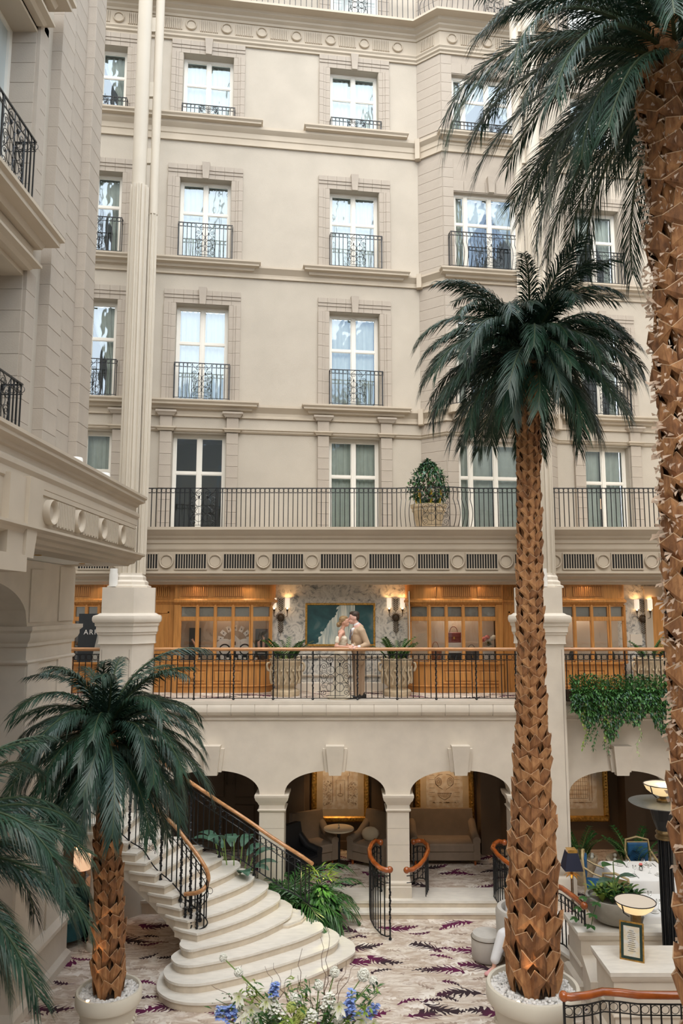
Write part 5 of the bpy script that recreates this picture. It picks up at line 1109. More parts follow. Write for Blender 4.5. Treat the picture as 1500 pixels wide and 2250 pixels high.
# --- bride: left, turned to the right, face lifted
bx, by = -.112, 15.62
t = thing('person', 'woman with a blonde bun in an ivory off-shoulder satin dress, kissing the man', 'person', (bx, by, GZ))
hd = (.065, 0, 1.545)
body = [('e', (hd[0] - .005, 0, hd[2] + .015), (.090, .072, .102), .25), ('e', (hd[0] + .035, 0, hd[2] - .045), (.052, .048, .050)), ('c', (hd[0] + .082, 0, hd[2] + .04), (hd[0] + .098, 0, hd[2] + .008), .009, .012),
        ('e', (hd[0] + .083, 0, hd[2] - .028), (.014, .020, .008)), ('e', (hd[0] + .080, 0, hd[2] - .042), (.014, .019, .008)), ('e', (hd[0] + .066, 0, hd[2] - .072), (.020, .024, .018)), ('e', (hd[0] + .068, -.028, hd[2] + .05), (.018, .022, .009)), ('e', (hd[0] + .068, .028, hd[2] + .05), (.018, .022, .009)),
        ('e', (hd[0] - .012, -.07, hd[2] - .005), (.014, .007, .026)), ('c', (hd[0] - .012, 0, hd[2] - .055), (.0, 0, 1.36), .040, .044), ('c', (.0, 0, 1.33), (.01, 0, 1.08), .075, .085), ('e', (.0, 0, 1.32), (.075, .155, .055)), ('e', (.04, -.05, 1.22), (.06, .06, .06)), ('e', (.04, .05, 1.22), (.06, .06, .06)),
        ('c', (.01, 0, 1.10), (.0, 0, .92), .09, .12), ('c', (0, -.06, .9), (0, -.05, .1), .075, .04), ('c', (.0, .06, .9), (.0, .05, .1), .075, .04)]
s1, e1, w1 = (-.02, -.16, 1.29), (-.115, -.21, 1.06), (.10, -.285, 1.055)
s2, e2, w2 = (.02, .15, 1.29), (.10, .08, 1.09), (.17, -.19, 1.055)
body += [('c', s1, e1, .042, .034), ('c', e1, w1, .032, .022), ('c', s2, e2, .042, .034), ('c', e2, w2, .032, .022)]
hand(body, w1, (.155, -.30, 1.05), [((.18, -.305, 1.055), (.205, -.325, 1.05), (.218, -.338, 1.03)), ((.175, -.318, 1.052), (.195, -.345, 1.043), (.205, -.352, 1.02)), ((.165, -.325, 1.05), (.18, -.352, 1.038), (.187, -.358, 1.012)), ((.155, -.328, 1.047), (.163, -.352, 1.035), (.168, -.357, 1.012)), ((.15, -.275, 1.062), (.175, -.275, 1.072), (.20, -.285, 1.068))], .008)
hand(body, w2, (.20, -.235, 1.06), [((.215, -.26, 1.065), (.225, -.29, 1.063), (.232, -.31, 1.05)), ((.205, -.265, 1.065), (.213, -.295, 1.06), (.218, -.318, 1.045)), ((.195, -.268, 1.063), (.20, -.298, 1.058), (.203, -.318, 1.042)), ((.186, -.265, 1.06), (.188, -.29, 1.055), (.19, -.31, 1.04)), ((.21, -.22, 1.075), (.23, -.235, 1.085), (.245, -.255, 1.08))], .008)
blob('body', body, 'skin', t, .009, 2)
blob('dress', [('e', (.025, 0, 1.17), (.108, .115, .105)), ('e', (.062, -.055, 1.205), (.062, .066, .058)), ('e', (.062, .055, 1.205), (.062, .066, .058)), ('c', (.012, 0, 1.12), (.005, 0, 1.02), .096, .092), ('c', (.005, 0, 1.02), (-.005, 0, .90), .098, .135), ('e', (-.02, 0, .88), (.145, .15, .13)), ('c', (-.01, 0, .88), (-.01, 0, .45), .14, .145), ('c', (-.01, 0, .45), (-.02, 0, .06), .145, .20), ('c', (-.06, -.02, .40), (-.14, -.04, .05), .09, .12), ('c', (.02, 0, .35), (.07, -.04, .05), .09, .10), ('e', (-.02, -.02, .04), (.28, .17, .045)), ('c', (-.075, -.175, 1.20), (-.02, -.11, 1.22), .048, .045), ('c', (-.02, -.11, 1.22), (.07, -.06, 1.235), .045, .035), ('c', (-.09, -.19, 1.15), (-.075, -.175, 1.22), .050, .048), ('c', (.05, .15, 1.2), (.05, .08, 1.23), .045, .035)], 'satin', t, .012, 2)
MB().tube([(.055, -.085, 1.24), (.025, -.095, 1.32), (-.005, -.085, 1.375)], .005, 4).tube([(.075, -.03, 1.25), (.065, -.05, 1.31), (.0, -.06, 1.37)], .004, 4).build('strap', 'satin', t)
for k in range(5): MB().tube([(.105 - .006 * k, -.09 + .02 * k, 1.13 - .022 * k), (.06, -.115, 1.11 - .024 * k), (-.04, -.10, 1.125 - .02 * k)], .006, 5).build('fold', 'satin', t, smooth=60)
hb = [('e', (hd[0] - .03, 0, hd[2] + .045), (.092, .078, .085), .3), ('e', (hd[0] + .02, 0, hd[2] + .092), (.055, .062, .032), .35), ('e', (hd[0] - .075, 0, hd[2] - .005), (.05, .06, .06))]
for k in range(7): a = k * .9; hb.append(('e', (hd[0] - .115 + .024 * cos(a), .026 * sin(a), hd[2] - .045 + .034 * sin(a * 1.3)), (.032, .032, .026), a))
hb.append(('e', (hd[0] - .12, 0, hd[2] - .05), (.052, .050, .055)))
blob('hair', hb, 'blonde', t, .008, 1)
for sy in (-1, 1): MB().ball((hd[0] + .072, sy * .027, hd[2] + .028), .009, 8, 6, (.6, 1, .4)).build('eye', 'black', t)
# --- seated guest half hidden behind the tall palm trunk
q = atZ(1106, 2058, .48)
t = thing('person', 'seated guest in white trousers, half hidden behind the tall palm trunk', 'person', (q.x, q.y, 0))
body = [('c', (.25, .25, .55), (.28, .32, 1.00), .13, .14), ('e', (.30, .32, 1.25), (.09, .08, .11)), ('c', (.28, .32, 1.0), (.30, .32, 1.2), .06, .05), ('c', (.22, .18, .50), (-.02, -.05, .50), .085, .06), ('c', (-.02, -.05, .50), (-.20, -.18, .12), .055, .035), ('c', (-.20, -.18, .08), (-.30, -.26, .04), .035, .03),
        ('c', (.30, .1, .5), (.10, -.22, .48), .085, .06), ('c', (.10, -.22, .48), (.10, -.28, .10), .055, .035), ('c', (.42, .3, .98), (.40, .08, .72), .05, .04), ('c', (.40, .08, .72), (.2, -.08, .58), .04, .03)]
hand(body, (.2, -.08, .58), (.15, -.12, .57), [((.13, -.12, .58), (.10, -.14, .57), (.08, -.15, .55)), ((.13, -.14, .57), (.10, -.165, .56), (.085, -.175, .54)), ((.14, -.155, .57), (.115, -.18, .55), (.10, -.185, .53)), ((.15, -.165, .56), (.13, -.185, .545), (.12, -.19, .53)), ((.15, -.09, .59), (.12, -.08, .59), (.10, -.09, .58))])
blob('body', body, 'skin', t, .013, 2)
blob('trousers', [('c', (.24, .2, .52), (-.02, -.05, .52), .12, .10), ('c', (-.02, -.05, .52), (-.18, -.16, .20), .10, .075)], 'shirt', t, .014, 2)
blob('jeans', [('c', (.32, .12, .52), (.10, -.22, .50), .12, .095), ('c', (.10, -.22, .50), (.10, -.28, .16), .09, .07)], 'navy', t, .014, 2)
blob('shirt', [('c', (.26, .27, .58), (.28, .32, 1.0), .17, .17), ('c', (.42, .3, .98), (.40, .08, .72), .07, .06)], 'shirt', t, .016, 2)
blob('hair', [('e', (.31, .33, 1.30), (.10, .09, .10))], 'brownhair', t, .012, 1)
blob('shoe', [('c', (-.20, -.18, .06), (-.32, -.26, .035), .048, .035), ('e', (-.33, -.27, .032), (.05, .045, .03))], 'pinkshoe', t, .01, 1)
blob('shoe', [('c', (.10, -.28, .05), (.06, -.42, .035), .045, .035)], 'shoe', t, .01, 1)
a = thing('armchair', 'grey upholstered tub armchair behind the tall palm trunk', 'chair', (q.x + .38, q.y + .25, 0))
MB().lathe([(.40, .14), (.44, .3), (.45, .78), (.42, .84), (.36, .84), (.33, .78), (.33, .40), (.001, .40)], 24, (0, 0, 0), -.2, pi + 1.2).build('backrest', 'greyup', a, smooth=40)
MB().lathe([(.001, .14), (.33, .14), (.34, .38), (.30, .44), (.001, .45)], 24).build('seat', 'greyup', a, smooth=40)
for k in range(4): MB().cyl(.24 * cos(.8 + k * pi / 2), .24 * sin(.8 + k * pi / 2), 0, .15, .02, 6).build('leg', 'chairwood', a)
for dx, dy, lb in ((-.22, .30, 'round grey pouf beside the seated guest'), (.28, -.62, 'round grey pouf just behind the large cream pot')):
    a = thing('pouf', lb, 'stool', (q.x + dx, q.y + dy, 0)); MB().lathe([(.001, .02), (.24, .02), (.26, .06), (.26, .36), (.235, .42), (.001, .43)], 28).build('cushion', 'greyup', a, smooth=40); MB().tube([(.262 * cos(i * pi / 14), .262 * sin(i * pi / 14), .36) for i in range(28)], .006, 4, closed=True).build('piping', 'bronze', a)

# ================================================================== PLANTS, FURNITURE, SMALL THINGS
def leaf(b, p, d, l, w, up=Vector((0, 0, 1)), droop=.25, n=3, fold=.15):
    d = Vector(d).normalized(); s = d.cross(up); s = s.normalized() if s.length > 1e-3 else Vector((1, 0, 0)); nn = s.cross(d).normalized(); vs = []; p = Vector(p)
    for i in range(n + 1):
        t = i / n; c = p + d * l * t - Vector((0, 0, 1)) * droop * l * t * t; q = w * .5 * (sin(pi * min(1, t * .92 + .06)) ** .8)
        vs += [c - s * q + nn * q * fold, c, c + s * q + nn * q * fold]
    fs = []
    for i in range(n): a = i * 3; fs += [(a, a + 1, a + 4, a + 3), (a + 1, a + 2, a + 5, a + 4)]
    b.add(vs, fs)
def zz_stem(seed, h=.45, bend=.5):
    def f():
        R = random.Random(seed); b = MB(); P = []; n = 11
        for i in range(n + 1): t = i / n; P.append(Vector((h * bend * t ** 1.7, 0, h * t * (1 - .18 * t))))
        b.cur = 1; b.tube(P, [.009 * (1 - .6 * i / n) for i in range(n + 1)], 4); b.cur = 0
        for i in range(2, n + 1):
            d = (P[i] - P[i - 1]).normalized()
            for s in (-1, 1): leaf(b, P[i], d * .75 + Vector((0, s * .9, .15)), .12 * (1.1 - .35 * i / n), .055, droop=.1, n=2)
        leaf(b, P[n], d, .09, .035)
        return b.mesh('stem', ['leaf', 'stem'])
    return shared(('zz', seed, h, bend), f)
def zz(root, x, y, z, n, h, seed, r=.16):
    R = random.Random(seed)
    for i in range(n):
        a = i * 2.4 + R.uniform(-.3, .3); q = r * sqrt((i + .5) / n)
        put('stem', zz_stem(i % 4, h, .35 + .18 * (i % 4)), root, (x + q * cos(a), y + q * sin(a), z), rot=(0, R.uniform(-.1, .35), a), scale=(R.uniform(.75, 1.1),) * 3)
def cloud(b, R, n, fpos, l, w, spread=1.0, n_=2):
    for i in range(n):
        p, nrm = fpos(R); d = Vector((R.gauss(0, 1), R.gauss(0, 1), R.gauss(0, 1))).normalized() * spread + Vector(nrm); leaf(b, p, d, l * R.uniform(.6, 1.2), w * R.uniform(.7, 1.2), droop=R.uniform(.1, .5), n=n_)
# urns on the gallery
def urn(x, y, label, tall=True):
    t = thing('urn_planter', label, 'planter', (x, y, G), 0, 'carved stone urns on the gallery')
    MB().lathe([(.001, 0), (.29, 0), (.30, .03), (.30, .10), (.26, .13), (.20, .15), (.19, .18), (.24, .22), (.28, .30), (.30, .42), (.30, .62), (.32, .68), (.345, .72), (.345, .76), (.32, .78), (.27, .78), (.26, .72), (.001, .72)], 32).build('bowl', 'urn', t, smooth=40)
    b = MB()
    for k in range(16):
        a = 2 * pi * k / 16; b.tube([(.30 * cos(a), .30 * sin(a), .26), (.325 * cos(a + .1), .325 * sin(a + .1), .36), (.325 * cos(a - .1), .325 * sin(a - .1), .48), (.315 * cos(a + .06), .315 * sin(a + .06), .62)], [.03, .022, .026, .014], 5)
        b.ball((.315 * cos(a + .2), .315 * sin(a + .2), .53), .03, 6, 4)
    b.build('carving', 'urn', t, smooth=60)
    for s in (-1, 1): MB().tube([(s * .31, 0, .50), (s * .37, 0, .52), (s * .40, 0, .60), (s * .38, 0, .67), (s * .33, 0, .68)], .028, 6).build('handle', 'urn', t, smooth=60)
    p = thing('potted_plant', 'dark green leafy plant in the ' + label, 'plant', (x, y, G + .70)); zz(p, 0, 0, 0, 20 if tall else 8, .55, int(abs(x) * 10), .22)
    b = MB(); b.lathe([(.001, .06), (.26, .03), (.27, 0), (.001, -.01)], 16).build('soil', 'fibre', p)
urn(-1.30, 16.22, 'carved stone urn left of the couple')
urn(1.06, 16.22, 'carved stone urn right of the couple')
urn(6.52, 16.42, 'carved stone urn by the orange door', False)
# topiary on the upper balcony
t = thing('potted_tree', 'bushy green ficus with yellow bromeliads in a stone pot on the upper balcony', 'plant', (1.86, 16.95, 7.55))
MB().lathe([(.001, 0), (.25, 0), (.27, .04), (.36, .42), (.38, .44), (.38, .50), (.41, .52), (.42, .58), (.36, .58), (.35, .5), (.001, .5)], 32).build('pot', 'urn', t, smooth=40)
MB().tube([(0, 0, .45), (.03, 0, .9), (-.02, .02, 1.5)], [.03, .025, .012], 6).tube([(.03, 0, .8), (.15, .05, 1.2)], .012, 4).tube([(.02, 0, .75), (-.15, -.05, 1.15)], .012, 4).build('trunk', 'twig', t)
R = random.Random(8)
def fp(R):
    while 1:
        z = R.uniform(.66, 1.62); rr = .46 * (1 - ((z - .95) / .70) ** 2) if z > .95 else .46 * (1 - ((.95 - z) / .4) ** 2)
        if rr <= .02: continue
        a = R.uniform(0, 2 * pi); q = rr * R.uniform(.55, 1.05); return Vector((q * cos(a), q * sin(a) * .9, z)), (cos(a) * .6, sin(a) * .6, -.2)
for m_, n in (('leaf', 650), ('leafb', 550)):
    b = MB(); cloud(b, R, n, fp, .105, .055, .8); b.build('foliage', m_, t, kind='stuff')
for k in range(7):
    a = 2 * pi * k / 7 + .3; b = MB(); x, y = .26 * cos(a), .26 * sin(a)
    for j in range(7): q = a + (j - 3) * .45; leaf(b, (x, y, .55), (cos(q) * .8, sin(q) * .8, .6), .26, .035, droop=.5)
    b.cur = 1; b.tube([(x, y, .55), (x * 1.25, y * 1.25, .85)], [.016, .02], 5)
    for j in range(9): q = j * 2.4; leaf(b, (x * 1.2, y * 1.2, .72 + .018 * j), (cos(q) * .6, sin(q) * .6, .8), .09, .035, droop=.1)
    b.build('bromeliad', ['leafy', 'yellow'], t)
# hanging foliage over the right gallery edge
R = random.Random(12)
hf = thing('hanging_foliage', 'thick mass of trailing greenery hanging over the right gallery edge', 'plant', (6, 15.05, 4.3))
MB().box(-1.7, 3.2, -.04, .12, -.30, -.08).build('trough', 'fibre', hf)
b = MB()
for k in range(5200):
    x = R.uniform(-1.68, 3.2); z = R.uniform(-.50, .13); leaf(b, (x, R.uniform(-.16, -.02) - .1 * (z < 0), z), (R.uniform(-1, 1), R.uniform(-1, .1), R.uniform(-.6, .8)), R.uniform(.05, .09), .034, n=2)
b.build('foliage', 'leafh', hf, kind='stuff')
def hp(R):
    x = R.uniform(-1.66, 3.2); dz = .92 + .16 * sin(x * 5) + .12 * sin(x * 13 + 1); z = .20 - (R.random() ** 1.05) * dz
    return Vector((x, -.10 - .17 * sin(min(1, (.1 - z) / .5) * 2.2) * R.uniform(.3, 1.1), z)), (0, -.5, -.7 if z < -.1 else .6)
for m_, n, l, w in (('leafh', 6500, .075, .036), ('leafb', 4500, .07, .038), ('leafp', 900, .045, .026)):
    b = MB(); cloud(b, R, n, hp, l, w, .8); b.build('foliage', m_, hf, kind='stuff')
for m_, n in (('leafp', 6), ('leafy', 5), ('leaf', 12)):
    for k in range(n):
        b = MB(); x = R.uniform(-1.55, 3.0); L_ = R.uniform(.85, 1.2); z = -.1; y = -.24
        P = [Vector((x + .05 * sin(i * .8 + x), y + .02 * cos(i), -.1 - L_ * i / 16)) for i in range(17)]; b.tube(P, .004, 3)
        for p in P[3:]:
            for q in range(3): leaf(b, p, (R.uniform(-1, 1), R.uniform(-.8, .2), -.5), R.uniform(.04, .075), .026, n=2)
        b.build('trailing_vine', m_, hf)
b = MB()
for k in range(2600):
    x = R.uniform(-1.65, 3.1); z = R.uniform(-.2, .16); b.add([(x, -.12, z - .1), (x + .01, -.12, z - .1), (x + R.uniform(-.12, .12), -.24, z + R.uniform(-.25, .12))], [(0, 1, 2)])
b.build('fern_fronds', 'leafh', hf, kind='stuff')
# ------------------------------------------------------------------ pictures in the alcoves
inkm = mat('engraving_ink', (.20, .13, .08), .8)
M['ink'] = inkm; M['mount'] = mat('picture_mount', (.60, .50, .36), .8, .1, 4)
def picture(px0, px1, pyb, pyt, label, kind):
    a, c = atY(px0, pyb, 18.32), atY(px1, pyt, 18.32); w, h = (c.x - a.x) / 2, (c.z - a.z) / 2
    t = thing('picture', label, 'picture', ((a.x + c.x) / 2, 18.39, (a.z + c.z) / 2))
    MB().box(-w + .1, w - .1, -.03, 0, -h + .1, h - .1).build('mount', 'mount', t)
    f = .13; b = MB()
    for (x0, x1, z0, z1) in ((-w, w, h - f, h), (-w, w, -h, -h + f), (-w, -w + f, -h + f, h - f), (w - f, w, -h + f, h - f)): b.bbox(x0, x1, -.08, 0, z0, z1, .03)
    for k in range(int(2 * w / .07)): b.ball((-w + .05 + k * .07, -.085, h - f / 2), .022, 5, 4).ball((-w + .05 + k * .07, -.085, -h + f / 2), .022, 5, 4)
    for k in range(int(2 * h / .07)): b.ball((-w + f / 2, -.085, -h + .05 + k * .07), .022, 5, 4).ball((w - f / 2, -.085, -h + .05 + k * .07), .022, 5, 4)
    b.build('frame', 'gold', t)
    iw, ih = w - .28, h - .30; MB().box(-iw - .01, iw + .01, -.034, -.03, -ih - .01, ih + .01).build('paper', 'paper', t)
    b = MB(); y = -.036; ln = lambda P, r=.0035, cl=False: b.tube([(p[0] * iw, y, p[1] * ih) for p in P], r, 3, closed=cl)
    R = random.Random(int(px0))
    if kind == 0:
        ln([(-.45, -.75), (-.45, .3), (-.55, .35), (-.5, .55), (.5, .55), (.55, .35), (.45, .3), (.45, -.75)], .006); ln([(-.25, -.7), (-.25, .15), (.25, .15), (.25, -.7)]); ln([(-.62, .55), (-.3, .78), (0, .88), (.3, .78), (.62, .55)], .006); ln([(.0, -.4), (.0, .0)], .006); ln([(.16 * cos(a), -.45 + .05 * sin(a)) for a in [k * pi / 6 for k in range(12)]], .004, True)
        for k in range(150):
            x = R.uniform(.5, .95) * R.choice((-1, 1)); z = R.uniform(-.85, .1); ln([(x, z), (x + R.uniform(-.07, .07), z + R.uniform(-.05, .05)), (x + R.uniform(-.07, .07), z + R.uniform(-.05, .05))], .003)
        for k in range(30): x = R.uniform(-.5, .5); z = R.uniform(.5, .85); ln([(x, z), (x + R.uniform(-.1, .1), z + .05)], .003)
    elif kind == 1:
        for s in (-1, 1):
            for r in (.16, .10, .05): ln([(s * .32 + r * cos(a), .1 + r * sin(a)) for a in [k * pi / 8 for k in range(16)]], .006, True)
            ln([(s * .1, -.2), (s * .3, -.12), (s * .5, .0), (s * .52, .25), (s * .3, .38), (s * .1, .4)], .005)
        ln([(-.4, -.35), (.4, -.35), (.3, -.5), (0, -.62), (-.3, -.5)], .006, True)
        for k in range(12): ln([(-.35 + .064 * k, -.36), (-.25 + .045 * k, -.52)], .003)
        for k in range(9): ln([(-.85, .7 - .17 * k), (-.55, .7 - .17 * k)], .003); ln([(.55, .7 - .17 * k), (.85, .7 - .17 * k)], .003)
        for k in range(26): x = R.uniform(-.7, .7); ln([(x, -.74), (x + .06, -.70), (x + .1, -.75)], .003)
        for k in range(14): ln([(-.6 + .09 * k, .85), (-.56 + .09 * k, .78)], .004)
    else:
        for k in range(12): ln([(-.8 + .12 * k, -.6), (-.8 + .12 * k, .6)], .004)
        for k in range(8): ln([(-.8, -.6 + .17 * k), (.52, -.6 + .17 * k)], .004)
        ln([(.6, -.7), (.6, .8), (.75, .8), (.75, -.7)], .006, True)
        for k in range(24): x = R.uniform(-.8, .7); ln([(x, -.78), (x + .06, -.75), (x + .1, -.8)], .003)
    b.build('engraving', 'ink', t)
picture(683, 811, 1807, 1640, 'gilt framed engraving of a garden arch with fountain, above the round table', 0)
picture(912, 1040, 1809, 1640, 'gilt framed engraving of a carved fountain mask, in the alcove right of the middle pillar', 1)
picture(1205, 1333, 1806, 1640, 'gilt framed engraving of an iron gate, in the alcove behind the dining tables', 2)
# alcove double door, left arch
d = struct('door_2', 'brown panelled double door in the alcove behind the staircase', (-2.75, 18.39, .245))
for s in (-1, 1):
    MB().box(min(0, s * .72), max(0, s * .72), -.04, 0, 0, 2.6).build('door_leaf', 'brownwall', d)
    for z0, z1 in ((.15, 1.0), (1.15, 2.45)): MB().bbox(min(s * .12, s * .6), max(s * .12, s * .6), -.065, -.04, z0, z1, .03).build('panel', 'brownwall', d)
    MB().tube([(s * .07, -.06, 1.45), (s * .09, -.11, 1.55), (s * .09, -.11, 1.95), (s * .07, -.06, 2.05)], .014, 6).build('handle', 'bronze', d)
# ------------------------------------------------------------------ alcove furniture
FZ = .25
def sofa(x, y, w, d, label, m='sofa', rz=0, name='sofa', wing=False):
    t = thing(name, label, 'sofa' if w > 1.1 else 'chair', (x, y, FZ), rz); h = w / 2
    MB().bbox(-h + .12, h - .12, -d / 2, d / 2 - .15, .28, .46, .03).build('seat', m, t)
    MB().bbox(-h + .02, h - .02, -d / 2 + .03, d / 2, .10, .30, .02).build('base', m, t)
    MB().add([(-h, d / 2 - .22, .3), (h, d / 2 - .22, .3), (h, d / 2, .3), (-h, d / 2, .3), (-h + .05, d / 2 - .12, 1.02), (h - .05, d / 2 - .12, 1.02), (h - .05, d / 2 + .04, 1.0), (-h + .05, d / 2 + .04, 1.0)], [(0, 1, 5, 4), (1, 2, 6, 5), (2, 3, 7, 6), (3, 0, 4, 7), (4, 5, 6, 7)]).build('backrest', m, t)
    for s in (-1, 1):
        MB().tube([(s * (h - .07), -d / 2 + .02, .52), (s * (h - .07), 0, .56), (s * (h - .07), d / 2 - .1, .75)], .09, 8).box(min(s * (h - .15), s * h), max(s * (h - .15), s * h), -d / 2 + .02, d / 2 - .1, .12, .55).build('arm', m, t, smooth=50)
        for q in (-1, 1): MB().cyl(s * (h - .1), q * (d / 2 - .1), 0, .12, .025, 6).build('leg', 'mahog', t)
    return t
sofa(-.75, 17.35, .85, .8, 'beige armchair left of the round table, in the alcove', rz=.5, name='armchair')
sofa(.62, 17.35, .95, .85, 'beige armchair right of the round table, behind the middle pillar', rz=-.6, name='armchair')
sofa(2.15, 17.55, 1.5, .85, 'low beige sofa under the engraving of the carved fountain mask')
sofa(-1.0, 16.45, .7, .7, 'black armchair beside the arcade pillar, behind the fan palms', 'black', .9, 'armchair')
t = thing('round_table', 'round cafe table on a black stem under the arch engraving', 'table', (-.18, 17.3, FZ))
MB().lathe([(.001, .72), (.33, .72), (.34, .735), (.33, .75), (.001, .75)], 28).build('table_top', 'mount', t, smooth=40); MB().cyl(0, 0, .02, .72, .035, 12).build('stem', 'black', t, smooth=40); MB().lathe([(.22, 0), (.22, .015), (.04, .05), (.001, .05)], 20).build('base', 'black', t, smooth=40)
t = thing('bud_vase', 'small glass bud vase on the round cafe table', 'vase', (-.18, 17.28, FZ + .75)); MB().lathe([(.001, 0), (.025, 0), (.02, .05), (.01, .09), (.012, .10)], 10).build('vase', 'shopglass', t); MB().tube([(0, 0, .05), (.01, 0, .22)], .002, 3).build('stem', 'stem', t)
for x in (.52,):
    t = thing('cushion', 'tan scatter cushion on the alcove seating, ' + ('behind the stairs' if x < -1 else 'right of the round table'), 'cushion', (x, 17.40, FZ + .60)); MB().ball((0, 0, 0), .2, 10, 6, (1, .4, .8)).build('cushion_body', 'mount', t, smooth=80)
# ------------------------------------------------------------------ planting beside the staircase
R = random.Random(21)
def fan_palm(x, y, z, label, n, L, hmul=1.0, m='leaf'):
    t = thing('fan_palm', label, 'plant', (x, y, z), 0)
    for i in range(n):
        a = i * 2.4 + .4; e = .9 - .5 * (i % 3) * .5
        put('frond', frond_mesh(('areca', L, i % 3, m), L, 1.25 - .2 * (i % 3), -.5 - .2 * (i % 3), L * .34, 20, .03, m, 60 + i, 1.4), t, (0, 0, .02), rot=(0, R.uniform(-.15, .15), a), scale=(R.uniform(.8, 1.1),) * 3)
    return t
q = atZ(640, 1990, .3); fan_palm(-1.1, 14.95, .0, 'tall areca palm behind the far stair railing', 14, 1.6)
fan_palm(-.62, 14.9, .0, 'areca palm with spreading fronds at the foot of the far stair railing', 12, 1.15)
fan_palm(-.92, 14.5, .0, 'low dark areca palm beside the bottom of the stairs', 9, .85)
fan_palm(-1.45, 14.95, .0, 'dark areca palm halfway along the far stair railing', 10, 1.2)
t = thing('broad_leaf_plant', 'plant with large upright paddle leaves behind the far stair railing', 'plant', (-2.1, 14.72, 0))
for i in range(12):
    b = MB(); a = i * 2.4; h = 1.0 + .75 * ((i * 7) % 5) / 5; p = Vector((.35 * cos(a), .3 * sin(a), h)); b.cur = 1; b.tube([(0.05 * cos(a), .05 * sin(a), 0), p * .6, p], .012, 5); b.cur = 0
    leaf(b, p, (cos(a) * .8, sin(a) * .8, .7), .62, .24, droop=.5, n=6); b.build('leaf', ['leafb', 'stem'], t, smooth=60)
t = thing('shrub', 'glossy ivy-like shrub with drooping leaves at the foot of the stairs', 'plant', (-.47, 14.5, 0))
def sp(R): a = R.uniform(0, 2 * pi); e = R.uniform(-.2, 1.4); r = R.uniform(.75, 1.0); return Vector((.34 * r * cos(a) * cos(e), .30 * r * sin(a) * cos(e), .22 + .50 * r * sin(e) + R.uniform(-.1, .1))), (cos(a), sin(a), -.5)
b = MB(); cloud(b, R, 1000, sp, .12, .065, .6, 3); b.build('foliage', 'leaf', t, kind='stuff')
def yp(R): a = R.uniform(0, 2 * pi); return Vector((.16 * cos(a), .12 * sin(a), .95 + R.uniform(-.1, .12))), (cos(a), sin(a), .6)
b = MB(); cloud(b, R, 60, yp, .24, .03, .5, 3); b.build('lit_leaves', 'leafy', t)
MB().cyl(0, 0, 0, .45, .08, 8).build('stem', 'twig', t)
lamp('garden_uplight', 'POINT', (-.40, 14.25, .95), 5, (1, .85, .35), .03)
# palm pot uplights
lamp('pot_uplight', 'SPOT', (-3.30, 10.27, .88), 16, (1, .50, .18), .02, (radians(200), 0, 0), 1.6)
lamp('pot_uplight', 'SPOT', (2.20, 9.97, 1.02), 14, (1, .6, .3), .02, (radians(195), 0, 0), 1.6)
for x, y, z, lb in ((-3.30, 10.27, .80, 'left'), (2.12, 9.98, .93, 'large')):
    t = thing('uplight', 'small brass uplight in the pebbles of the %s cream pot' % lb, 'lamp', (x, y, z)); MB().cyl(0, 0, 0, .05, .03, 10).build('housing', 'brass', t); MB().cyl(0, 0, .05, .056, .022, 10).build('lens', 'bulb', t)
# ------------------------------------------------------------------ right foreground: pedestals, lamps, dining
M['teal'] = mat('teal_velvet', (.015, .09, .11), .8, .2, 10)
M['mountg'] = mat('green_mount', (.015, .04, .03), .7)
M['sheet'] = mat('printed_sheet', (.72, .72, .70), .7, 0, 14, col2=(.72, .62, .42))
def pedestal(x0, x1, y0, y1, z, label):
    t = thing('pedestal', label, 'pedestal', ((x0 + x1) / 2, (y0 + y1) / 2, 0)); w, d = (x1 - x0) / 2, (y1 - y0) / 2; sq = [(-w + .06, d - .06), (-w + .06, -d + .06), (w - .06, -d + .06), (w - .06, d - .06)]
    MB().box(-w, w, -d, d, z - .05, z).build('top_slab', 'tread', t)
    MB().prism(sq, 0, z - .05).sweep(sq, [(-.02, 0), (.02, 0), (.05, .05), (.055, .08), (-.02, .08)], z - .13, True).sweep(sq, [(-.02, 0), (.07, 0), (.07, .13), (.03, .17), (-.02, .18)], 0, True).build('body', 'lime', t, smooth=30)
    for zz_ in (z * .42,): MB().sweep(sq, [(-.002, 0), (.02, .0), (.03, .02), (.02, .04), (-.002, .04)], zz_, True).build('dado_moulding', 'lime', t)
    return t
pedestal(3.52, 5.4, 12.18, 12.95, .90, 'cream stone pedestal carrying the grey bowl planter')
pedestal(3.50, 5.0, 10.68, 11.5, 1.0, 'cream stone pedestal carrying the framed menu, nearer of the two')
MB().prism([(3.45, 11.4), (5.2, 11.4), (5.2, 12.3), (3.6, 12.3)], 0, .55).build('pedestal_link', 'lime', None, kind='structure')
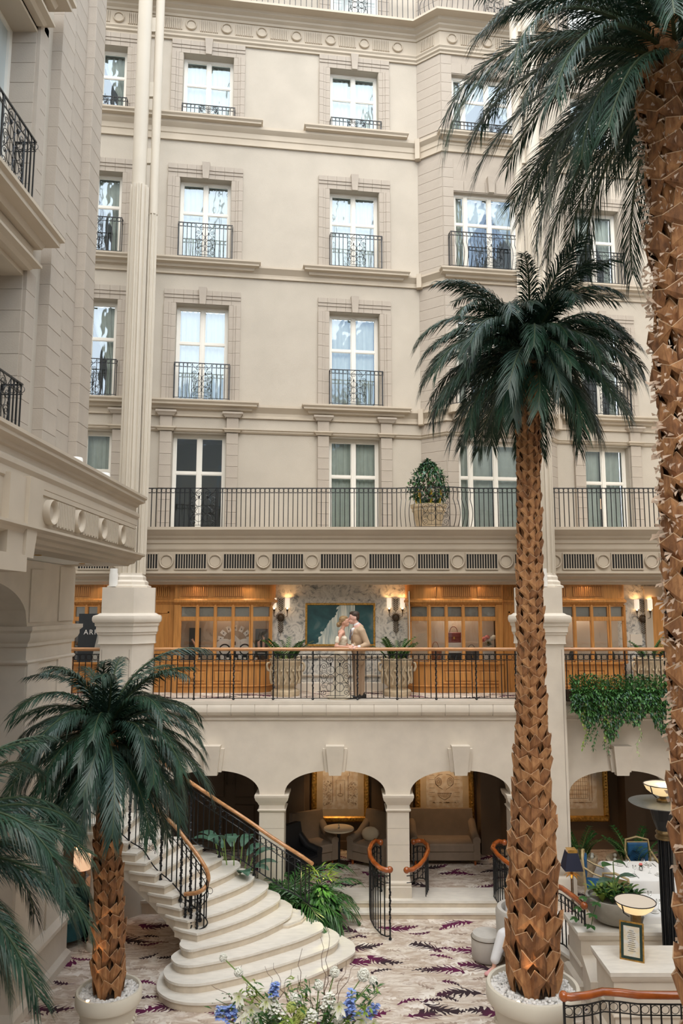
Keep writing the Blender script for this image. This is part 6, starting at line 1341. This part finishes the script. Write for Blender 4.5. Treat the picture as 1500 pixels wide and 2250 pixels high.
# planter bowl
bx_, by_ = 4.24, 12.58
t = thing('bowl_planter', 'wide grey concrete bowl of mixed green plants on the stone pedestal', 'planter', (bx_, by_, .90))
MB().lathe([(.001, 0), (.20, 0), (.32, .05), (.42, .17), (.45, .30), (.44, .39), (.40, .39), (.40, .33), (.001, .33)], 40).build('bowl', 'plant_concrete', t, smooth=40)
R = random.Random(33)
for k in range(14):
    a = k * 2.4; r = .30 * sqrt((k + .5) / 14); b = MB()
    for j in range(9): q = a + j * 2.4; leaf(b, (r * cos(a), r * sin(a), .34), (cos(q) * .6, sin(q) * .6, 1.0 + .4 * (j % 2)), R.uniform(.34, .50), .055, droop=.5, n=4)
    b.build('grassy_tuft', 'leafy' if k % 3 == 0 else 'leaf', t, smooth=60)
for k, (x, y, z, dx, dz, l, w, m_) in enumerate(((.0, .0, .85, -.5, .3, .30, .20, 'leaf'), (.05, .0, .66, .8, .5, .34, .20, 'leafb'), (-.02, .02, .62, -.8, .3, .30, .17, 'leafb'), (.06, -.02, .45, .4, .8, .34, .16, 'leaf'), (.0, 0, .9, .5, .2, .2, .16, 'leaf'), (-.22, 0, .5, -.9, .4, .26, .13, 'leaf'), (.2, -.1, .5, .6, .9, .26, .09, 'leafy'))):
    b = MB(); b.cur = 1; b.tube([(.02, 0, .33), (x, y, z)], .008, 5); b.cur = 0; leaf(b, (x, y, z), (dx, -.35, dz), l, w, droop=.35, n=5); b.build('broad_leaf', [m_, 'stem'], t, smooth=60)
for k in range(2):
    b = MB(); a = -2.95 + .5 * k; P = [Vector((.40 * cos(a), .40 * sin(a), .40)), Vector((.50 * cos(a), .50 * sin(a), .40)), Vector((.60 * cos(a), .58 * sin(a), .25)), Vector((.66 * cos(a), .62 * sin(a), .10))]
    b.tube(P, .005, 4)
    for p in P[1:]:
        for q in range(3): leaf(b, p, (cos(a + q - 1), sin(a + q - 1), .1), .12, .07, droop=.3)
    b.build('trailing_stem', 'leaf', t, smooth=60)
# bowl lamps
def bowl_lamp(x, y, z0, z1, label, tall):
    t = thing('bowl_lamp', label, 'lamp', (x, y, z0)); h = z1 - z0
    if tall:
        MB().cyl(0, 0, 0, .12, .17, 20).build('base', 'iron', t, smooth=40)
        b = MB(); fluted(b, 0, 0, .12, h - .75, .105, 12, .22); b.build('fluted_post', 'iron', t)
        MB().lathe([(.13, 0), (.14, .03), (.11, .06), (.13, .10), (.11, .13)], 20, (0, 0, h - .78)).build('brass_collar', 'brass', t, smooth=40)
        b = MB().lathe([(.105, 0), (.16, .16), (.20, .34), (.001, .36)], 16, (0, 0, h - .66))
        for k in range(12): a = 2 * pi * k / 12; leaf(b, (.11 * cos(a), .11 * sin(a), h - .62), (cos(a) * .25, sin(a) * .25, 1), .3, .09, droop=-.05)
        b.build('capital', 'iron', t)
        MB().lathe([(.001, 0), (.30, .01), (.48, .035), (.50, .05), (.48, .055), (.001, .06)], 40, (0, 0, h - .30)).build('disc', 'steel', t, smooth=50)
        MB().lathe([(.001, 0), (.09, 0), (.09, .03), (.05, .05), (.05, .10), (.001, .10)], 20, (0, 0, h - .24)).build('brass_foot', 'brass', t, smooth=40); zb, Rb = h - .15, .27
    else:
        MB().box(-.06, .06, -.045, .045, 0, h - .20).box(-.10, .10, -.08, .08, 0, .04).build('post', 'brass', t); zb, Rb = h - .22, .28
    MB().lathe([(.001, 0), (.08, .005), (.16, .035), (.23, .09), (Rb, .17)], 32, (0, 0, zb)).build('glass_bowl', 'bowl', t, smooth=60)
    MB().lathe([(.001, .165), (Rb - .005, .168)], 32, (0, 0, zb)).build('diffuser', 'diff', t, smooth=60)
    MB().tube([(Rb * cos(i * pi / 16), Rb * sin(i * pi / 16), zb + .172) for i in range(32)], .007, 5, closed=True).tube([(-Rb * .85, -Rb * .5, zb + .17), (-Rb * .75, -Rb * .45, zb + .06), (-.12, -.07, zb - .01)], .010, 5).build('rim', 'iron', t)
M['diff'] = mat('lamp_diffuser', (.62, .55, .46), .4, emit=(1, .8, .6, .10))
p = atZ(1394, 1990, 1.62); bowl_lamp(p.x, p.y - .02, .90, 1.74, 'frosted bowl lamp on a bronze post behind the framed menu', False)
p = atY(1447, 1735, 12.0); bowl_lamp(p.x + .05, 12.0, .0, p.z + .06, 'tall black fluted lamp post with steel disc and glowing bowl', True)
lamp('bowl_glow', 'POINT', (p.x + .1, 12.0, p.z + .15), 4, (1, .75, .45), .1)
# framed menu
p = atZ(1388, 2112, 1.0); t = thing('framed_menu', 'small gold framed notice with green mount standing on the near pedestal', 'picture frame', (p.x, p.y, 1.0), radians(-26))
fr_ = lambda b: b
MB().add([(-.16, 0, 0), (.16, 0, 0), (.16, .12, .47), (-.16, .12, .47), (-.16, .025, -.0), (.16, .025, 0), (.16, .145, .46), (-.16, .145, .46)], [(0, 1, 2, 3), (5, 4, 7, 6), (0, 3, 7, 4), (1, 5, 6, 2), (3, 2, 6, 7), (0, 4, 5, 1)]).build('frame', 'gold', t)
def sl(x0, x1, z0, z1, o): k = .12 / .47; return [(x0, k * z0 - o, z0), (x1, k * z0 - o, z0), (x1, k * z1 - o, z1), (x0, k * z1 - o, z1)]
MB().add(sl(-.14, .14, .02, .45, .004), [(0, 1, 2, 3)]).build('green_mount', 'mountg', t); MB().add(sl(-.105, .105, .055, .415, .007), [(0, 1, 2, 3)]).build('sheet', 'sheet', t)
M_ = None
b = MB()
for k in range(11): z = .36 - .024 * k; wq = (.03, .05, .04, .055, .05, .03, .05, .045, .055, .035, .05)[k]; b.add(sl(-wq, wq, z, z + .005, .010), [(0, 1, 2, 3)])
b.build('print_lines', 'grey', t)
MB().tube([(0, .13, .35), (0, .26, .0)], .008, 4).build('easel_leg', 'gold', t)

# floor lamp with navy pyramid shade
t = thing('floor_lamp', 'brass floor lamp with navy square shade and golden palm-leaf crown', 'lamp', (3.74, 13.15, .25))
MB().cyl(0, 0, 0, .20, .10, 24).cyl(0, 0, .20, .22, .08, 24).build('base', 'brass', t, smooth=40); MB().cyl(-.012, 0, .2, 1.22, .012, 8).cyl(.012, 0, .2, 1.22, .008, 8).build('pole', 'brass', t)
b = MB()
for k in range(10): a = 2 * pi * k / 10; leaf(b, (0, 0, 1.17), (cos(a), sin(a), .45), .17, .035, droop=.55, n=4)
b.build('palm_leaf_crown', 'gold', t)
MB().add([(-.15, -.15, 1.26), (.15, -.15, 1.26), (.15, .15, 1.26), (-.15, .15, 1.26), (-.085, -.085, 1.54), (.085, -.085, 1.54), (.085, .085, 1.54), (-.085, .085, 1.54)], [(0, 1, 5, 4), (1, 2, 6, 5), (2, 3, 7, 6), (3, 0, 4, 7)]).build('shade', 'navyshade', t)
MB().add([(-.082, -.088, 1.53), (.082, -.088, 1.53), (.082, -.082, 1.575), (-.082, -.082, 1.575), (-.08, .08, 1.575), (.08, .08, 1.575)], [(0, 1, 2, 3), (3, 2, 5, 4)]).build('shade_top', 'gold', t)
lamp('lamp_glow', 'POINT', (3.74, 13.15, 1.70), 2.0, (1, .6, .25), .05)
# dining tables
def dtable(x, y, z, w, label):
    t = thing('dining_table', label, 'table', (x, y, FZ)); h = z - FZ
    for sx in (-1, 1):
        for sy in (-1, 1): MB().box(sx * (w - .06) - .025, sx * (w - .06) + .025, sy * (w - .06) - .025, sy * (w - .06) + .025, 0, h - .03).build('leg', 'chairwood', t)
    MB().box(-w + .01, w - .01, -w + .01, w - .01, h - .03, h - .005).build('table_top', 'chairwood', t)
    vs = []; n = 10; per = []
    for i in range(4 * n):
        s, u = divmod(i, n); u = u / n; c = [(-1, -1), (1, -1), (1, 1), (-1, 1)]; a, b_ = c[s], c[(s + 1) % 4]; per.append((a[0] + (b_[0] - a[0]) * u, a[1] + (b_[1] - a[1]) * u))
    for lvl, (o, dz) in enumerate(((0, 0), (.012, -.02), (.03, -.20), (.05, -.46))):
        for i, (x_, y_) in enumerate(per):
            u = (i % n) / n; f = (.045 * cos(u * 2 * pi * 2) if lvl > 1 else 0) * lvl / 3 + (.06 * lvl / 3 if i % n == 0 else 0); vs.append((x_ * (w + o + f), y_ * (w + o + f), h + dz - (.03 * lvl / 3 if i % n == 0 else 0)))
    fs = [tuple(range(4 * n))] + [(l * 4 * n + i, (l + 1) * 4 * n + i, (l + 1) * 4 * n + (i + 1) % (4 * n), l * 4 * n + (i + 1) % (4 * n)) for l in range(3) for i in range(4 * n)]
    c = MB().add(vs, fs).build('tablecloth', 'cloth', None, (x, y, FZ), smooth=50, label='white cloth draped over the ' + label.replace('square ', ''), cat='tablecloth')
    R = random.Random(int(x * 10))
    for k, (dx, dy) in enumerate(((-.25, -.3), (.28, -.25), (-.25, .28), (.3, .3))):
        s = ('front left', 'front right', 'back left', 'back right')[k]
        p = thing('cup_and_saucer', 'white cup on a saucer, %s of the %s' % (s, label.split(',')[0].replace('square ', '')), 'cup', (x + dx, y + dy, z))
        MB().lathe([(.001, 0), (.04, 0), (.075, .012), (.075, .016), (.001, .006)], 16).build('saucer', 'white', p, smooth=50); MB().lathe([(.02, .01), (.035, .03), (.042, .06), (.038, .06), (.001, .02)], 14).build('cup', 'white', p, smooth=50)
        p = thing('wine_glass', 'stemmed glass, %s of the %s' % (s, label.split(',')[0].replace('square ', '')), 'glass', (x + dx * .55, y + dy * .6, z)); MB().lathe([(.03, 0), (.004, .005), (.004, .07), (.03, .10), (.032, .15)], 12).build('glass', 'shopglass', p, smooth=60)
        p = thing('knife', 'knife, %s of the %s' % (s, label.split(',')[0].replace('square ', '')), 'cutlery', (x + dx + .11, y + dy, z)); MB().box(-.008, .008, -.1, .1, 0, .004).build('blade', 'steel', p)
    p = thing('flower_vase', 'small posy of pink and green on the ' + label.split(',')[0].replace('square ', ''), 'vase', (x + .05, y, z)); MB().lathe([(.001, 0), (.03, 0), (.035, .05), (.025, .07)], 12).build('vase', 'shopglass', p, smooth=60)
    b = MB()
    for k in range(14): leaf(b, (0, 0, .06), (R.uniform(-1, 1), R.uniform(-1, 1), 1), .07, .03)
    b.build('leaves', 'leaf', p); b = MB()
    for k in range(5): b.ball((R.uniform(-.04, .04), R.uniform(-.04, .04), .11), .018, 6, 4)
    b.build('blooms', 'pink', p)
dtable(5.38, 14.6, 1.0, .52, 'square dining table at the back, below the gate engraving')
dtable(5.15, 12.98, 1.0, .48, 'square dining table in front, beside the black lamp post')
def dchair(x, y, rz, label):
    t = thing('dining_chair', label, 'chair', (x, y, FZ), rz, 'pale framed chairs with blue upholstery')
    MB().bbox(-.24, .24, -.22, .24, .42, .50, .03).build('seat', 'blue', t)
    MB().box(-.25, .25, -.23, .25, .37, .43).build('seat_frame', 'chairwood', t)
    MB().bbox(-.20, .20, .21, .25, .58, .95, .02).build('back_pad', 'blue', t); MB().box(-.20, .20, .25, .262, .56, .97).build('back_panel', 'chairwood', t)
    MB().tube([(-.24, .22, .40), (-.245, .25, .75), (-.22, .27, 1.0), (0, .28, 1.05), (.22, .27, 1.0), (.245, .25, .75), (.24, .22, .40)], .022, 6).box(-.22, .22, .23, .26, .52, .56).build('back_frame', 'chairwood', t, smooth=60)
    for s in (-1, 1):
        MB().tube([(s * .245, .25, .82), (s * .27, .10, .74), (s * .27, -.12, .68), (s * .25, -.20, .55), (s * .24, -.20, .40)], .018, 6).build('arm', 'chairwood', t, smooth=60)
        for q in (-1, 1): MB().tube([(s * .22, q * .2, .38), (s * .23, q * .22, 0)], [.022, .014], 6).build('leg', 'chairwood', t)
dchair(4.68, 14.7, pi / 2 - .35, 'blue and gilt chair at the left side of the back dining table')
dchair(4.78, 13.75, 2.4, 'gilt chair seen from behind, between the bowl planter and the tables')
dchair(5.75, 15.35, 0, 'blue and gilt chair behind the back dining table')
dchair(5.6, 12.75, pi + .1, 'blue and gilt chair in front of the nearer dining table, beside the lamp post')
# potted plants behind the dining area
for x, y, s, lb in ((4.78, 16.15, .8, 'small potted green plant by the engraving of the gate'), (5.75, 15.85, 1.25, 'bushy dark green plant in a wide carved urn behind the dining tables')):
    t = thing('potted_plant', lb, 'plant', (x, y, FZ)); MB().lathe([(.001, 0), (.22 * s, 0), (.26 * s, .1), (.36 * s, .36), (.42 * s, .48), (.42 * s, .54), (.36 * s, .54), (.34 * s, .48), (.001, .48)], 32).build('pot', 'urn', t, smooth=40)
    zz(t, 0, 0, .5, int(14 * s), .55, int(x * 7), .24 * s)
    b = MB()
    for k in range(8): a = k * .8; b.ball((.3 * s * cos(a), .3 * s * sin(a), .55), .04, 5, 4)
    b.build('white_blooms', 'petal', t)
# ------------------------------------------------------------------ lower left: table lamp, round column, teal chair
p = atY(181, 1885, 14.4); t = thing('table_lamp', 'lit table lamp with cream drum shade under the stair landing', 'lamp', (p.x, 14.4, .55))
MB().lathe([(.001, 0), (.12, 0), (.12, .02), (.03, .06), (.06, .3), (.02, .5), (.02, p.z - .55 - .1)], 16).build('base', 'bronze', t, smooth=50)
MB().lathe([(.155, -.19), (.145, .19)], 28, (0, 0, p.z - .55)).build('shade', 'shadecream', t, smooth=60)
lamp('table_lamp_glow', 'POINT', (p.x, 14.4, p.z + .05), 4, (1, .6, .35), .08)
t = thing('side_table', 'dark cloth-covered side table under the lit table lamp', 'table', (p.x, 14.4, 0)); MB().cyl(0, 0, 0, .53, .30, 20).build('cloth', 'black', t, smooth=40); MB().cyl(0, 0, .53, .55, .34, 20).build('table_top', 'black', t, smooth=40)
p = atZ(207, 2092, 0); t = thing('round_column', 'plain round cream column under the stair landing', 'column', (p.x, p.y + .18, 0)); MB().cyl(0, 0,   .05, 1.83, .165, 28).build('shaft', 'lime', t, smooth=40); MB().lathe([(.165, .12), (.19, .1), (.2, .05), (.2, 0)], 28).build('base', 'lime', t, smooth=40)
t = thing('armchair', 'teal velvet tub chair beside the round cream column', 'chair', (-4.93, 14.0, 0), .6)
MB().lathe([(.36, .12), (.40, .3), (.42, .80), (.39, .84), (.35, .80), (.33, .45), (.001, .44)], 24, (0, 0, 0), -.3, pi + .3).build('backrest', 'teal', t, smooth=40); MB().lathe([(.001, .12), (.33, .12), (.34, .42), (.001, .46)], 24).build('seat', 'teal', t, smooth=40)
MB().box(-8, -4.95, 14.93, 15.0, 0, 3.9).build('wall_under_landing', 'brownwall', kind='structure')

# ------------------------------------------------------------------ flower arrangement at the bottom edge
t = thing('flower_arrangement', 'large arrangement of white lilies, alliums and blue delphiniums at the bottom edge', 'flowers', (-.32, 7.9, 1.1)); R = random.Random(51)
MB().lathe([(.001, 0), (.16, 0), (.2, .1), (.24, .3), (.22, .34), (.001, .3)], 24, (0, 0, .05)).build('vase', 'white', t, smooth=40)
MB().cyl(0, 0, -1.1, -.02, .30, 24).cyl(0, 0, -.02, .05, .55, 32).build('stand', 'white', t, smooth=40)
def fpt(px, py, Y=7.9): q = atY(px, py, Y); return Vector((q.x + .32, q.y - 7.9, q.z - 1.1))
root = Vector((0, 0, .35))
def stem_to(b, p, r=.005): m = root.lerp(p, .55) + Vector((0, 0, .05)); b.tube([root + (p - root) * .1, m, p], r, 4)
def allium(px, py, r, Y=7.9, m='petal'):
    p = fpt(px, py, Y); b = MB(); b.cur = 1; stem_to(b, p, .006); b.cur = 0; b.ball(p, r * .75, 8, 6)
    for k in range(150): d = Vector((R.gauss(0, 1), R.gauss(0, 1), R.gauss(0, 1))).normalized(); b.ball(p + d * r * .9, r * .15, 4, 3)
    b.build('allium', [m, 'stem'], t, smooth=60)
for a in ((484, 2225, .062), (520, 2212, .06), (600, 2243, .065), (548, 2250, .06), (722, 2222, .058), (742, 2238, .055), (798, 2142, .062), (735, 2136, .05), (820, 2155, .045), (490, 2104, .040), (524, 2136, .045), (650, 2195, .06), (700, 2165, .05)): allium(*a)
for a in ((640, 2213, .05), (662, 2226, .05), (650, 2240, .045), (685, 2250, .045)): allium(*a, 7.8, 'lime_f')
def lily(px, py, s, Y=7.75):
    p = fpt(px, py, Y); b = MB(); b.cur = 1; stem_to(b, p); b.cur = 0
    for k in range(6): a = k * pi / 3 + .3; leaf(b, p, (cos(a), -.55, sin(a)), s, s * .42, up=Vector((0, -1, 0)), droop=.18, n=4, fold=.25)
    b.cur = 2
    for k in range(6): a = k * 1.05; b.tube([p, p + Vector((.03 * cos(a), -.07, .03 * sin(a)))], .003, 3)
    b.build('lily', ['petal', 'stem', 'lime_f'], t, smooth=60)
for a in ((553, 2217, .12), (538, 2230, .11), (525, 2188, .09), (795, 2240, .12), (745, 2210, .10), (820, 2248, .1), (585, 2200, .08)): lily(*a)
def spike(px, py, py2, m, r, dx=0):
    a, c = fpt(px, py2, 7.8), fpt(px + dx, py, 7.8); b = MB(); b.cur = 1; stem_to(b, a); b.tube([a, c], .005, 4); b.cur = 0; n = 46
    for k in range(n): q = a.lerp(c, k / n); d = Vector((R.gauss(0, 1), R.gauss(0, 1), .3)).normalized(); leaf(b, q + d * r * .5 * (1.2 - k / n), d, .05, .042, n=2)
    b.build('flower_spike', [m, 'stem'], t)
for a in ((492, 2215, 2240, 'bluef', .08, -8), (505, 2210, 2245, 'bluef', .08, 4), (768, 2175, 2240, 'bluef', .05, 4), (800, 2205, 2245, 'bluef', .07, 28), (790, 2225, 2250, 'bluef', .08, 5), (610, 2195, 2235, 'petal', .09, -15), (685, 2225, 2255, 'petal', .10, 0), (720, 2185, 2215, 'petal', .07, 5), (600, 2160, 2190, 'bluef', .03, 5), (770, 2200, 2230, 'bluef', .06, -5)): spike(*a)
for k in range(34):
    b = MB(); p = fpt(R.uniform(470, 840), R.uniform(2150, 2240), R.uniform(7.6, 8.2)); stem_to(b, p, .003)
    for j in range(26): q = root.lerp(p, R.uniform(.45, 1.0)) + Vector((R.uniform(-.05, .05),) * 3); leaf(b, q, (R.uniform(-1, 1), R.uniform(-1, .5), R.uniform(-.2, 1)), R.uniform(.05, .10), .028, n=2)
    b.build('foliage_sprig', 'leaf' if k % 3 else 'leafy', t)
for k, (x0, y0, x1, y1) in enumerate(((718, 2230, 705, 2060), (715, 2230, 722, 2035), (620, 2230, 585, 2125), (640, 2230, 600, 2115), (560, 2230, 527, 2118), (655, 2230, 660, 2082), (600, 2230, 640, 2130), (700, 2225, 745, 2120), (720, 2220, 765, 2115), (560, 2220, 465, 2165), (545, 2200, 500, 2190), (690, 2220, 650, 2140), (730, 2215, 790, 2100))):
    b = MB(); a, c = fpt(x0, y0), fpt(x1, y1); P = [a.lerp(c, i / 8) + Vector((.02 * sin(i * 2 + k), 0, .012 * cos(i * 3 + k))) for i in range(9)]; b.tube(P, [.005 - .0004 * i for i in range(9)], 4).build('twig', 'twig', t)
# ------------------------------------------------------------------ shop window displays
def disp(name, label, cat, x, z, fn, y=16.95):
    t = thing(name, label, cat, (x, y, z)); fn(t); return t
sh = G + .67
for x, s, lb in ((-2.72, -1, 'left'), (-2.28, 1, 'right')):
    t = thing('display_disc', 'white cut-out disc with black ring, %s one of the window display' % lb, 'display', (x, 17.0 + .03 * s, sh)); MB().lathe([(.001, .0), (.10, .0)], 24, (0, 0, 0)).build('centre', 'white', t, (0, -.004, .24), rot=RX); MB().lathe([(.13, .0), (.24, .0), (.24, -.02), (.13, -.02)], 28).build('ring', 'white', t, (0, 0, .24), rot=RX); MB().lathe([(.10, -.002), (.13, -.002)], 28).build('black_band', 'black', t, (0, -.002, .24), rot=RX)
t = thing('display_house', 'white cut-out house with black drawing in the middle of the window display', 'display', (-2.5, 16.98, sh)); MB().prism([(-.11, 0), (.11, 0), (.11, .01), (-.11, .01)], .05, .42).add([(-.15, 0, .42), (.15, 0, .42), (0, 0, .56), (-.15, .01, .42), (.15, .01, .42), (0, .01, .56)], [(0, 1, 2), (3, 5, 4), (0, 2, 5, 3), (1, 4, 5, 2)]).build('house', 'white', t); MB().box(-.03, .03, -.004, 0, .12, .22).box(-.02, .02, -.004, 0, .34, .42).build('drawing', 'black', t)
for k in range(7):
    a = pi * (k + .5) / 7; t = thing('display_card', 'white playing card, %s in the arc over the window display' % ('first', 'second', 'third', 'fourth', 'fifth', 'sixth', 'seventh')[k] + ' from the right', 'card', (-2.5 + .33 * cos(a), 17.0, sh + .42 + .30 * sin(a)), 0); MB().box(-.045, .045, -.004, .004, -.065, .065).build('card', 'white', t, rot=(0, -(a - pi / 2), 0)); MB().ball((0, -.006, 0), .014, 5, 4).build('pip', 'black', t)
for k, x in enumerate((-3.25, -2.85, -2.62, -2.45, -2.25, -2.0)):
    t = thing('display_jar', 'black jar with white label, %s along the shelf of the left shop' % ('first', 'second', 'third', 'fourth', 'fifth', 'sixth')[k], 'jar', (x, 16.85, sh)); MB().cyl(0, 0, 0, .13, .05, 12).cyl(0, 0, .13, .15, .035, 12).build('jar', 'black', t, smooth=40); MB().box(-.03, .03, -.052, -.045, .03, .08).build('jar_label', 'white', t)
def poster(x, z, w, h, label, kind):
    t = thing('poster', label, 'poster', (x, 16.93, z)); MB().box(-w, w, 0, .01, 0, h).build('board', 'posterm', t)
    if kind == 0: blob('printed_hand', [('c', (.06, -.01, .25), (-.03, -.01, .42), .028, .02), ('c', (-.03, -.01, .42), (-.08, -.01, .47), .016, .010), ('c', (-.03, -.01, .43), (-.05, -.01, .49), .012, .008)], 'skin2', t, .008, 1)
    else: blob('printed_hand', [('c', (-.05, -.01, .28), (-.06, -.01, .40), .035, .03), ('c', (.05, -.01, .28), (.05, -.01, .42), .035, .03), ('c', (.05, -.01, .42), (.03, -.01, .55), .014, .01), ('c', (.06, -.01, .42), (.07, -.01, .52), .014, .01), ('c', (-.06, -.01, .4), (-.02, -.01, .46), .014, .01)], 'skin2', t, .008, 1)
    MB().box(-w * .6, w * .6, -.004, 0, .16, .175).box(-w * .4, w * .4, -.004, 0, .13, .14).build('print_line', 'white', t)
M['posterm'] = mat('dark_poster', (.02, .025, .03), .5)
poster(-3.38, sh, .13, .72, 'dark poster of a raised hand, left light of the left shop', 0); poster(-1.90, sh, .14, .70, 'dark poster of two hands, right light of the left shop', 1)
def bag(x, z, w, h, m, label):
    t = thing('handbag', label, 'bag', (x, 16.9, z)); MB().bbox(-w, w, -.05, .05, 0, h, .015).build('bag_body', m, t); MB().bbox(-w * 1.02, w * 1.02, -.06, .0, h * .5, h * 1.02, .012).build('flap', m, t); MB().box(-.02, .02, -.07, -.05, h * .35, h * .6).build('buckle', 'gold', t)
    MB().tube([(w * .55 * cos(a), 0, h + h * .6 * sin(a)) for a in [pi * i / 10 for i in range(11)]], .008, 5).build('handle', m, t)
t = thing('display_plinth', 'white over dark plinth under the maroon bag', 'plinth', (2.37, 16.9, sh)); MB().box(-.17, .17, -.09, .09, .18, .40).build('upper', 'white', t); MB().box(-.15, .15, -.08, .08, 0, .18).build('lower', 'posterm', t)
bag(2.37, sh + .40, .155, .22, 'maroon', 'maroon leather satchel on the plinth in the right shop'); bag(1.96, sh, .13, .26, 'tan', 'tan leather handbag on the shelf of the right shop')
bag(2.76, sh, .15, .22, 'grey', 'grey handbag on the shelf of the right shop')
t = thing('bouquet', 'pink protea bouquet in a white pot at the right end of the right shop window', 'flowers', (3.13, 16.88, sh)); MB().bbox(-.11, .11, -.09, .09, 0, .30, .01).build('pot', 'white', t)
for k in range(6): MB().ball((-.12 + .05 * k, -.03 + .03 * (k % 2), .46 + .03 * (k % 3)), .06, 8, 5, (1, 1, .8)).build('bloom', 'pink' if k < 3 else 'petal', t, smooth=80)
b = MB()
for k in range(24): leaf(b, (0, 0, .32), (R.uniform(-1, 1), R.uniform(-1, .3), .7), .16, .04)
b.build('leaves', 'leaf', t)
for k, x in enumerate((4.35, 4.98, 5.45, 5.85)):
    t = thing('display_bottle', 'dark green bottle display, %s in the shop right of the pier' % ('first', 'second', 'third', 'fourth')[k], 'bottle', (x, 16.88, sh)); MB().lathe([(.001, 0), (.07, 0), (.08, .12), (.05, .2), (.025, .24), (.025, .3), (.001, .3)], 14).build('bottle', 'posterm', t, smooth=50); b = MB()
    for j in range(16): leaf(b, (0, 0, .05), (R.uniform(-1, 1), R.uniform(-1, .2), .5), .16, .04)
    b.build('leaves', 'leaf', t)
tc_ = bpy.data.curves.new('lettering', 'FONT'); tc_.body = 'ARRYS'; tc_.size = .15; tc_.extrude = .002; tc_.space_character = 1.25; to = bpy.data.objects.new('lettering_source', tc_); COL.objects.link(to)
bpy.context.view_layer.update(); me = bpy.data.meshes.new_from_object(to.evaluated_get(bpy.context.evaluated_depsgraph_get())); COL.objects.unlink(to); bpy.data.objects.remove(to); me.materials.clear(); me.materials.append(M['white'])
p = atY(184, 1394, 16.66); t = thing('shop_sign', 'dark window panel lettered ARRYS behind the left pier', 'sign', (p.x, 16.66, p.z)); put('lettering', me, t, (0, -.012, 0), rot=RX); MB().box(-.12, .62, -.006, 0, -.6, .45).build('panel', 'posterm', t)
MB().add([(.18, -.008, -.6), (.62, -.008, -.6), (.62, -.008, .35), (.38, -.008, .35)], [(0, 1, 2, 3)]).build('light_panel', 'frost', t)
# lamp and chair behind the balcony-level window on the right
u, z = fac(1318, 1110, -.6); t = thing('table_lamp', 'lit amber lamp inside the right balcony window', 'lamp', *FL); MB().lathe([(.13, 0), (.10, .26)], 20, (u, .62, z - .10)).build('shade', 'shadecream', t, smooth=60); MB().cyl(u, .62, z - .4, z - .1, .04, 12).build('base', 'bronze', t)
MB().cyl(u, .62, 7.5, z - .4, .2, 12).build('stand', 'bronze', t)
